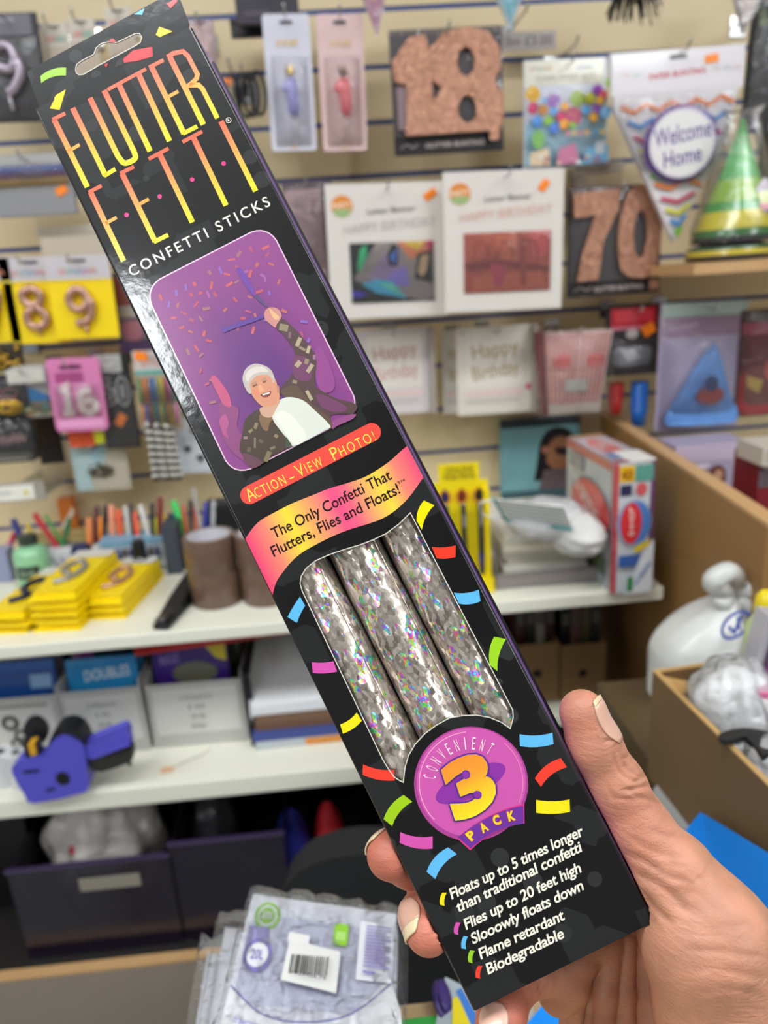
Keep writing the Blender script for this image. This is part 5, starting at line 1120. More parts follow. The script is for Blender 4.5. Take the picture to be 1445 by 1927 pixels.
for k, (x, y, w_, h_, cl, lb_) in enumerate([(1428, 130, 52, 250, '#1b1a18', 'long black foil pack hanging at the right edge'), (1446, 300, 40, 200, '#23211c', 'dark pack hanging below the long black foil one at the right edge')]):
    it = Item('dark_pack', 'pack', lb_, x, y, w_, h_, 1.2, t=.01, roll=2, hook='the ' + lb_.split(' at the')[0]); it.slab('card', 0, 0, w_, h_, col=cl); g = it.art(); g.P([(6, 20), (20, 14), (26, 46), (10, 50)], c('#5a6a2a')); g.Rc(8, 70, 16, h_ - 20, c('#2e2c2a')); it.put('print', g); filmfront(it, 2, 4, w_ - 2, h_ - 4, .01)
# banner packs with window
def bannerpack(label, px, py, w, h, Y, word, wcol, win, fill, hook, roll):
    it = Item('banner_pack', 'banner pack', label, px, py, w, h, Y, t=.006, roll=roll, hook=hook)
    it.plate('card', [(0, 0), (w, 0), (w, h), (0, h)], col='#dcd4cc', holes=[win]); x0_, y0_ = win[0]; x1_, y1_ = win[2]
    fill(it, x0_, y0_, x1_, y1_); g = it.art(); g.E(30, 40, 20, 20, c('#e08a3a'), n=24); g.P([(12, 46), (48, 44), (42, 56), (30, 60), (18, 56)], c('#9ab87a')); g.T('PARTY', 12, 44, 48, 42, (0, -10), c('#f4e2c8'), .02)
    g.T('Letter Banner', w * .34, 56, w * .73, 52, (0, -11), c('#6a6460'), 0, 1); g.T(word, w * .14, 92, w * .9, 80, (0, -19), c(wcol), -.012); it.put('print', g); g = it.art(); return it
def holofill(it, x0_, y0_, x1_, y1_):
    g = G(lambda a, b, l: (it.X(a), -.0046 - l, it.Z(b)), 0, .0002); g.Rc(x0_ - 2, y0_ - 2, x1_ + 2, y1_ + 2, c('#151311'))
    W_, H_ = x1_ - x0_, y1_ - y0_; q = lambda l: [(x0_ + a * W_, y0_ + b * H_) for a, b in l]
    g.P(q([(.32, 0), (1, 0), (1, .95), (.85, 1), (.6, .9), (.05, .62), (.05, .55)]), c('#a89c98')); g.P(q([(.55, .0), (.97, 0), (.92, .2), (.7, .3), (.62, .1)]), c('#f09060')); g.P(q([(.62, 0), (.9, 0), (.8, .16)]), c('#f4d040')); g.P(q([(.9, 0), (1, 0), (.96, .3)]), c('#e04a70'))
    g.P(q([(.42, .18), (.6, .12), (.58, .6), (.2, .62)]), c('#a890b8')); g.P(q([(.5, .5), (.66, .4), (.7, .75), (.3, .72)]), c('#9a88e0')); g.P(q([(.12, .68), (.3, .6), (.5, .66), (.66, .95), (.3, .84)]), c('#4fc8f0')); g.P(q([(.3, .66), (.5, .7), (.64, .93)]), c('#7ae8c0'))
    g.P(q([(.12, .1), (.2, .02), (.2, .2), (.12, .48), (.08, .42)]), c('#3fd08a')); g.P(q([(.44, .22), (.5, .02), (.58, .08), (.56, .4), (.46, .4)]), c('#141416')); g.P(q([(.47, .24), (.55, .12), (.53, .38)]), c('#4a8af0')); g.P(q([(.76, .62), (.8, .2), (.97, .16), (.97, .7)]), c('#191512')); g.P(q([(.8, .5), (.84, .24), (.94, .22), (.9, .5), (.84, .6)]), c('#d8b488')); g.P(q([(0, .78), (.2, .84), (.1, .9), (0, .88)]), c('#5a4ae0'))
    it.put('holographic_letters', g, mat('holographic_foil', None, .2, .12)); filmfront(it, x0_, y0_, x1_, y1_, .003, 'window_film', FILML())
def rosefill(it, x0_, y0_, x1_, y1_):
    g = G(lambda a, b, l: (it.X(a), -.0046 - l, it.Z(b)), 0, .0002); W_, H_ = x1_ - x0_, y1_ - y0_; g.Rc(x0_ - 2, y0_ - 2, x1_ + 2, y1_ + 2, c('#cc6450'))
    q = lambda l: [(x0_ + a * W_, y0_ + b * H_) for a, b in l]
    for p, cl in (([(0, .02), (.3, 0), (.25, .4), (0, .5)], '#d8705a'), ([(.35, .05), (.6, .02), (.62, .5), (.4, .45)], '#e07a5c'), ([(.75, 0), (.98, 0), (.95, .4), (.8, .5)], '#ec6c6a'), ([(0, .5), (.4, .45), (1, .6), (.98, .7), (.5, .6), (.05, .62)], '#9a4038'), ([(.1, .72), (.9, .66), (.95, .95), (.1, .98)], '#e0765a'), ([(.3, .5), (.5, .55), (.45, .9), (.36, .9)], '#d0506a'), ([(.64, .1), (.7, .08), (.72, .9), (.66, .9)], '#b85044')): g.P(q(p), c(cl))
    for k in range(3): g.St([(x0_ + W_ * (.2 + .28 * k) + 14 * math.cos(t), y0_ + H_ * .38 + 26 * math.sin(t)) for t in np.linspace(0, 6.28, 16)[:-1]], 2.2, c('#b04838'), closed=True)
    it.put('foil_letters', g, mat('rose_foil', None, .22, .15)); filmfront(it, x0_, y0_, x1_, y1_, .003, 'window_film', FILML())
it = bannerpack('white banner pack with a rainbow holographic window', 730, 474, 224, 252, 1.13, 'HAPPY BIRTHDAY', '#b4aea8', [(40, 108), (198, 108), (198, 222), (40, 222)], holofill, 'the holographic banner pack', 1.5); sticker(it, 192, 24, 24, 14, -35)
it = bannerpack('white banner pack with a rose coloured foil window', 946, 456, 222, 262, 1.10, 'HAPPY BIRTHDAY', '#dfa890', [(36, 112), (200, 112), (200, 226), (36, 226)], rosefill, 'the rose foil banner pack', 1.2); sticker(it, 184, 30, 22, 14, -55)
# happy birthday cake toppers
def hbcard(label, px, py, w, h, Y, col, hook, bg='#dcd6d0', dots=None):
    it = Item('greeting_pack', 'banner pack', label, px, py, w, h, Y, t=.006, hook=hook, roll=.5); it.slab('card', 0, 0, w, h, col=bg); g = it.art(); g.Rc(w * .12, 10, w * .9, h * .68, c('#e2dcd2')); x0_, x1_ = w * .22, w * .84
    g.T('Happy', x0_, h * .36, x1_, h * .30, (-4, -h * .17), c(col), .0); g.T('Birthday', x0_, h * .60, x1_, h * .54, (-4, -h * .17), c(col), .0)
    g.Rc(w * .1, h * .72, w * .9, h * .78, c('#e4c8c4')); g.Rc(w * .1, h * .82, w * .85, h * .86, c('#c8c2bc')); g.E(w - 5, h * .7, 5, 6, c('#c84a7a'), n=8) if dots else None; it.put('print', g); it.slab('side', w, 0, w + 10, h, .02, col='#a49a90'); return it
hbcard('rose gold happy birthday pack nearest the carton edge', 742, 700, 130, 160, 1.2, '#c48a84', 'the rose gold birthday pack', '#d4cccc')
hbcard('gold happy birthday pack half hidden behind the nearer gold one', 862, 700, 60, 156, 1.225, '#a89050', 'the half hidden gold birthday pack', dots=1)
hbcard('gold happy birthday pack left of the popcorn boxes', 928, 697, 138, 164, 1.19, '#a8904a', 'the gold birthday pack', '#dad4c6', dots=1)
# popcorn boxes
it = Item('popcorn_box_pack', 'pack', 'clear pack of red striped popcorn boxes', 1076, 700, 140, 170, 1.16, t=.02, hook='the popcorn box pack', roll=1)
it.plate('side', [(-4, 8), (10, 6), (20, 166), (14, 160)], t=.016, col='#7a3038')
for k, (x0_, x1_, b0_, b1_) in enumerate(((12, 76, 22, 72), (74, 138, 70, 118))):
    it.plate('popcorn_box', [(x0_, 10), (x1_, 10), (b1_, 160), (b0_, 160)], t=.018 - .004 * k, col='#e6c8be'); g = G(lambda a, b, l, k=k: (it.X(a), -.0183 + .004 * k - l, it.Z(b)), 0, .0002); n = 7
    for i in range(n): u0, u1 = (i + .1) / n, (i + .48) / n; g.P([(x0_ + (x1_ - x0_) * u0, 12), (x0_ + (x1_ - x0_) * u1, 12), (b0_ + (b1_ - b0_) * u1, 140), (b0_ + (b1_ - b0_) * u0, 140)], c('#d2706c'))
    g.E((x0_ + x1_) / 2 + 1, 62, 17, 14, c('#e88c86'), -12, n=18); squiggle(g, (x0_ + x1_) / 2 - 14, (x0_ + x1_) / 2 + 16, 62, 13, c('#cc4a48'), 2.2, 7, k); g.P([(b0_ - 2, 142), (b1_ + 2, 142), (b1_, 160), (b0_, 160)], c('#e4dcd0')); it.put('print', g)
it.slab('label', 50, 96, 92, 118, .001, y=-.021, col='#c9cbc4'); filmfront(it, 0, 4, 140, 168, .012)
# red and black pack, party cups
it = Item('tableware_pack', 'pack', 'red headed black pack with an orange sticker right of the popcorn boxes', 1186, 640, 96, 130, 1.17, t=.01, hook='the red headed black pack')
it.slab('card', 0, 0, 96, 130, col='#2a2226'); g = it.art(); g.Rc(6, 4, 90, 38, c('#b8202c')); g.Rc(14, 8, 84, 30, c('#cc3a44')); g.Rc(8, 38, 86, 44, c('#c87080')); g.E(46, 52, 12, 9, c('#b8aca8'), n=14); g.P(rrect(10, 76, 84, 112, 12), c('#8e9096')); g.P([(22, 78), (50, 84), (66, 98), (40, 104)], c('#c9ccd4')); it.put('print', g, PG()); filmfront(it, 3, 60, 93, 128, .012); sticker(it, 76, 46, 24, 20, -30)
it = Item('party_cup_pack', 'cups', 'blue plastic cups hanging under the red headed black pack', 1196, 762, 38, 88, 1.2, t=.01); g = G()
for k in range(4): g.lathe([(.011, 0), (.014, .038)], c('#1f6fd0'), 16, (0, -.014, it.Z(80 - k * 13)))
it.put('cup', g, PP(), smooth=True); it.slab('yellow_card', 26, 8, 40, 84, .001, y=-.001, col='#b8a848')
it = Item('party_cup_pack', 'cups', 'red plastic cups beside the blue ones', 1152, 752, 34, 60, 1.2, t=.01); g = G()
for k in range(3): g.lathe([(.010, 0), (.013, .03)], c('#c0201e'), 16, (0, -.014, it.Z(54 - k * 12)))
it.put('cup', g, PP(), smooth=True)
# pale blue bag with a blue teardrop party hat
it = Item('costume_hat_pack', 'party hat pack', 'clear lilac bag holding a soft blue pointed hat', 1314, 690, 156, 238, 1.12, t=.008, hook='the blue hat bag', roll=1)
it.slab('card', 0, 0, 156, 238, col='#b6aac6'); g = it.art(); g.Rc(0, 0, 156, 26, c('#a9bcb4')); g.Rc(2, 26, 154, 62, c('#a08098')); g.T('FUN PARTY', 16, 50, 66, 46, (0, -10), c('#d8c8d8'), .01); g.Rc(2, 62, 154, 64, c('#c9bfd8')); it.put('print', g, PG())
g = G(); pr = [(.001, .098), (.008, .088), (.018, .07), (.026, .052), (.034, .034), (.044, .018), (.048, .006), (.044, .0)]
vs, fs = [], []; n = 24
for i, (r_, z_) in enumerate(pr[::-1]):
    for j in range(n): t = 2 * math.pi * j / n; vs.append((it.X(80) + r_ * 1.25 * math.cos(t) + (.012 * (z_ / .1) ** 2), -.018 + r_ * .34 * math.sin(t), it.Z(224) + z_ * 1.25))
for i in range(len(pr) - 1):
    for j in range(n): fs.append((i * n + j, i * n + (j + 1) % n, (i + 1) * n + (j + 1) % n, (i + 1) * n + j))
g.raw(vs, fs + [tuple(range(n))], c('#6a94d4')); it.put('soft_hat', g, mat('soft_blue_cloth', '#5f8fd0', .6, var=.2, vs=60), smooth=True)
g = G(lambda a, b, l: (it.X(a), -.0345 - l, it.Z(b)), 0, .0003); g.E(84, 168, 26, 17, c('#a0403e'), n=20); g.E(84, 146, 13, 15, c('#2c3f70'), n=16); it.put('hat_trim', g)
filmfront(it, 2, 22, 154, 236, .034, 'clear_bag')
it = Item('plate_pack', 'plates', 'maroon pack with a bright red rim hanging at the right edge', 1436, 682, 110, 200, 1.12, t=.01, hook='the maroon plate pack'); it.slab('card', 0, 0, 110, 200, col='#6a1a22'); g = it.art(); g.Rc(2, 2, 108, 22, c('#3a2c1a')); g.Rc(2, 24, 108, 46, c('#a0344a')); g.P(rrect(6, 110, 108, 196, 20), c('#c01a1e')); g.P(rrect(14, 104, 108, 178, 18), c('#7a3a34')); g.P([(18, 120), (50, 132), (44, 156), (20, 140)], c('#c8a850')); g.E(78, 112, 28, 26, c('#c85a4a')); it.put('print', g, PG()); filmfront(it, 2, 2, 108, 198, .015)
# empty price hooks on bare stretches of slat
for x, y, lb_ in [(1083, 84, 'bare clear hook tip on the slat right of the price strip'), (432, 126, 'bare clear hook tip by the black elastic bands'), (990, 20, 'bare clear hook tip near the top, right of the blue bunting point')]:
    p = onY(x, y, 1.16); r = thing('display_hook', 'hook', lb_, p); obj('wire', G().tube([(0, WALLY - 1.162, .004), (0, .0, 0), (0, -.012, .008)], .0018, n=6), CH(), r, smooth=True); obj('back_plate', G().box(-.012, WALLY - 1.164, -.012, .012, WALLY - 1.16, .016), CH(), r)
# ================================================================ goods on the shelves, the trays below, the desk
def frame3(name, cat, label, fl, fr, bl, Z, group=None):
    "a thing lying on the level Z: photo pixels of its front-left, front-right and back-left base corners"
    a, b, d = onZ(*fl, Z), onZ(*fr, Z), onZ(*bl, Z); u = b - a; W = np.linalg.norm(u); u = u / W; v = np.array([-u[1], u[0], 0]); D = abs((d - a) @ v)
    r = thing(name, cat, label, a, (0, 0, math.atan2(u[1], u[0])), group); return r, W, D
def blk(r, name, x0, y0, z0, x1, y1, z1, col, m=None, bevel=.0008): return obj(name, G().box(x0, y0, z0, x1, y1, z1, c(col)), m or PR(), r, bevel=bevel)
def topart(z, step=.0003): return G(lambda a, b, l: (a, b, z + l), 0, step)
def frontart(y=0., step=.0003): return G(lambda a, b, l: (a, y - l, b), 0, step)
US, LS = ZU + .0005, ZL + .0005
# stacks of yellow number candle packs lying flat
def ystack(fl, fr, bl, n, group, labels, colr, jit):
    for k in range(n):
        z = US + k * .0105; r, W, D = frame3('number_candle_pack', 'candle pack', labels[0] if k == n - 1 else labels[1], fl, fr, bl, US, None if k == n - 1 else group)
        rr_ = random.Random(k + jit); r.location.z = z; r.location.x += rr_.uniform(-.003, .003); r.location.y += rr_.uniform(-.002, .003); r.rotation_euler.z += rr_.uniform(-.04, .04)
        obj('card', G().prism([(0, 0), (W, 0), (W, D * .94), (W * .9, D), (W * .1, D), (0, D * .94)], 0, .0035, c('#fadc00'), f=lambda x, t, y: (x, y, t)), PR(), r)
        obj('blister', G().prism([(W * .06, D * .05), (W * .94, D * .05), (W * .94, D * .78), (W * .06, D * .78)], .0036, .0095, c('#f4d400'), f=lambda x, t, y: (x, y, t)), PP(), r, bevel=.001)
        if k == n - 1:
            g = topart(.0100); P = [(.35, .2), (.62, .3), (.7, .5), (.5, .66), (.3, .6), (.28, .45), (.5, .38)]; g.Rc(W * .05, D * .8, W * .95, D * .98, c('#d8d4cc'))
            obj('print', g, PR(), r); gg = G(); gg.tube([(W * a, D * b, .0125) for a, b in smooth_path(P, 4)], .0042, c(colr), n=8); obj('balloon_number', gg, mat('balloon_' + colr[1:], colr, .22, .55), r, smooth=True)
ystack((-24, 1196), (52, 1194), (20, 1105), 3, 'packs in the left candle stack', ['navy number candle pack, topmost of the left stack on the white shelf', 'yellow pack lying lower in the leftmost candle stack'], '#2c2f52', 1)
ystack((64, 1190), (153, 1186), (112, 1098), 5, 'packs in the tall middle candle stack', ['silver number candle pack, topmost of the tall middle stack', 'yellow pack lying lower in the tall middle candle stack'], '#a8a6a2', 7)
ystack((156, 1168), (236, 1166), (188, 1085), 3, 'packs in the right candle stack', ['rose number candle pack, topmost of the stack left of the stapler', 'yellow pack lying lower in the stack left of the stapler'], '#c49a78', 12)
# stapler
r, W, D = frame3('stapler', 'stapler', 'black stapler lying on the white shelf left of the brown tape', (288, 1186), (314, 1186), (322, 1098), US); BKP = mat('black_plastic', '#191a1c', .4)
blk(r, 'base', 0, 0, 0, .022, .135, .008, '#191a1c', BKP, .002)
g = G(); g.prism([(.0, .012), (.020, .010), (.06, .020), (.12, .030), (.138, .026), (.138, .012), (.1, .009)], .001, .021, c('#202123'), f=lambda x, t, z: (t, x, z)); obj('arm', g, BKP, r, bevel=.003)
blk(r, 'magazine', .006, .004, .008, .016, .11, .014, '#77787a', mat('steel', '#8a8a8a', .25, 1)); blk(r, 'hinge_cap', .002, .112, .026, .020, .134, .034, '#202123', BKP, .003)
# parcel tape
TP = mat('brown_tape', '#6a5142', .3, coat=.4, var=.08, vs=300)
def taperoll(x, y, k, label, grp=None):
    p = onZ(x, y, US); p = p + np.array([0, .034, 0]); R_ = .0345; p[2] = US + k * .0485
    r = thing('tape_roll', 'tape', label, p, group=grp)
    obj('wound_tape', G().lathe([(.028, 0), (R_, 0), (R_ + .0004, .001), (R_ + .0004, .047), (R_, .048), (.028, .048), (.028, 0)], n=48, cap=False), TP, r, smooth='auto')
    obj('core', G().lathe([(.0255, .0005), (.0279, .0005), (.0279, .0478), (.0255, .0478), (.0255, .0005)], n=36, cap=False), mat('white_card_core', '#cfccd2', .6), r, smooth='auto')
taperoll(404, 1148, 0, 'brown parcel tape roll standing at the bottom of the left pair'); taperoll(402, 1148, 1, 'brown parcel tape roll on top of the left pair, its white core showing')
taperoll(502, 1143, 0, 'brown parcel tape roll at the bottom of the pair behind the carton'); taperoll(500, 1143, 1, 'brown parcel tape roll on top of the pair behind the carton')
# pen trays and pens
r, W, D = frame3('pen_tray', 'pen holder', 'clear and blue printed pen holder box behind the yellow candle packs', (196, 1078), (318, 1066), (196, 1040), US)
blk(r, 'box', 0, 0, 0, W, .05, .042, '#b9bcc0'); blk(r, 'rim', -.001, -.001, .040, W + .001, .051, .050, '#7ba4bc'); g = frontart(-.0015); g.lay = .001
for k in range(9): g.Rc(W * (.04 + k * .1), .020, W * (.11 + k * .1), .037, c(['#4a4a72', '#8a4a5a', '#3a5a9a', '#5a5048'][k % 4]))
g.Rc(0, .006, W, .012, c('#dcdcd8')); obj('print', g, PR(), r)
r, W, D = frame3('pen_tray', 'pen holder', 'clear pen holder box with a gold strip at the left of the pens', (62, 1062), (182, 1054), (62, 1030), US); blk(r, 'box', 0, 0, 0, W, .05, .036, '#8a8680', mat('smoked_plastic', '#8f8c88', .2)); blk(r, 'rim', -.001, -.001, .034, W + .001, .051, .041, '#b8a46a')
PENS = [((2, 1064), (28, 1002), 6, '#c4202e', 'red marker leaning at the far left'), ((12, 1030), (34, 996), 5, '#d06a88', 'pink pen beside the far left red marker'), ((46, 1030), (24, 976), 8, '#22307a', 'thick navy marker leaning left'), ((74, 1030), (50, 986), 5, '#d8b82a', 'yellow pen leaning left beside the navy marker'),
        ((104, 1024), (64, 966), 7, '#cc2a3a', 'crimson marker leaning left'), ((112, 1014), (84, 968), 4, '#4f9a3a', 'slim green pen leaning left beside the crimson marker'), ((120, 1020), (131, 974), 5, '#1f7a4a', 'dark green pen left of the orange carton'), ((170, 1030), (168, 974), 9, '#e88a4a', 'peach highlighter right of the orange carton'),
        ((193, 1030), (189, 972), 9, '#f08a1c', 'orange highlighter with flat cap'), ((213, 1024), (209, 950), 7, '#ee9a78', 'tall peach highlighter'), ((229, 1020), (222, 958), 7, '#e8582a', 'vermilion highlighter'), ((181, 1000), (182, 952), 7, '#5a1c22', 'maroon pen standing behind the highlighters'), ((197, 1000), (199, 950), 6, '#2a1a1c', 'black cherry pen behind the highlighters'),
        ((244, 1010), (236, 952), 6, '#c8c4c0', 'white capped pen in the middle of the holder'), ((259, 1006), (252, 962), 6, '#f05a3a', 'coral pen in the middle of the holder'), ((251, 1000), (246, 946), 5, '#241c1c', 'black pen behind the coral one'), ((281, 1010), (264, 950), 6, '#d8d4d0', 'white pen leaning left behind the coral one'), ((300, 1000), (301, 934), 7, '#7a2420', 'tall dark red pen'),
        ((288, 1000), (286, 945), 6, '#1d1a1e', 'black pen left of the dark red one'), ((298, 1024), (293, 972), 7, '#d8e01c', 'neon yellow highlighter'), ((342, 1030), (308, 966), 6, '#b08a24', 'mustard pen leaning left'), ((352, 1016), (326, 942), 8, '#2cc85a', 'bright green marker leaning left'), ((338, 1000), (330, 960), 6, '#155a6a', 'teal pen behind the bright green marker'),
        ((349, 990), (344, 950), 6, '#b04a24', 'rust pen right of the green marker'), ((371, 1000), (369, 946), 6, '#c8221e', 'red pen at the right end of the pens'), ((360, 1000), (358, 940), 6, '#3a2a30', 'dark pen left of the right end red pen'), ((386, 1000), (388, 944), 8, '#27308a', 'navy pen at the right end of the pens'), ((400, 1004), (402, 940), 5, '#b4b4b8', 'silver pen next to the carton edge'), ((375, 985), (364, 918), 5, '#a8a49c', 'tall pale pen standing behind the red one')]
for (x0_, y0_), (x1_, y1_), w_, cl, lb_ in PENS:
    b_ = onZ(x0_, max(y0_, 1062), US); yb = b_[1] if y0_ < 1055 else b_[1]; a0_ = onY(x0_, y0_, yb); t_ = onY(x1_, y1_, yb + .012); ax = t_ - a0_; L_ = np.linalg.norm(ax); ax /= L_
    if a0_[2] > US + .002: s_ = (a0_[2] - US - .002) / max(.3, ax[2]); a0_ = a0_ - ax * s_; L_ += s_
    r = thing('pen', 'pen', lb_ + ' among the shelf pens', a0_); q = Vector([float(v) for v in ax]).to_track_quat('Z', 'Y'); r.rotation_euler = q.to_euler(); R_ = w_ * camz(a0_) / F * .72
    dk_ = tuple(v * .6 for v in c(cl)[:3]) + (1,)
    obj('barrel', G().lathe([(R_ * .5, 0), (R_ * .8, .006), (R_, .012), (R_, L_ - .03)], c(cl), 12), PP(), r, smooth='auto'); obj('cap', G().lathe([(R_ * 1.12, L_ - .03), (R_ * 1.12, L_ - .004), (R_ * .7, L_)], c(cl), 12), PP(), r, smooth='auto')
    obj('clip', G().box(-R_ * .3, -R_ * 1.5, L_ - .028, R_ * .3, -R_ * 1.1, L_ - .004, dk_), PP(), r)
def standbox(name, cat, label, x0, x1, yb, h, dep, Z, col, **k):
    r, W, D = frame3(name, cat, label, (x0, yb), (x1, yb - (x1 - x0) * .09), (x0, yb - 30), Z); z = camz(onZ(x0, yb, Z)); H = h * z / F / .9; b = blk(r, 'box', 0, 0, 0, W, dep, H, col, k.get('m')); return r, W, H
r, W, H = standbox('pen_carton', 'box', 'orange printed pen carton standing among the pens', 124, 152, 1030, 84, .02, US, '#d8782c'); g = frontart(); g.P([(0, H * .3), (W, H * .7), (W, H * .85), (0, H * .45)], c('#e8dcc8')); g.Rc(0, 0, W, H * .4, c('#2a2420')); obj('print', g, PR(), r)
r, W, H = standbox('correction_pen_box', 'box', 'white box picturing two grey pens behind the middle candle stack', 80, 146, 1092, 50, .02, US, '#cfcfd6'); g = frontart()
for k in (0, 1): g.P([(W * (.35 + .25 * k), H * .75), (W * (.4 + .25 * k), H * .8), (W * (.75 + .2 * k), H * .2), (W * (.7 + .2 * k), H * .15)], c('#7a8098'))
obj('print', g, PR(), r)
r, W, H = standbox('small_box', 'box', 'navy box with a small emblem right of the white box', 144, 174, 1090, 56, .02, US, '#232a56'); g = frontart(); g.E(W * .55, H * .5, W * .2, W * .2, c('#8a4a5a')); obj('print', g, PR(), r)
def bottle(label, x, yb, rpx, hpx, prof, cols, name='bottle', cat='bottle'):
    p = onZ(x, yb, US); s_ = camz(p) / F; p[1] += rpx * s_; r = thing(name, cat, label, p); H = hpx * s_ * 1.05; R_ = rpx * s_
    obj('body', G().lathe([(R_ * a, H * b) for a, b in prof[0]], n=24, col=c(cols[0])), mat('bottle_' + cols[0][1:], cols[0], .15, coat=.5), r, smooth='auto'); obj('cap', G().lathe([(R_ * a, H * b) for a, b in prof[1]], n=20, col=c(cols[1])), PP(), r, smooth='auto')
    return r, R_, H
r, R_, H = bottle('pale green bottle with a black label and dark cap, left end of the shelf', 58, 1110, 32, 94, ([(.9, 0), (1, .03), (1, .64), (.86, .74), (.5, .8), (.5, .82)], [(.52, .82), (.56, .83), (.56, .99), (.5, 1)]), ('#8fc79a', '#2c3a34'))
g = G(lambda a, b, l: (R_ * (1.01) * math.sin(a), -R_ * 1.01 * math.cos(a), b), 0, 0)
for k in range(8): a0_ = -.7 + k * .175; g.Rc(a0_, H * .2, a0_ + .175, H * .46, c('#27332e'))
g.mp = lambda a, b, l: (R_ * 1.02 * math.sin(a), -R_ * 1.02 * math.cos(a), b); g.T('GLUE', -.45, H * .28, .4, H * .28, (0, H * .1), c('#a8c8a8'), .01); obj('label', g, PR(), r)
bottle('green glue bottle with white cap right of the navy box', 188, 1092, 14, 62, ([(1, 0), (1, .6), (.6, .75)], [(.6, .75), (.5, 1)]), ('#1f8a52', '#c8ccc8'))
r = bottle('squat black bottle behind the candle stack left of the stapler', 266, 1094, 20, 72, ([(1, 0), (1, .4), (.7, .55), (.6, .58)], [(.6, .58), (.62, .9), (.5, 1)]), ('#141416', '#141416'))
r, W, H = standbox('small_box', 'box', 'lavender box at the far left behind the green bottle', -20, 24, 1098, 56, .03, US, '#8f94b4')
r, W, H = standbox('small_box', 'box', 'black and blue box standing left of the tape rolls', 316, 344, 1082, 86, .05, US, '#39424e')
r, W, H = standbox('black_case', 'case', 'black soft case behind the brown tape', 400, 470, 1058, 100, .04, US, '#121114'); blk(r, 'flap', .004, -.003, H * .5, W - .004, 0, H * .97, '#1a181c', BKP)
# lighters and pens on the yellow display card
r, W, H = standbox('pen_display', 'display', 'yellow counter display card holding three slim black pens right of the carton', 816, 922, 1108, 214, .004, US, '#f0d800')
for o in list(r.children): bpy.data.objects.remove(o)
YM = mat('yellow_card', '#efd600', .45)
g = G().prism([(0, 0), (W, 0), (W, H * .86), (W * .86, H * .86), (W * .86, H), (W * .17, H), (W * .17, H * .86), (0, H * .86)], 0, .004, c('#f0d800'), f=lambda x, t, z: (x, t, z)); obj('backing_card', g, YM, r)
blk(r, 'tray', 0, -.03, 0, W, 0, .02, '#e8d000', YM); blk(r, 'side_rail', W * .9, -.012, .02, W, 0, H * .8, '#e8d000', YM)
g = frontart(-.0002); g.T('GENUINE', W * .28, H * .93, W * .76, H * .93, (0, .009), c('#8a7a10'), .01); g.T('FINE PENS', W * .26, H * .88, W * .78, H * .88, (0, .008), c('#8a7a10'), .01)
for k, cl in enumerate(('#2a2850', '#7a2a18', '#26261c')):
    x = W * (.26 + .29 * k); g.E(x, H * .745, W * .12, H * .06, c('#e89a18')); g.E(x, H * .745, W * .075, H * .045, c(cl)); g.P([(x - W * .05, H * .76), (x, H * .82), (x + W * .05, H * .76)], c(cl))
obj('print', g, PR(), r)
for k, cl in enumerate(('#24304a', '#8a1e2a', '#1c2c8a')):
    x = W * (.26 + .29 * k); gg = G(); gg.lathe([(.0034, 0), (.0038, .03), (.0036, .1), (.003, H * .58)], n=10, cols=[c(cl), c('#2a2a2c'), c('#8f8a80')]); rr2 = thing('display_pen', 'pen', ['slim pen on the yellow display, left of three', 'slim pen on the yellow display with a red foot, middle of three', 'slim pen on the yellow display with a blue foot, right of three'][k], r.matrix_world @ Vector((0, 0, 0)))
    rr2.location = Vector(r.location) + Matrix.Rotation(r.rotation_euler.z, 3, 'Z') @ Vector((x, -.009, .0205)); obj('barrel', gg, PP(), rr2, smooth=True); obj('clip', G().box(-.001, -.0055, .07, .001, -.0038, H * .5, c('#a8a49a')), PP(), rr2)
# poster, tray of papers, boxed game
r, W, H = standbox('poster', 'poster', 'teal poster of a dark-haired person in sunglasses leaning on the wall', 944, 1092, 1030, 232, .004, US, '#5f9299')
r.location.y = 1.255; p = onY(942, 925, 1.255); r.location.x = p[0]; W = (onY(1090, 900, 1.255) - p)[0]; H = onY(945, 790, 1.255)[2] - US
for o in list(r.children): bpy.data.objects.remove(o)
blk(r, 'sheet', 0, 0, 0, W, .004, H, '#6a9ea4'); g = frontart(-.0002, .0002)
q = lambda l: [(W * a, H * b) for a, b in l]
g.P(q([(0, 1), (1, 1), (1, .9), (0, .9)]), c('#2c3a40')); g.Rc(W * .02, H * .2, W * .98, H * .9, c('#77a8ae')); g.P(smooth_path(q([(.42, .3), (.46, .5), (.5, .72), (.58, .84), (.72, .88), (.88, .82), (.96, .66), (.99, .3)]), 3), c('#15141c'))
g.P(smooth_path(q([(.58, .5), (.6, .68), (.7, .77), (.82, .76), (.9, .62), (.88, .48), (.78, .4), (.66, .42)]), 3), c('#9a6a4c')); g.E(W * .56, H * .64, W * .04, H * .04, c('#b0705c')); g.P(q([(.68, .66), (.92, .64), (.9, .57), (.8, .56), (.7, .59)]), c('#17151c')); g.P(q([(.78, .46), (.86, .46), (.84, .44)]), c('#8a3a34')); g.P(q([(.55, .42), (.9, .42), (.98, .2), (.48, .2)]), c('#6a5a60'))
g.Rc(0, 0, W, H * .2, c('#3a5a60'))
for k in range(8): g.Rc(W * .06, H * (.84 - k * .035), W * (.3 + .06 * (k % 3)), H * (.85 - k * .035), c('#86b4ba'))
obj('print', g, PR(), r); r.location.z = US; r.rotation_euler = (0, 0, 0)
r, W, D = frame3('paper_tray', 'tray', 'clear acrylic tray stacked with papers and plastic bags on the white shelf', (934, 1110), (1132, 1093), (928, 1000), US)
AC = film('acrylic', .22, '#b8b4b0', .1, .1, 10, .8)
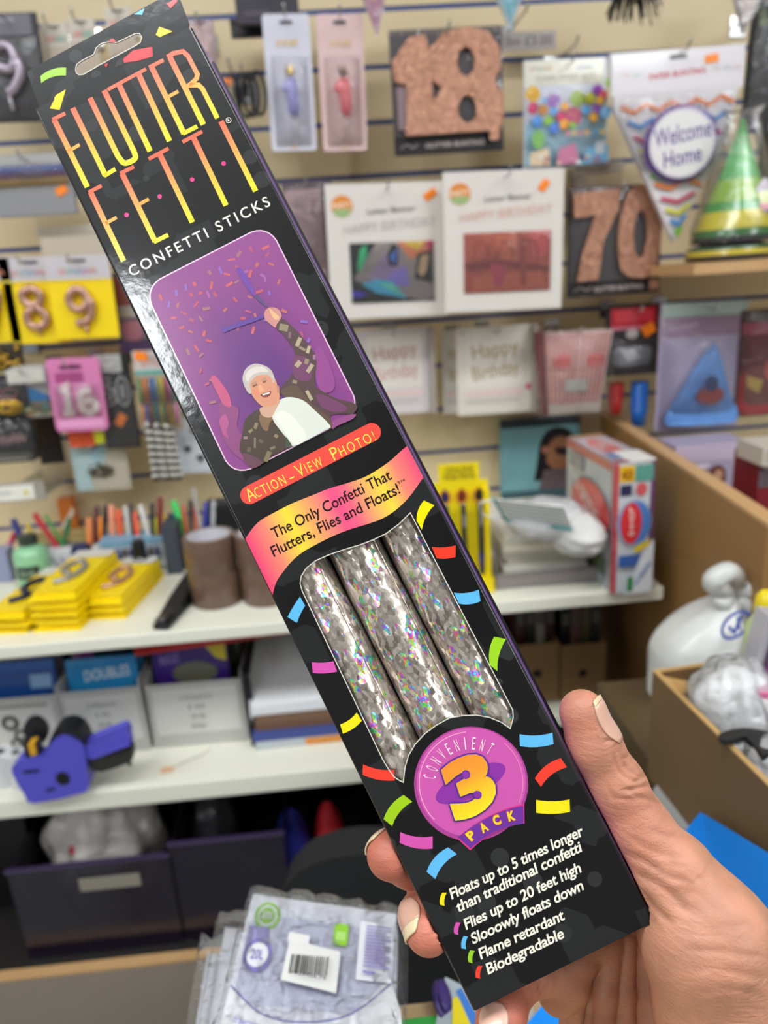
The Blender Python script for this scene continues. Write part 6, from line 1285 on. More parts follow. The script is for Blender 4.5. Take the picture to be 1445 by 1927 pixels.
for nm, b in (('base', (0, 0, 0, W, D, .004)), ('front_rim', (0, 0, .004, W, .003, .022)), ('side_rim', (0, .003, .004, .003, D, .05)), ('side_rim', (W - .003, .003, .004, W, D, .05))): blk(r, nm, *b, '#b8b0b0', mat('grey_acrylic', '#8d8584', .15, coat=.4) if nm != 'side_rim' else AC)
rr_ = random.Random(4); TR = r
def ontray(name, cat, label, x0, y0, z0, w_, d_, h_, rz, col, m=None):
    r = thing(name, cat, label, Vector(TR.location) + Matrix.Rotation(TR.rotation_euler.z, 3, 'Z') @ Vector((x0, y0, z0)), (0, 0, TR.rotation_euler.z + rz)); blk(r, 'sheet', 0, 0, 0, w_, d_, h_, col, m); return r
for k in range(6): ontray('paper_bundle', 'paper', ['cream paper bundle at the bottom of the acrylic tray', 'white paper bundle second from the tray bottom', 'off-white paper bundle third from the tray bottom', 'pale card bundle in the middle of the tray stack', 'cream paper bundle near the top of the tray stack', 'white folded sheet topmost of the tray papers'][k], .012 + rr_.uniform(0, .008), .012 + rr_.uniform(0, .01), .0045 + k * .0105, W * .8, D * .72, .010, rr_.uniform(-.05, .05), ['#cfc9b4', '#dcd8cc', '#c9c4b4', '#bdb8a8', '#d6d0bc', '#e2dfd4'][k])
def crumple(name, cat, label, loc, sx, sy, sz, m, seed=1, col=(1, 1, 1, 1), rot=(0, 0, 0), n=26, amp=.22, flat=0., knot=None):
    r = thing(name, cat, label, loc, rot); rs = np.random.RandomState(seed); K = rs.normal(size=(14, 3)) * np.array([3, 3, 3]); ph = rs.uniform(0, 6.28, 14); vs, fs = [], []
    for i in range(n + 1):
        th = math.pi * i / n
        for j in range(2 * n):
            p = 2 * math.pi * j / (2 * n); d = np.array([math.sin(th) * math.cos(p), math.sin(th) * math.sin(p), math.cos(th)]); s_ = 1 + amp * sum(abs(math.sin(K[k] @ d + ph[k])) * (.9 ** k) for k in range(14)) / 5 - amp
            q = d * s_; vs.append((q[0] * sx, q[1] * sy, (max(q[2], -.92) + .92) * sz))
    for i in range(n):
        for j in range(2 * n): fs.append((i * 2 * n + j, (i + 1) * 2 * n + j, (i + 1) * 2 * n + (j + 1) % (2 * n), i * 2 * n + (j + 1) % (2 * n)))
    obj('bag' if 'bag' in name else 'body', G().raw(vs, fs, col), m, r, smooth=True); return r
WF = film('white_poly', .62, '#ffffff', .25, .8, 60, 1.0)
tx, ty = W * .45, D * .4
crumple('plastic_bag', 'bag', 'crumpled clear bag lying on the papers in the acrylic tray', onZ(1030, 1010, US + .068) - np.array([0, 0, .0]), .055, .05, .028, WF, 3)
crumple('plastic_bag', 'bag', 'white bag of papers slumping down the right side of the tray', onZ(1085, 1040, US + .05), .035, .05, .03, mat('matte_white_poly', '#d0ceca', .4, bump=.6, bs=60, dist=.004), 5)
p = onZ(1012, 985, US + .10); r = thing('face_mask', 'mask', 'pleated white face mask with a teal edge on the tray of papers', p, (math.radians(40), 0, math.radians(-38)))
for k in range(6): obj('pleat', G().raw([(-.045, 0, k * .008), (.045, 0, k * .008), (.045, -.002, k * .008 + .0095), (-.045, -.002, k * .008 + .0095), (-.045, .0015, k * .008), (.045, .0015, k * .008), (.045, -.0005, k * .008 + .0095), (-.045, -.0005, k * .008 + .0095)], [(0, 1, 2, 3), (4, 7, 6, 5), (3, 2, 6, 7)], c('#dfe2e0')), PR(), r)
g = G(); g.tube([(-.045, -.001, -.001), (.045, -.001, -.001)], .0022, c('#3fa4ac')); g.tube([(-.045, -.001, -.001), (-.046, -.001, .05)], .0018, c('#3fa4ac')); obj('edge', g, PR(), r)
obj('loop', G().tube(smooth_path([(-.045, 0, .045), (-.06, -.01, .05), (-.065, -.01, .02), (-.045, 0, .004)], 4), .0011, c('#e8e8e8')), PR(), r)
# boxed number game: the corner nearest the eye stands at (1162,1112)
a_ = onZ(1150, 1118, US); b_ = onZ(1222, 1110, US); dirx = (b_ - a_) / np.linalg.norm(b_ - a_); W = np.linalg.norm(b_ - a_); H = np.linalg.norm(onY(1157, 873, a_[1])[2] - US)
D = .165; r = thing('board_game_box', 'game', 'red, white and blue boxed number game standing on end against the divider', a_, (0, 0, math.atan2(dirx[1], dirx[0])))
blk(r, 'box', 0, 0, 0, W, D, H, '#c8c8cc'); blk(r, 'lid_flap', W * .35, -.002, H, W, .05, H + .003, '#dcdad4')
g = frontart(-.0003); RDc, BUc = c('#c3343c'), c('#3a62a8')
g.Rc(0, 0, W, H, c('#c9ccd0')); g.Rc(0, 0, W * .10, H, RDc); g.Rc(W * .9, H * .35, W, H, c('#6a3a6a')); g.Rc(W * .12, H * .86, W * .48, H * .98, c('#e8b41c')); g.T('43', W * .16, H * .88, W * .42, H * .88, (0, H * .07), c('#8a3a1c'), .03); g.Rc(W * .5, H * .86, W * .95, H * .98, c('#5a9a8a'))
g.Rc(W * .14, H * .76, W * .42, H * .84, c('#2a2c50')); g.E(W * .66, H * .8, W * .14, H * .05, c('#cc5a5e')); g.E(W * .5, H * .55, W * .44, H * .18, c('#98a8c0')); g.E(W * .52, H * .55, W * .40, H * .165, c('#4a7cc0')); g.E(W * .42, H * .55, W * .27, H * .16, c('#d2343a'))
for k, ch in enumerate('LOTTO'): g.T(ch, W * .36, H * (.64 - k * .045), W * .49, H * (.64 - k * .045), (0, H * .033), c('#f0e0dc'), .03)
g.P([(W * .5, H * .36), (W * .9, H * .42), (W * .9, H * .38), (W * .55, H * .32)], c('#e8c820')); g.Rc(W * .12, H * .22, W * .7, H * .31, BUc); g.P([(W * .7, H * .31), (W, H * .42), (W, 0), (W * .3, 0)], c('#dcdee2')); g.Rc(W * .35, H * .02, W * .5, H * .14, c('#3a8a4a')); g.T('NUMBERS', W * .55, H * .05, W * .95, H * .22, (-W * .02, H * .05), c('#6a88c0'), .02)
obj('end_print', g, PG(), r)
g = G(lambda a, b, l: (-.0003 - l, a, b), 0, .0003); g.Rc(0, 0, D, H, c('#a8b0b4')); g.Rc(0, 0, .006, H, c('#b03a34')); g.Rc(D * .05, H * .93, D, H, c('#b0584c')); g.E(D * .45, H * .55, D * .44, H * .24, c('#6a7078')); g.E(D * .45, H * .55, D * .40, H * .22, c('#c4302e'))
g.T('LOTTO', D * .78, H * .66, D * .14, H * .38, (D * .12, H * .16), c('#e8dcd8'), .02); g.Rc(D * .1, H * .1, D * .9, H * .24, c('#5a6a4a')); g.Rc(D * .6, H * .8, D * .9, H * .92, c('#7a8088')); obj('front_print', g, PG(), r)
g = topart(H + .0003); g.Rc(0, 0, W, D, c('#b8a8b8')); g.Rc(W * .05, D * .1, W * .9, D * .9, c('#cfc4cc')); g.E(W * .45, D * .55, W * .3, D * .3, c('#d87a78')); g.Rc(0, D * .92, W, D, c('#c8945a')); g.Rc(0, 0, W, D * .05, c('#b8504a')); g.Rc(W * .1, D * .12, W * .4, D * .3, c('#7a90c0')); g.T('LOTTO', W * .2, D * .45, W * .8, D * .55, (0, D * .16), c('#e8dcdc'), .02); obj('top_print', g, PG(), r)
# goods beyond the divider
zs = .0; SB = thing('low_shelf', 'shelf', 'white shelf beyond the wooden divider under the maroon plate pack', (.9, WALLY, 1.02)); obj('board', G().box(-.40, -.5, 0, .4, -.001, .014), WH, SB)
def farbox(label, x, y, w_, h_, col, Y=1.0, pr=None):
    it = Item('toy_box', 'box', label, x, y, w_, h_, Y, t=.06); it.slab('box', 0, 0, w_, h_, col=col); g = it.art()
    if pr: pr(g)
    it.put('print', g, PG()); b_ = it.root; b_.location.z = max(b_.location.z, 1.0345); return it
farbox('lilac and white doll box beyond the divider', 1300, 880, 130, 120, '#a49ab0', 1.05, lambda g: [g.Rc(0, 0, 130, 30, c('#c0b0c4')), g.P([(20, 50), (70, 40), (90, 110), (30, 110)], c('#8a7a90')), g.E(76, 60, 16, 22, c('#6a3a2c')), g.E(78, 56, 8, 10, c('#c89a80')), g.Rc(4, 34, 60, 42, c('#e0d8e4'))])
farbox('dark red box with a grey band beyond the divider', 1425, 905, 96, 130, '#7a1420', .92, lambda g: [g.Rc(0, 20, 96, 52, c('#5a5260')), g.Rc(10, 0, 80, 20, c('#bdb4ac')), g.P([(60, 70), (90, 64), (92, 100), (66, 110)], c('#a02834'))])
farbox('small white and gold box on the dark red one', 1428, 838, 84, 34, '#c4bcae', .90, lambda g: [g.Rc(8, 8, 50, 16, c('#b08a50')), g.Rc(8, 20, 70, 24, c('#8a7a6a'))])
# ---------------------------------------------------------------- below the upper shelf
r, W, D = frame3('folded_banner', 'roll', 'long red folded cloth tucked under the upper white shelf', (258, 1240), (545, 1206), (258, 1225), ZU - .055); r.location.z = ZU - .055
obj('cloth', G().prism([(0, 0), (W, .006), (W, .026), (0, .030)], 0, .05, c('#a01410')), mat('red_cloth', '#b01810', .5, var=.1, vs=30), r, bevel=.006); obj('ridge', G().tube([(0, -.002, .005), (W, -.002, .009)], .004, c('#b01a14')), mat('red_cloth', '#b01810'), r, smooth=True)
r.location.z = ZU - .018 - .031
def tray(label, x0, x1, ytop, ybot, inset, lines, pic=None):
    a_ = onZ(x0, ybot, LS); b_ = onZ(x1, ybot - (x1 - x0) * .09, LS); u = b_ - a_; W = np.linalg.norm(u); H = onY((x0 + x1) / 2, ytop, a_[1])[2] - LS; r = thing('card_tray', 'tray', label, a_, (0, 0, math.atan2(u[1], u[0])))
    m = mat('white_tray_card', '#b9b8b2', .5); t = .0025
    blk(r, 'front_panel', 0, 0, 0, W, t, H, '#b9b8b2', m); blk(r, 'side_panel', 0, t, 0, t, .16, H * 1.1, '#b9b8b2', m); blk(r, 'side_panel', W - t, t, 0, W, .16, H * 1.1, '#b9b8b2', m); blk(r, 'base', t, t, 0, W - t, .16, t, '#b9b8b2', m); blk(r, 'back_panel', 0, .16, 0, W, .1625, H * 1.3, '#b9b8b2', m)
    g = frontart(-.0003); g.Rc(W * .06, H * .2, W * .94, H * .92, c('#d4d3cd'))
    for k, s_ in enumerate(lines): hw = W * (.17 if k == 0 else .08); g.T(s_, W * .5 - hw, H * (.74 - k * .15), W * .5 + hw, H * (.74 - k * .15), (0, H * .07), c('#77766f'), 0)
    if pic: pic(g, W, H)
    obj('label', g, PR(), r); return r, W, H
def wheelpic(g, W, H):
    for x, y, q in ((.48, .62, .09), (.56, .42, .07), (.5, .3, .06)): g.E(W * x, H * y, W * q, W * q, c('#3a3834')); g.E(W * x, H * y, W * q * .5, W * q * .5, c('#c8c6be'))
    g.Rc(W * .2, H * .86, W * .9, H * .9, c('#8d8c84'))
T1, W1, H1 = tray('white card tray at the far left printed with black wheels', -50, 132, 1312, 1440, 0, [], wheelpic)
T2, W2, H2 = tray('white card tray left of centre with a small printed price list', 134, 284, 1296, 1424, 0, ['3 POUCH', '10', '25', '50p'])
T3, W3, H3 = tray('white card tray behind the handle of the blue price gun, nearest the white papers', 292, 470, 1282, 1408, 0, ['3 POUCH', '10', '25', '60p'])
def intray(T, W, H, label, col, arts, y=.03, h=1.55, x0=.06, x1=.94, lean=-8):
    p = Vector(T.location) + Matrix.Rotation(T.rotation_euler.z, 3, 'Z') @ Vector((W * x0, y, .0035)); r = thing('sweet_pack', 'pack', label, p, (math.radians(lean), 0, T.rotation_euler.z)); w_, h_ = W * (x1 - x0), H * h
    blk(r, 'packet', 0, 0, 0, w_, .008, h_, col, PG(), .002); g = frontart(-.0004)
    for f_ in arts: f_(g, w_, h_)
    obj('print', g, PG(), r); return r
Rf = lambda a, b, d, e, cl: (lambda g, w, h: g.Rc(w * a, h * b, w * d, h * e, c(cl)))
Tf = lambda s_, a, b, d, e, hh, cl: (lambda g, w, h: g.T(s_, w * a, h * b, w * d, h * e, (0, h * hh), c(cl), .03))
intray(T1, W1, H1, 'blue packet standing foremost in the wheel printed tray', '#1f4f9a', [Rf(0, .9, 1, 1, '#2a64b0'), Rf(.7, .7, .95, .85, '#8ab0d8')], .012, 1.38); intray(T1, W1, H1, 'pink and grey packet behind the blue one in the wheel printed tray', '#8a7a84', [Rf(0, .85, 1, .95, '#c08a94')], .04, 1.6); intray(T1, W1, H1, 'dark navy packet at the back of the wheel printed tray', '#262c4a', [Rf(.1, .8, .9, .9, '#4a5a5a')], .07, 1.85)
intray(T2, W2, H2, 'sky blue packet with white letters foremost in the second tray', '#2a8cc8', [Tf('DOUBLES', .25, .76, .9, .80, .12, '#c8dce8')], .012, 1.32, lean=-6); intray(T2, W2, H2, 'blue packet with a magenta corner in the second tray', '#3a86b8', [Rf(0, .78, .3, .9, '#8a3a80'), Rf(.3, .78, 1, .86, '#23303a')], .04, 1.55); intray(T2, W2, H2, 'tall pale blue packet at the back of the second tray', '#5f9cc4', [Rf(.1, .86, .9, .97, '#88b8d4')], .07, 1.8)
intray(T3, W3, H3, 'purple packet with a yellow corner in the third tray', '#3a1f78', [Tf('MAXI', .1, .8, .35, .82, .1, '#8a7ac0'), lambda g, w, h: g.E(w * .55, h * .7, w * .3, h * .12, c('#6a6a5a')), lambda g, w, h: g.P([(w * .7, h * .98), (w * .98, h * .98), (w * .98, h * .8), (w * .84, h * .84)], c('#d8c820'))], .012, 1.42, x1=.85); intray(T3, W3, H3, 'dark olive packet behind the purple one in the third tray', '#3c3f2c', [Rf(.8, .8, .95, .98, '#6a6a50')], .05, 1.6)
# papers, box and folders right of the trays
ST = [((482, 1412), (668, 1392), (470, 1370), .012, '#b9c0c4', 'pale folder with an orange edge at the bottom of the paper pile', 'folder'), ((478, 1412), (655, 1394), (470, 1370), .016, '#3a4a8c', 'blue ring binder second in the paper pile', 'binder'), ((486, 1410), (660, 1392), (484, 1370), .024, '#6a4c3a', 'brown carton under the white papers', 'box'), ((480, 1412), (672, 1392), (476, 1340), .018, '#d4d4d6', 'thick wad of white paper topmost of the pile', 'paper')]
z = LS
for fl, fr, bl_, th_, cl, lb_, ct in ST:
    r, W, D = frame3({'folder': 'folder', 'binder': 'ring_binder', 'box': 'flat_carton', 'paper': 'paper_wad'}[ct], ct, lb_, fl, fr, bl_, LS); r.location.z = z; z += th_ + .0006; D = .2
    if ct == 'paper':
        obj('sheets', G().prism([(0, 0), (D, .02), (D, .055), (.03, th_ + .012), (.004, th_)], 0, W, c(cl), f=lambda x, t, q_: (t, x, q_)), mat('white_paper', '#d6d6d8', .6), r, bevel=.004)
    else:
        blk(r, 'body', 0, 0, 0, W, D, th_, cl)
        if ct == 'folder': blk(r, 'edge', W * .5, -.001, .001, W, .001, th_ - .001, '#d88a2c')
        if ct == 'binder': blk(r, 'spine', -.002, 0, 0, .001, D, th_, '#16233c')
        if ct == 'box': blk(r, 'flap', .002, -.0015, th_ * .5, W - .002, 0, th_, '#7a5a46')
r = thing('black_folder', 'folder', 'black folder standing on edge left of the white papers', onZ(482, 1404, LS) + np.array([.006, 0, 0]), (0, 0, .02)); blk(r, 'cover', -.012, 0, 0, -.002, .16, .12, '#14161c'); blk(r, 'page_edge', -.0022, .004, .002, -.0005, .158, .116, '#b8b8b4')
# kraft magazine files with finger holes and the books above them
for k, (x0_, x1_, lb_) in enumerate([(972, 1052, 'kraft magazine file with a finger hole, left of the pair by the thumb'), (1055, 1138, 'kraft magazine file with a finger hole, right of the pair by the thumb')]):
    a_ = onY(x0_, 1325, 1.0); b_ = onY(x1_, 1320, 1.0); W = (b_ - a_)[0] * .99; H = onY(x0_, 1216, 1.0)[2] - a_[2]; r = thing('magazine_file', 'magazine file', lb_, a_ - np.array([0, 0, .0])); m = mat('kraft_board', '#7d6038', .65, var=.08, vs=60)
    hole_ = [(W / 2 + .0075 * math.cos(t), H * .5 + .0075 * math.sin(t)) for t in np.linspace(0, 6.28, 17)[:-1]]
    obj('front_panel', G().prism([(0, 0), (W, 0), (W, H), (0, H)], 0, .003, c('#7d6038'), [hole_]), m, r); obj('dark_hole_plug', G().lathe([(.0076, 0), (.0076, .02)], c('#17120c'), 16, cap=True), DK, r); r.children[-1].location = (W / 2, .0035, H * .5); r.children[-1].rotation_euler = (-math.pi / 2, 0, 0)  # closed dark cylinder set just behind the finger hole
    for nm, b in (('side_panel', (0, .003, 0, .003, .2, H)), ('side_panel', (W - .003, .003, 0, W, .2, H)), ('base', (.003, .003, 0, W - .003, .2, .003))): blk(r, nm, *b, '#7d6038', m)
    for j in range(4):
        w_ = W * .2; cl = [['#3a1c1c', '#24281e', '#8a8478', '#3a2420'], ['#17161a', '#6a4a4a', '#544a30', '#2c2a2e']][k][j]; nmz = [['dark red', 'olive', 'pale grey', 'brown'], ['black', 'dull pink', 'khaki', 'charcoal']][k][j]
        bk = thing('magazine', 'magazine', '%s magazine spine standing in the %s kraft file' % (nmz, ['left', 'right'][k]), a_ + np.array([.006 + j * (w_ + .002), .02, .0035])); blk(bk, 'cover', 0, 0, 0, w_, .15, H * (1.62 + .1 * ((j * 7 + k) % 3)), cl); blk(bk, 'spine_label', .001, -.0006, H * 1.2, w_ - .001, 0, H * 1.4, '#5a564e')
KSH = thing('low_shelf', 'shelf', 'shelf board under the two kraft magazine files', (.2, WALLY, onY(1000, 1326, 1.0)[2] - .016)); obj('board', G().box(-.10, -.32, 0, .19, -.022, .0155), WH, KSH)
# ---------------------------------------------------------------- price gun and things round it
yg = onZ(150, 1480, LS)[1]; it = Item('price_gun', 'price gun', 'blue violet hand held price labelling gun lying on the lower white shelf', 148, 1428, 224, 124, yg, t=.03, pitch=0); it.root.location.z = LS
PGm = mat('blue_violet_plastic', '#5552c2', .35)
it.plate('body', smooth_path([(4, 66), (14, 50), (60, 44), (74, 34), (84, 14), (110, 6), (136, 16), (142, 44), (136, 86), (128, 112), (30, 124), (18, 110)], 2, True), t=.026, y=.0, m=PGm, bevel=.003)
it.plate('handle', [(140, 30), (218, 10), (224, 20), (222, 38), (150, 56), (140, 50)], t=.018, y=-.004, m=PGm, bevel=.004)
it.plate('trigger', smooth_path([(136, 62), (146, 56), (210, 52), (222, 44), (224, 60), (212, 74), (160, 84), (142, 76)], 2, True), t=.012, y=-.007, m=mat('dark_rubber', '#2c2a26', .5), bevel=.002)
it.plate('reel_cover', smooth_path([(78, 26), (92, 2), (116, -6), (138, 4), (146, 30), (138, 22), (112, 6), (90, 16)], 2, True), t=.03, y=.004, m=BKP); it.plate('stand_bar', [(214, 16), (222, 16), (214, 84), (208, 84)], t=.004, y=-.010, m=BKP)
it.slab('inking_block', 28, 22, 56, 50, .014, -.004, '#3a3a3c', BKP); it.plate('wheel', [(42 + 22 * math.cos(t), 18 + 24 * math.sin(t)) for t in np.linspace(0, 6.28, 25)[:-1]], t=.008, y=.012, m=BKP); it.plate('yellow_dial', [(40, 22), (52, 20), (52, 40), (42, 42)], t=.016, y=-.006, col='#d8a020', m=PP())
g = it.art(); g.mp = lambda a, b, l: (it.X(a), -.0265 - l, it.Z(b)); g.E(92, 84, 13, 12, c('#0f0e14'), n=24); g.P(rrect(24, 62, 54, 68, 3), c('#1c1a50')); g.T('8X', 58, 106, 76, 103, (0, -7), c('#16143c'), .02); it.put('print', g, PP())
p = onZ(14, 1470, LS); r = thing('label_roll', 'label roll', 'small white label reel standing left of the price gun', p); obj('roll', G().lathe([(.006, 0), (.017, 0), (.017, .048), (.006, .048), (.006, 0)], n=28, cap=False), mat('white_paper', '#d6d6d8', .6), r, smooth='auto'); obj('core', G().lathe([(.004, .0), (.0058, .0), (.0058, .05), (.004, .05)], c('#4a4a44'), 16), PP(), r, smooth='auto')
p = onZ(44, 1474, LS); r = thing('label_roll', 'label roll', 'second white label reel touching the price gun nose', p); obj('roll', G().lathe([(.005, 0), (.014, 0), (.014, .05), (.005, .05), (.005, 0)], n=28, cap=False), mat('white_paper', '#d6d6d8', .6), r, smooth='auto'); obj('core', G().lathe([(.003, .0), (.0048, .0), (.0048, .052), (.003, .052)], c('#4a4a44'), 16), PP(), r, smooth='auto')
r, W, D = frame3('swing_tag', 'tag', 'small peach swing tag on a string on the lower white shelf', (302, 1456), (326, 1452), (306, 1446), LS); obj('card', G().box(0, 0, 0, W, .012, .001, c('#e2b088')), PR(), r); obj('string', G().tube(smooth_path([(W, .008, .001), (W + .02, .02, .001), (W + .04, .028, .001), (W + .05, .04, .001)], 3), .0005, c('#a8a490')), PR(), r)
# ---------------------------------------------------------------- dark goods under the lower shelf
PB = film('purple_tint_plastic', .72, '#1c1426', .2, .2, 8, .5)
for k, (x0_, x1_, yt, yb, lb_) in enumerate([(60, 352, 1640, 1822, 'smoky purple plastic crate holding bagged stock, left under the lower shelf'), (356, 560, 1590, 1800, 'dark purple plastic crate between the bagged stock and the black chair back')]):
    a_ = onZ(x0_, yb, ZB + .002); b_ = onZ(x1_, yb - (x1_ - x0_) * .09, ZB + .002); a_[1] = b_[1] = max(a_[1], .89); a_ = onY(x0_, yb, a_[1]); b_ = onY(x1_, yb - (x1_ - x0_) * .09, a_[1]); W = (b_ - a_)[0]; H = onY(x0_, yt, a_[1])[2] - ZB; r = thing('storage_crate', 'crate', lb_, (a_[0], a_[1], ZB + .0005)); t = .003
    for nm, b in (('front_wall', (0, 0, 0, W, t, H)), ('side_wall', (0, t, 0, t, .22, H)), ('side_wall', (W - t, t, 0, W, .22, H)), ('base', (t, t, 0, W - t, .22, t))): blk(r, nm, *b, '#2a2038', PB)
    blk(r, 'rim', -.002, -.003, H, W + .002, .004, H + .006, '#3a2c4c', PG()); r['W'] = W
    if k == 0:
        blk(r, 'label', W * .42, -.001, H * .72, W * .8, 0, H * .86, '#8d8678')
        crumple('plastic_bag', 'bag', 'clear bag of red and white goods bulging from the smoky crate', (a_[0] + W * .46, a_[1] + .10, ZB + .006), .088, .075, .118, film('cloudy_bag', .75, '#e8e0d8', .2, .9, 45, 1.0), 11, amp=.42, n=40)
        for j in range(9): rr_ = random.Random(j); q_ = crumple('wrapped_sweet', 'sweet', 'x', (a_[0] + W * rr_.uniform(.2, .72), a_[1] + rr_.uniform(.03, .1), ZB + rr_.uniform(.05, .2)), .012, .010, .008, mat('red_wrapper' if j % 2 else 'white_wrapper', '#a83038' if j % 2 else '#b8b4b0', .35), j + 20, n=8); tag(q_, 'sweet', '%s lump of bagged goods inside the clear bag in the crate' % ('red' if j % 2 else 'white'), '%s lumps in the crate bag' % ('red' if j % 2 else 'white'))
    else: crumple('plastic_bag', 'bag', 'clear crumpled bag in the dark purple crate', (a_[0] + W * .28, a_[1] + .09, ZB + .006), .036, .05, .10, film('dark_bag', .25, '#5a5a60', .2, .9, 45, .9), 14)
p = onY(545, 1532, .945); crumple('cloth_bundle', 'cloth', 'navy blue bundle poking out of the dark purple crate', (p[0], .95, ZB + .005), .028, .028, (p[2] - ZB) / 1.92, mat('navy_cloth', '#1a2080', .6), 31, amp=.12)
p = onY(600, 1522, .95); crumple('cloth_bundle', 'cloth', 'red bundle standing just right of the navy one under the lower shelf', (p[0] + .012, .96, ZB + .001), .024, .03, (p[2] - ZB) / 1.92, mat('red_fabric', '#c8202a', .6), 33, amp=.12)
it = Item('dark_bag', 'bag', 'black bag slumped at the far left under the lower shelf', 28, 1706, 120, 236, 1.0, t=.05); it.root.location.z = ZB + .018; it.root.location.y = 1.05; it.plate('bag', smooth_path([(0, 250), (0, 40), (40, 4), (100, 20), (118, 120), (120, 250)], 3, True), m=mat('black_bag', '#121113', .45, bump=.5, bs=30, dist=.003), bevel=.01); it.slab('tag', 14, 150, 40, 176, .001, -.051, '#8a8884')
# black round chair back
it = Item('chair_back', 'chair', 'black rounded chair back standing behind the wrapped packs', 700, 1700, 330, 290, .72, t=.045, yaw=-10)
it.plate('backrest', smooth_path([(0, 300), (4, 120), (40, 50), (110, 14), (200, 6), (290, 30), (330, 120), (330, 300)], 4), t=.045, m=mat('black_mesh_cloth', '#17181a', .7, bump=.5, bs=900), bevel=.012)
it.plate('backrest_shell', smooth_path([(10, 300), (14, 130), (50, 62), (114, 28), (200, 20), (284, 42), (320, 130), (320, 300)], 4), t=.012, y=.0125, m=BKP, bevel=.003)
zc_ = it.root.location.z; it.put('post', G().box(-.02, .013, -zc_ + .05, .02, .04, .1), BKP)
it.put('star_base', G().tube([(-.22, .03, -zc_ + .017), (0, .03, -zc_ + .05), (.22, .03, -zc_ + .017)], .016).tube([(0, -.12, -zc_ + .017), (0, .03, -zc_ + .05), (0, .10, -zc_ + .017)], .016), BKP)
# desk with the wrapped packs
ZD = .995
dk = thing('desk', 'desk', 'pale wood counter in front carrying the wrapped packs and the blue sheet', (.1, .35, 0)); DW = wood('desk_laminate', '#c7ab84', '#b3946a', 'X', 10)
PKT = (((372, 1990), (760, 2010), (470, 1668)), 5)
yfar = onZ(500, 1922, ZD)[1]
obj('desktop', G().prism([(-.75, -.40), (.85, -.40), (.85, .0), (.85, yfar - .35), (-.75, yfar - .35)], ZD - .03, ZD, f=lambda x, t, y: (x, y, t)), DW, dk)
sc_ = thing('side_counter', 'counter', 'olive brown side counter under the cardboard box and the carrier bag', (.1, .35, 0)); SCM = wood('olive_laminate', '#5c4a2c', '#4c3c22', 'Y', 10)
obj('top', G().prism([(.168, yfar - .349), (.85, yfar - .349), (.85, .22), (.285, .26), (.285, .38), (.168, .38)], ZD - .03, ZD, f=lambda x, t, y: (x, y, t)), SCM, sc_); obj('end_panel', G().box(.172, yfar - .30, 0, .19, .36, ZD - .0302), SCM, sc_); obj('end_panel', G().box(.80, yfar - .30, 0, .82, .2, ZD - .0302), SCM, sc_)
for x in (-.7, .82): obj('leg', G().box(x, -.38, 0, x + .04, -.34, ZD - .03), DW, dk); obj('leg', G().box(x, yfar - .42, 0, x + .04, yfar - .38, ZD - .03), DW, dk)
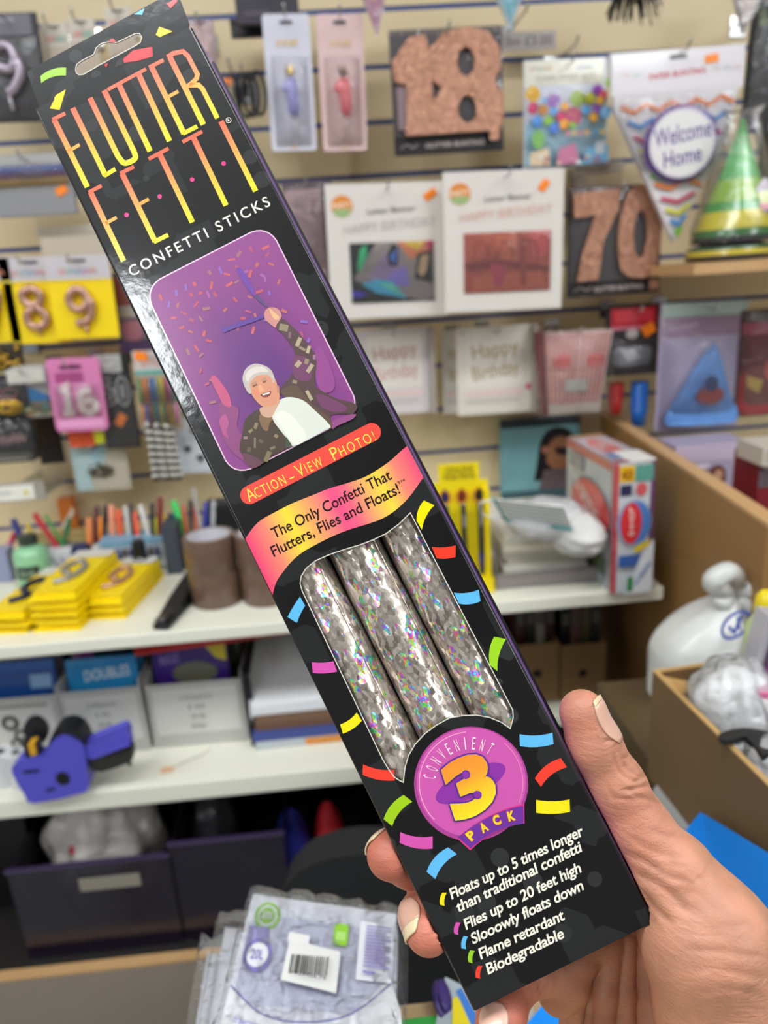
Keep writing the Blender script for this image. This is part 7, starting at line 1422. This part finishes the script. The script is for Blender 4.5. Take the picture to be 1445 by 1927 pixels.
# ---------------------------------------------------------------- wrapped packs at the front
def quadworld(pxs, Z): return [onZ(x, y, Z) for x, y in pxs]
def packsheet(label, pxs, Z, th, grp=None, top=False, seed=0):
    q = quadworld(pxs, Z + th); o = (q[0] + q[1] + q[2] + q[3]) / 4; o[2] = Z; r = thing('wrapped_pack', 'pack', label, o, group=grp)
    # bilinear patch with wrinkled film; a across, b from far to near
    def mp(a, b, l): p = (q[0] * (1 - a) + q[1] * a) * (1 - b) + (q[3] * (1 - a) + q[2] * a) * b; return (p[0] - o[0], p[1] - o[1], th + l)
    n = 14; rs = random.Random(seed)
    g = G(); vs = []
    for zz in (0, 1):
        for i in range(n + 1):
            for j in range(n + 1):
                a, b = i / n, j / n; p = mp(.02 + .96 * a, .02 + .96 * b, 0); e = min(1, 8 * min(a, 1 - a, b, 1 - b)); vs.append((p[0], p[1], (th * (.55 + .42 * e)) if zz else 0.0))
    N1 = (n + 1) ** 2; f = [(N1 + i * (n + 1) + j, N1 + i * (n + 1) + j + 1, N1 + (i + 1) * (n + 1) + j + 1, N1 + (i + 1) * (n + 1) + j) for i in range(n) for j in range(n)]
    f.append((0, n * (n + 1), N1 - 1, n))
    for k in range(n): f += [(k, k + 1, N1 + k + 1, N1 + k), (n * (n + 1) + k, N1 + n * (n + 1) + k, N1 + n * (n + 1) + k + 1, n * (n + 1) + k + 1), (k * (n + 1), N1 + k * (n + 1), N1 + (k + 1) * (n + 1), (k + 1) * (n + 1)), (k * (n + 1) + n, (k + 1) * (n + 1) + n, N1 + (k + 1) * (n + 1) + n, N1 + k * (n + 1) + n)]
    g.raw(vs, f, c('#dcdee8')); obj('folded_sheet', g, mat('pale_lilac_sheet', '#dddfe9', .5, var=.05, vs=20), r, smooth=True)
    if top:
        g = G(mp, .0003, .0002); W_ = c('#dfe0e6'); vi, gr = c('#7d78bc'), c('#8fcb3a')
        g.P([(.02, .02), (.98, .02), (.98, .98), (.02, .98)], c('#e2e4ee')); g.P([(.06, .14), (.98, .14), (.98, .62), (.06, .62)], c('#cdd0e6')); g.P(smooth_path([(.03, .54), (.25, .66), (.5, .68), (.75, .62), (.97, .44), (.97, .97), (.03, .97)], 3), c('#f2f3f6')); g.St(smooth_path([(.03, .54), (.25, .66), (.5, .68), (.75, .62), (.97, .44)], 4), .011, c('#8e8cc4'))
        g.E(.155, .15, .085, .085, gr, n=24); g.E(.155, .15, .064, .064, W_, n=20); g.E(.155, .15, .05, .05, gr, n=20); g.T('20%', .12, .17, .19, .17, (0, -.045), W_, .02)
        g.P([(.06, .22), (.19, .22), (.19, .38), (.06, .38)], c('#9a96cc')); g.E(.15, .38, .092, .092, vi, n=24); g.E(.15, .38, .066, .066, W_, n=20); g.T('20L', .11, .405, .19, .405, (0, -.055), vi, .02)
        g.P(rrect(.60, .15, .69, .28, .02), gr); g.Rc(.615, .20, .675, .25, c('#b0dc7a'))
        g.P([(.76, .12), (.97, .12), (.97, .46), (.76, .46)], c('#e2e3ea'))
        for k in range(13): g.Rc(.80, .14 + k * .021, .955 - .03 * (k % 3 == 2), .151 + k * .021, c('#9088c0'))
        g.Rc(.80, .425, .87, .44, vi)
        g.P([(.34, .30), (.66, .34), (.66, .56), (.33, .52)], c('#e4e4e2')); g.P([(.33, .26), (.46, .27), (.46, .32), (.33, .31)], c('#e8e8e6'))
        rs2 = random.Random(9); x = .37
        while x < .60: w_ = rs2.uniform(.003, .010); g.P([(x, .355 + x * .08), (x + w_, .355 + x * .08), (x + w_, .455 + x * .08), (x, .455 + x * .08)], c('#26262a')); x += w_ + rs2.uniform(.004, .009)
        g.T('0 123456 78', .38, .51, .60, .525, (0, -.02), c('#4a4a50')); g.T('drawstring tops', .12, .76, .36, .80, (0, -.035), c('#8a86c4'), .01); g.T('BAGS 20', .55, .90, .86, .86, (0, -.05), c('#a8a6d4'), .02)
        obj('print', g, PG(), r)
    g = G(); vs = []; n2 = 22
    for i in range(n2 + 1):
        for j in range(n2 + 1):
            a, b = -.05 + 1.1 * i / n2, -.05 + 1.1 * j / n2; e = 1 if (0 < i < n2 and 0 < j < n2) else 0; p = mp(a, b, 0); edge = min(a, 1 - a, b, 1 - b); vs.append((p[0], p[1], (th + .0018 + .0025 * rs.random() * (2.4 if edge < .1 else .6)) if (edge > -.02) else th * .35))
    g.raw(vs, [(i * (n2 + 1) + j, i * (n2 + 1) + j + 1, (i + 1) * (n2 + 1) + j + 1, (i + 1) * (n2 + 1) + j) for i in range(n2) for j in range(n2)], (1, 1, 1, 1)); obj('clear_wrapper', g, film('pack_film', .07, '#ffffff', .12, .7, 90, 1.1), r, smooth=True)
    return r
packsheet('wrapped pack jutting out furthest left at the bottom of the pile', [(382, 1770), (700, 1790), (690, 2080), (330, 2080)], ZD + .0005, .018, seed=2)
packsheet('wrapped pack jutting out left in the middle of the pile', [(415, 1722), (730, 1740), (730, 2090), (350, 2090)], ZD + .021, .018, seed=3)
packsheet('topmost wrapped pack with green and violet badges and a barcode', [(472, 1676), (752, 1716), (742, 2080), (372, 2060)], ZD + .0415, .020, top=True, seed=4)
# blue sheet and small packet between the fingers
fa, fb = onZ(1228, 1262, 1.105), onZ(1460, 1494, 1.105); fn = np.cross(fb - fa, np.array([0, 0, 1.0]))
def onface(x, y, k): d = ray(x, y); t = ((fa - EYE) @ fn) / (d @ fn); return EYE + d * t * k
q = [onface(1318, 1528, .965), onface(1640, 1722, .93)] + quadworld([(1440, 2260), (800, 2160)], ZD + .004)
for k_ in (0, 1): q[k_][2] = max(q[k_][2], ZD + .004)
o = sum(q) / 4; o[2] = ZD + .0005
r = thing('blue_folder', 'folder', 'bright blue glossy folder lying on the counter behind the hand', o); g = G(); g.raw([tuple(p - o) for p in q] + [(p[0] - o[0], p[1] - o[1], p[2] - o[2] - .0035) for p in q], [(0, 3, 2, 1), (4, 5, 6, 7), (0, 1, 5, 4), (1, 2, 6, 5), (2, 3, 7, 6), (3, 0, 4, 7)], c('#0a84e0')); obj('cover', g, mat('bright_blue_plastic', '#0a84e2', .3, coat=.5, bump=.3, bs=20, dist=.004), r)
def fm(a, b, l): p = onZ(a, b, ZD + .004) - o; return (p[0], p[1], p[2] + l)
g = G(fm, .0004, .0002)
for k in range(6): g.T('open', 986 + k * 1.5, 1892 + k * 6, 1000 + k * 1.5, 1890 + k * 6, (0, -5), c('#bfe0f8'), .02)
obj('print', g, PG(), r)
q = quadworld([(838, 1838), (905, 1872), (930, 2040), (800, 2020)], ZD + .006); o = sum(q) / 4; o[2] = ZD + .0045
r = thing('sweet_packet', 'pack', 'small clear packet with yellow and blue stripes left of the little finger', o); g = G(); g.raw([tuple(p - o) for p in q] + [(p[0] - o[0], p[1] - o[1], 0) for p in q], [(0, 3, 2, 1), (4, 5, 6, 7), (0, 1, 5, 4), (1, 2, 6, 5), (2, 3, 7, 6), (3, 0, 4, 7)], c('#a8b4b8')); obj('pouch', g, PR(), r)
def fm2(a, b, l): p = onZ(a, b, ZD + .0062) - o; return (p[0], p[1], p[2] + l)
g = G(fm2, .0004, .0003); g.P([(858, 1866), (868, 1860), (905, 1925), (905, 1990), (890, 1950)], c('#3a78c8')); g.P([(852, 1880), (862, 1878), (890, 1940), (880, 1990), (850, 1960)], c('#e0cc20')); obj('print', g, PG(), r)
crumple('purple_wrapper', 'wrapper', 'crumpled purple wrapper left of the striped packet', onZ(832, 1890, ZD + .001), .006, .012, .006, mat('purple_wrap', '#3e2c70', .4), 41, n=24, amp=.5)
r = thing('green_card', 'card', 'green card lying under the striped packet at the bottom edge', onZ(800, 1935, ZD + .001)); obj('sheet', G().box(-.03, -.05, 0, .03, .006, .002, c('#35b04a')), PR(), r)
# ---------------------------------------------------------------- carton box with bags on the right
ZR = 1.105; a_ = onZ(1228, 1262, ZR); b_ = onZ(1460, 1494, ZR); u = b_ - a_; L_ = np.linalg.norm(u[:2]); u = u / L_; n_ = np.array([-u[1], u[0], 0]); n_ = n_ if n_[0] > 0 else -n_
HB = ZR - ZD - .001; r = thing('cardboard_box', 'box', 'open brown cardboard box full of plastic bags at the right', (a_[0], a_[1], ZD + .0005)); KB2 = mat('brown_cardboard', '#6f5636', .7, var=.06, vs=25)
def bb(name, l0, l1, w0, w1, z0_, z1_, m=KB2, col='#6f5636'): 
    tf = lambda p: tuple(np.array([0, 0, p[2]]) + u * p[0] + n_ * p[1]); return obj(name, G().box(l0, w0, z0_, l1, w1, z1_, c(col), tf=tf), m, r)
LB, WB = L_ + .06, .13
bb('front_wall', 0, LB, 0, .004, 0, HB); bb('side_wall', 0, .004, .004, WB, 0, HB); bb('side_wall', LB - .004, LB, .004, WB, 0, HB); bb('back_wall', .004, LB - .004, WB - .004, WB, 0, HB); bb('base', .004, LB - .004, .004, WB - .004, 0, .004)
EDG = mat('corrugated_edge', '#b8935c', .8, bump=1.0, bs=900); bb('cut_edge', 0, LB, 0, .0042, HB, HB + .0012, EDG); bb('cut_edge', 0, .0042, .0042, WB, HB, HB + .0012, EDG)
tf = lambda p: tuple(np.array([0, 0, p[2]]) + u * p[0] + n_ * p[1])
g = G(); g.raw([tf(p) for p in ((.002, .004, HB - .002), (.03, .004, HB - .002), (.028, .03, HB - .016), (.004, .03, HB - .012), (.002, .004, HB - .005), (.03, .004, HB - .005), (.028, .03, HB - .019), (.004, .03, HB - .015))], [(0, 1, 2, 3), (4, 7, 6, 5), (0, 4, 5, 1), (1, 5, 6, 2), (2, 6, 7, 3), (3, 7, 4, 0)], c('#c89a5c')); obj('corner_flap', g, mat('light_cardboard', '#c49a60', .7), r)
fill = thing('bag_filling', 'bag', 'grey bundled bags lying deep inside the cardboard box', tuple(np.array([a_[0], a_[1], ZD + .0055]) + u * (LB / 2) + n_ * (WB / 2))); obj('body', G().box(-.10, -.05, 0, .10, .05, .06, c('#77727c')), mat('grey_poly', '#7a7680', .5, bump=.7, bs=20, dist=.006), fill, bevel=.02); fill.rotation_euler.z = math.atan2(u[1], u[0])
MW = mat('milky_poly', '#f0f1f0', .3, coat=.3, bump=.8, bs=28, dist=.010); CLB = film('clear_crumpled_bag', .35, '#ffffff', .12, .8, 45, 1.1)
crumple('plastic_bag', 'bag', 'crumpled translucent white bag on top of the cardboard box', onZ(1384, 1312, ZR) - np.array([0, 0, .046]), .037, .036, .042, CLB, 51, n=44, amp=.34)
crumple('plastic_bag', 'bag', 'dense white poly bag inside the crumpled translucent one', onZ(1386, 1318, ZR) - np.array([0, 0, .05]), .032, .031, .040, MW, 53, n=36, amp=.3)
crumple('plastic_bag', 'bag', 'shiny clear bag with a black strap at the right edge of the box', onZ(1462, 1420, ZR) - np.array([0, 0, .04]), .022, .028, .028, CLB, 57, n=30, amp=.3)
p = onZ(1392, 1385, ZR + .004); r = thing('strap', 'strap', 'black strap lying over the bags in the cardboard box', p); obj('band', G().prism(smooth_path([(-.016, .0), (.004, .004), (.02, -.004), (.022, -.012), (.004, -.006), (-.016, -.009)], 3, True), 0, .004, c('#171719'), f=lambda x, t, y: (x, y, t)), BKP, r); obj('buckle', G().box(.0, -.03, 0, .008, -.008, .005, c('#2a2a2e')), BKP, r)
# pink and purple packet and yellow green bottle top at the right edge
it = Item('gift_box', 'box', 'magenta box with a silver frame at the right edge above the bags', 1440, 1240, 90, 190, .54, t=.02, roll=9); it.slab('frame', 0, 0, 90, 190, col='#b0adb4', m=PG()); g = it.art(); g.Rc(12, 10, 90, 184, c('#86327a')); g.Rc(12, 10, 20, 184, c('#5a4a5c')); g.Rc(24, 120, 90, 184, c('#c88aa8')); g.Rc(16, 14, 90, 60, c('#9a3a86')); it.put('print', g, PG()); 
it = Item('pink_pack', 'pack', 'pink wrapped pack below the magenta box at the right edge', 1432, 1320, 56, 70, .50, t=.015, roll=4); it.slab('pack', 0, 0, 56, 70, col='#e0729c', m=PG()); g = it.art(); g.P([(6, 10), (50, 4), (50, 24), (8, 30)], c('#e8a0bc')); it.put('print', g, PG()); filmfront(it, 0, 0, 56, 70, .01)
p = onY(1440, 1168, .56); r = thing('bottle', 'bottle', 'pale green bottle with a yellow cap at the right edge', p - np.array([0, 0, .045])); obj('body', G().lathe([(.014, 0), (.016, .01), (.016, .04), (.009, .052)], c('#c4d49a'), 20), mat('pale_green_plastic', '#c2d29a', .3), r, smooth='auto'); obj('cap', G().lathe([(.0095, .052), (.0105, .054), (.0095, .068), (.006, .072)], c('#e8d020'), 20), PP(), r, smooth='auto')
# tied white carrier bag
YB = .69; pb = onY(1303, 1275, YB); ztop = onY(1360, 1118, YB)[2]; zb_ = ZD + .001; r = thing('carrier_bag', 'bag', 'tied white carrier bag with a blue round emblem standing behind the cardboard box', (pb[0], YB, zb_)); H = ztop - zb_
BG = mat('white_carrier_poly', '#d0d1cc', .42, coat=.2, bump=.35, bs=14, dist=.012)
sx = abs(onY(1380, 1200, YB)[0] - onY(1226, 1200, YB)[0]) / 2; vs, fs = [], []; n, m_ = 40, 26; tx_ = onY(1376, 1110, YB)[0] - pb[0]
for i in range(m_ + 1):
    t = i / m_; wid = (1.02 - .05 * t) if t < .55 else max(.07, (1.0 - ((t - .55) / .45) ** 1.7 * .93)); cx_ = tx_ * max(0, (t - .45) / .55) ** 1.2
    for j in range(n):
        a = 2 * math.pi * j / n; rip = 1 + .05 * math.sin(5 * a + 3 * t) * (.3 + t) + .03 * math.sin(11 * a - 5 * t) * t; vs.append((cx_ + sx * wid * rip * math.cos(a), .045 * (wid ** .7) * rip * math.sin(a), H * t))
for i in range(m_):
    for j in range(n): fs.append((i * n + j, i * n + (j + 1) % n, (i + 1) * n + (j + 1) % n, (i + 1) * n + j))
g = G().raw(vs, fs + [tuple(range(n))[::-1], tuple(m_ * n + j for j in range(n))], c('#d0d1cc')); obj('bag', g, BG, r, smooth=True)
g = G()
for pts, rs_ in (([(0, 0, 0), (-.018, -.01, .012), (-.026, -.012, .022), (-.010, -.012, .03), (.004, -.01, .018)], [.007, .011, .012, .011, .006]), ([(0, 0, 0), (.016, -.008, .006), (.03, -.01, .004), (.02, -.012, -.012), (.004, -.01, -.004)], [.006, .010, .011, .010, .006]), ([(0, 0, 0), (-.014, -.012, -.004), (-.026, -.014, .002)], [.006, .009, .004])):
    P = smooth_path(pts, 5); R2 = np.interp(np.linspace(0, 1, len(P)), np.linspace(0, 1, len(rs_)), rs_); g.tube([(q[0] + tx_, q[1], q[2] + H) for q in P], list(R2), n=12)
obj('knot', g, BG, r, smooth=True)
def bagmap(a, b, l): p = onY(a, b, YB - .048); return (p[0] - pb[0], p[1] - YB - l, p[2] - zb_)
g = G(bagmap, 0, .0003); bl = c('#3a56b8'); cx_, cy_ = 1384, 1176
g.St([(cx_ + 27 * math.cos(t) * .95 - 4 * math.sin(t), cy_ + 24 * math.sin(t) - 8 * math.cos(t)) for t in np.linspace(.3, 5.9, 26)], 5.5, bl); g.St([(cx_ - 14, cy_ + 2), (cx_ - 3, cy_ + 14), (cx_ + 12, cy_ - 20)], 6, bl); g.St([(cx_ + 2, cy_ - 16), (cx_ + 8, cy_ + 10)], 4, bl)
obj('emblem', g, PR(), r)
# cardboard flap and floor stand between the shelves and the box
p0_, p1_ = onY(1164, 1322, .80), onY(1212, 1316, .80); r = thing('standing_carton', 'box', 'olive brown carton with a red top edge standing on the floor behind the thumb', (p0_[0], .80, 0)); W = p1_[0] - p0_[0]
obj('body', G().box(0, 0, 0, W, .045, p0_[2], c('#5a4c2e')), mat('olive_board', '#5e4f30', .7), r, bevel=.001); obj('red_edge', G().box(-.0005, -.0008, p0_[2], W + .0005, .0455, p0_[2] + .003), mat('red_edge_tape', '#8a3420', .5), r)
p = onY(1150, 1370, .82); crumple('blue_bundle', 'cloth', 'navy bundle glimpsed right of the thumb nail under the shelf', (p[0], 1.0, ZB + .001), .025, .03, .05, mat('navy_cloth', '#12165c', .6), 61, n=14)
q = quadworld([(1246, 1462), (1330, 1530), (1290, 1640), (1205, 1520)], ZD + .003); o = sum(q) / 4; r = thing('grey_board', 'board', 'pale grey board between the cardboard box and the hand', o); g = G(); g.raw([tuple(p - o) for p in q] + [tuple(p - o - np.array([0, 0, .02])) for p in q], [(0, 3, 2, 1), (4, 5, 6, 7), (0, 1, 5, 4), (1, 2, 6, 5), (2, 3, 7, 6), (3, 0, 4, 7)], c('#a8aaa8')); obj('sheet', g, PR(), r)
bpy.context.view_layer.update()
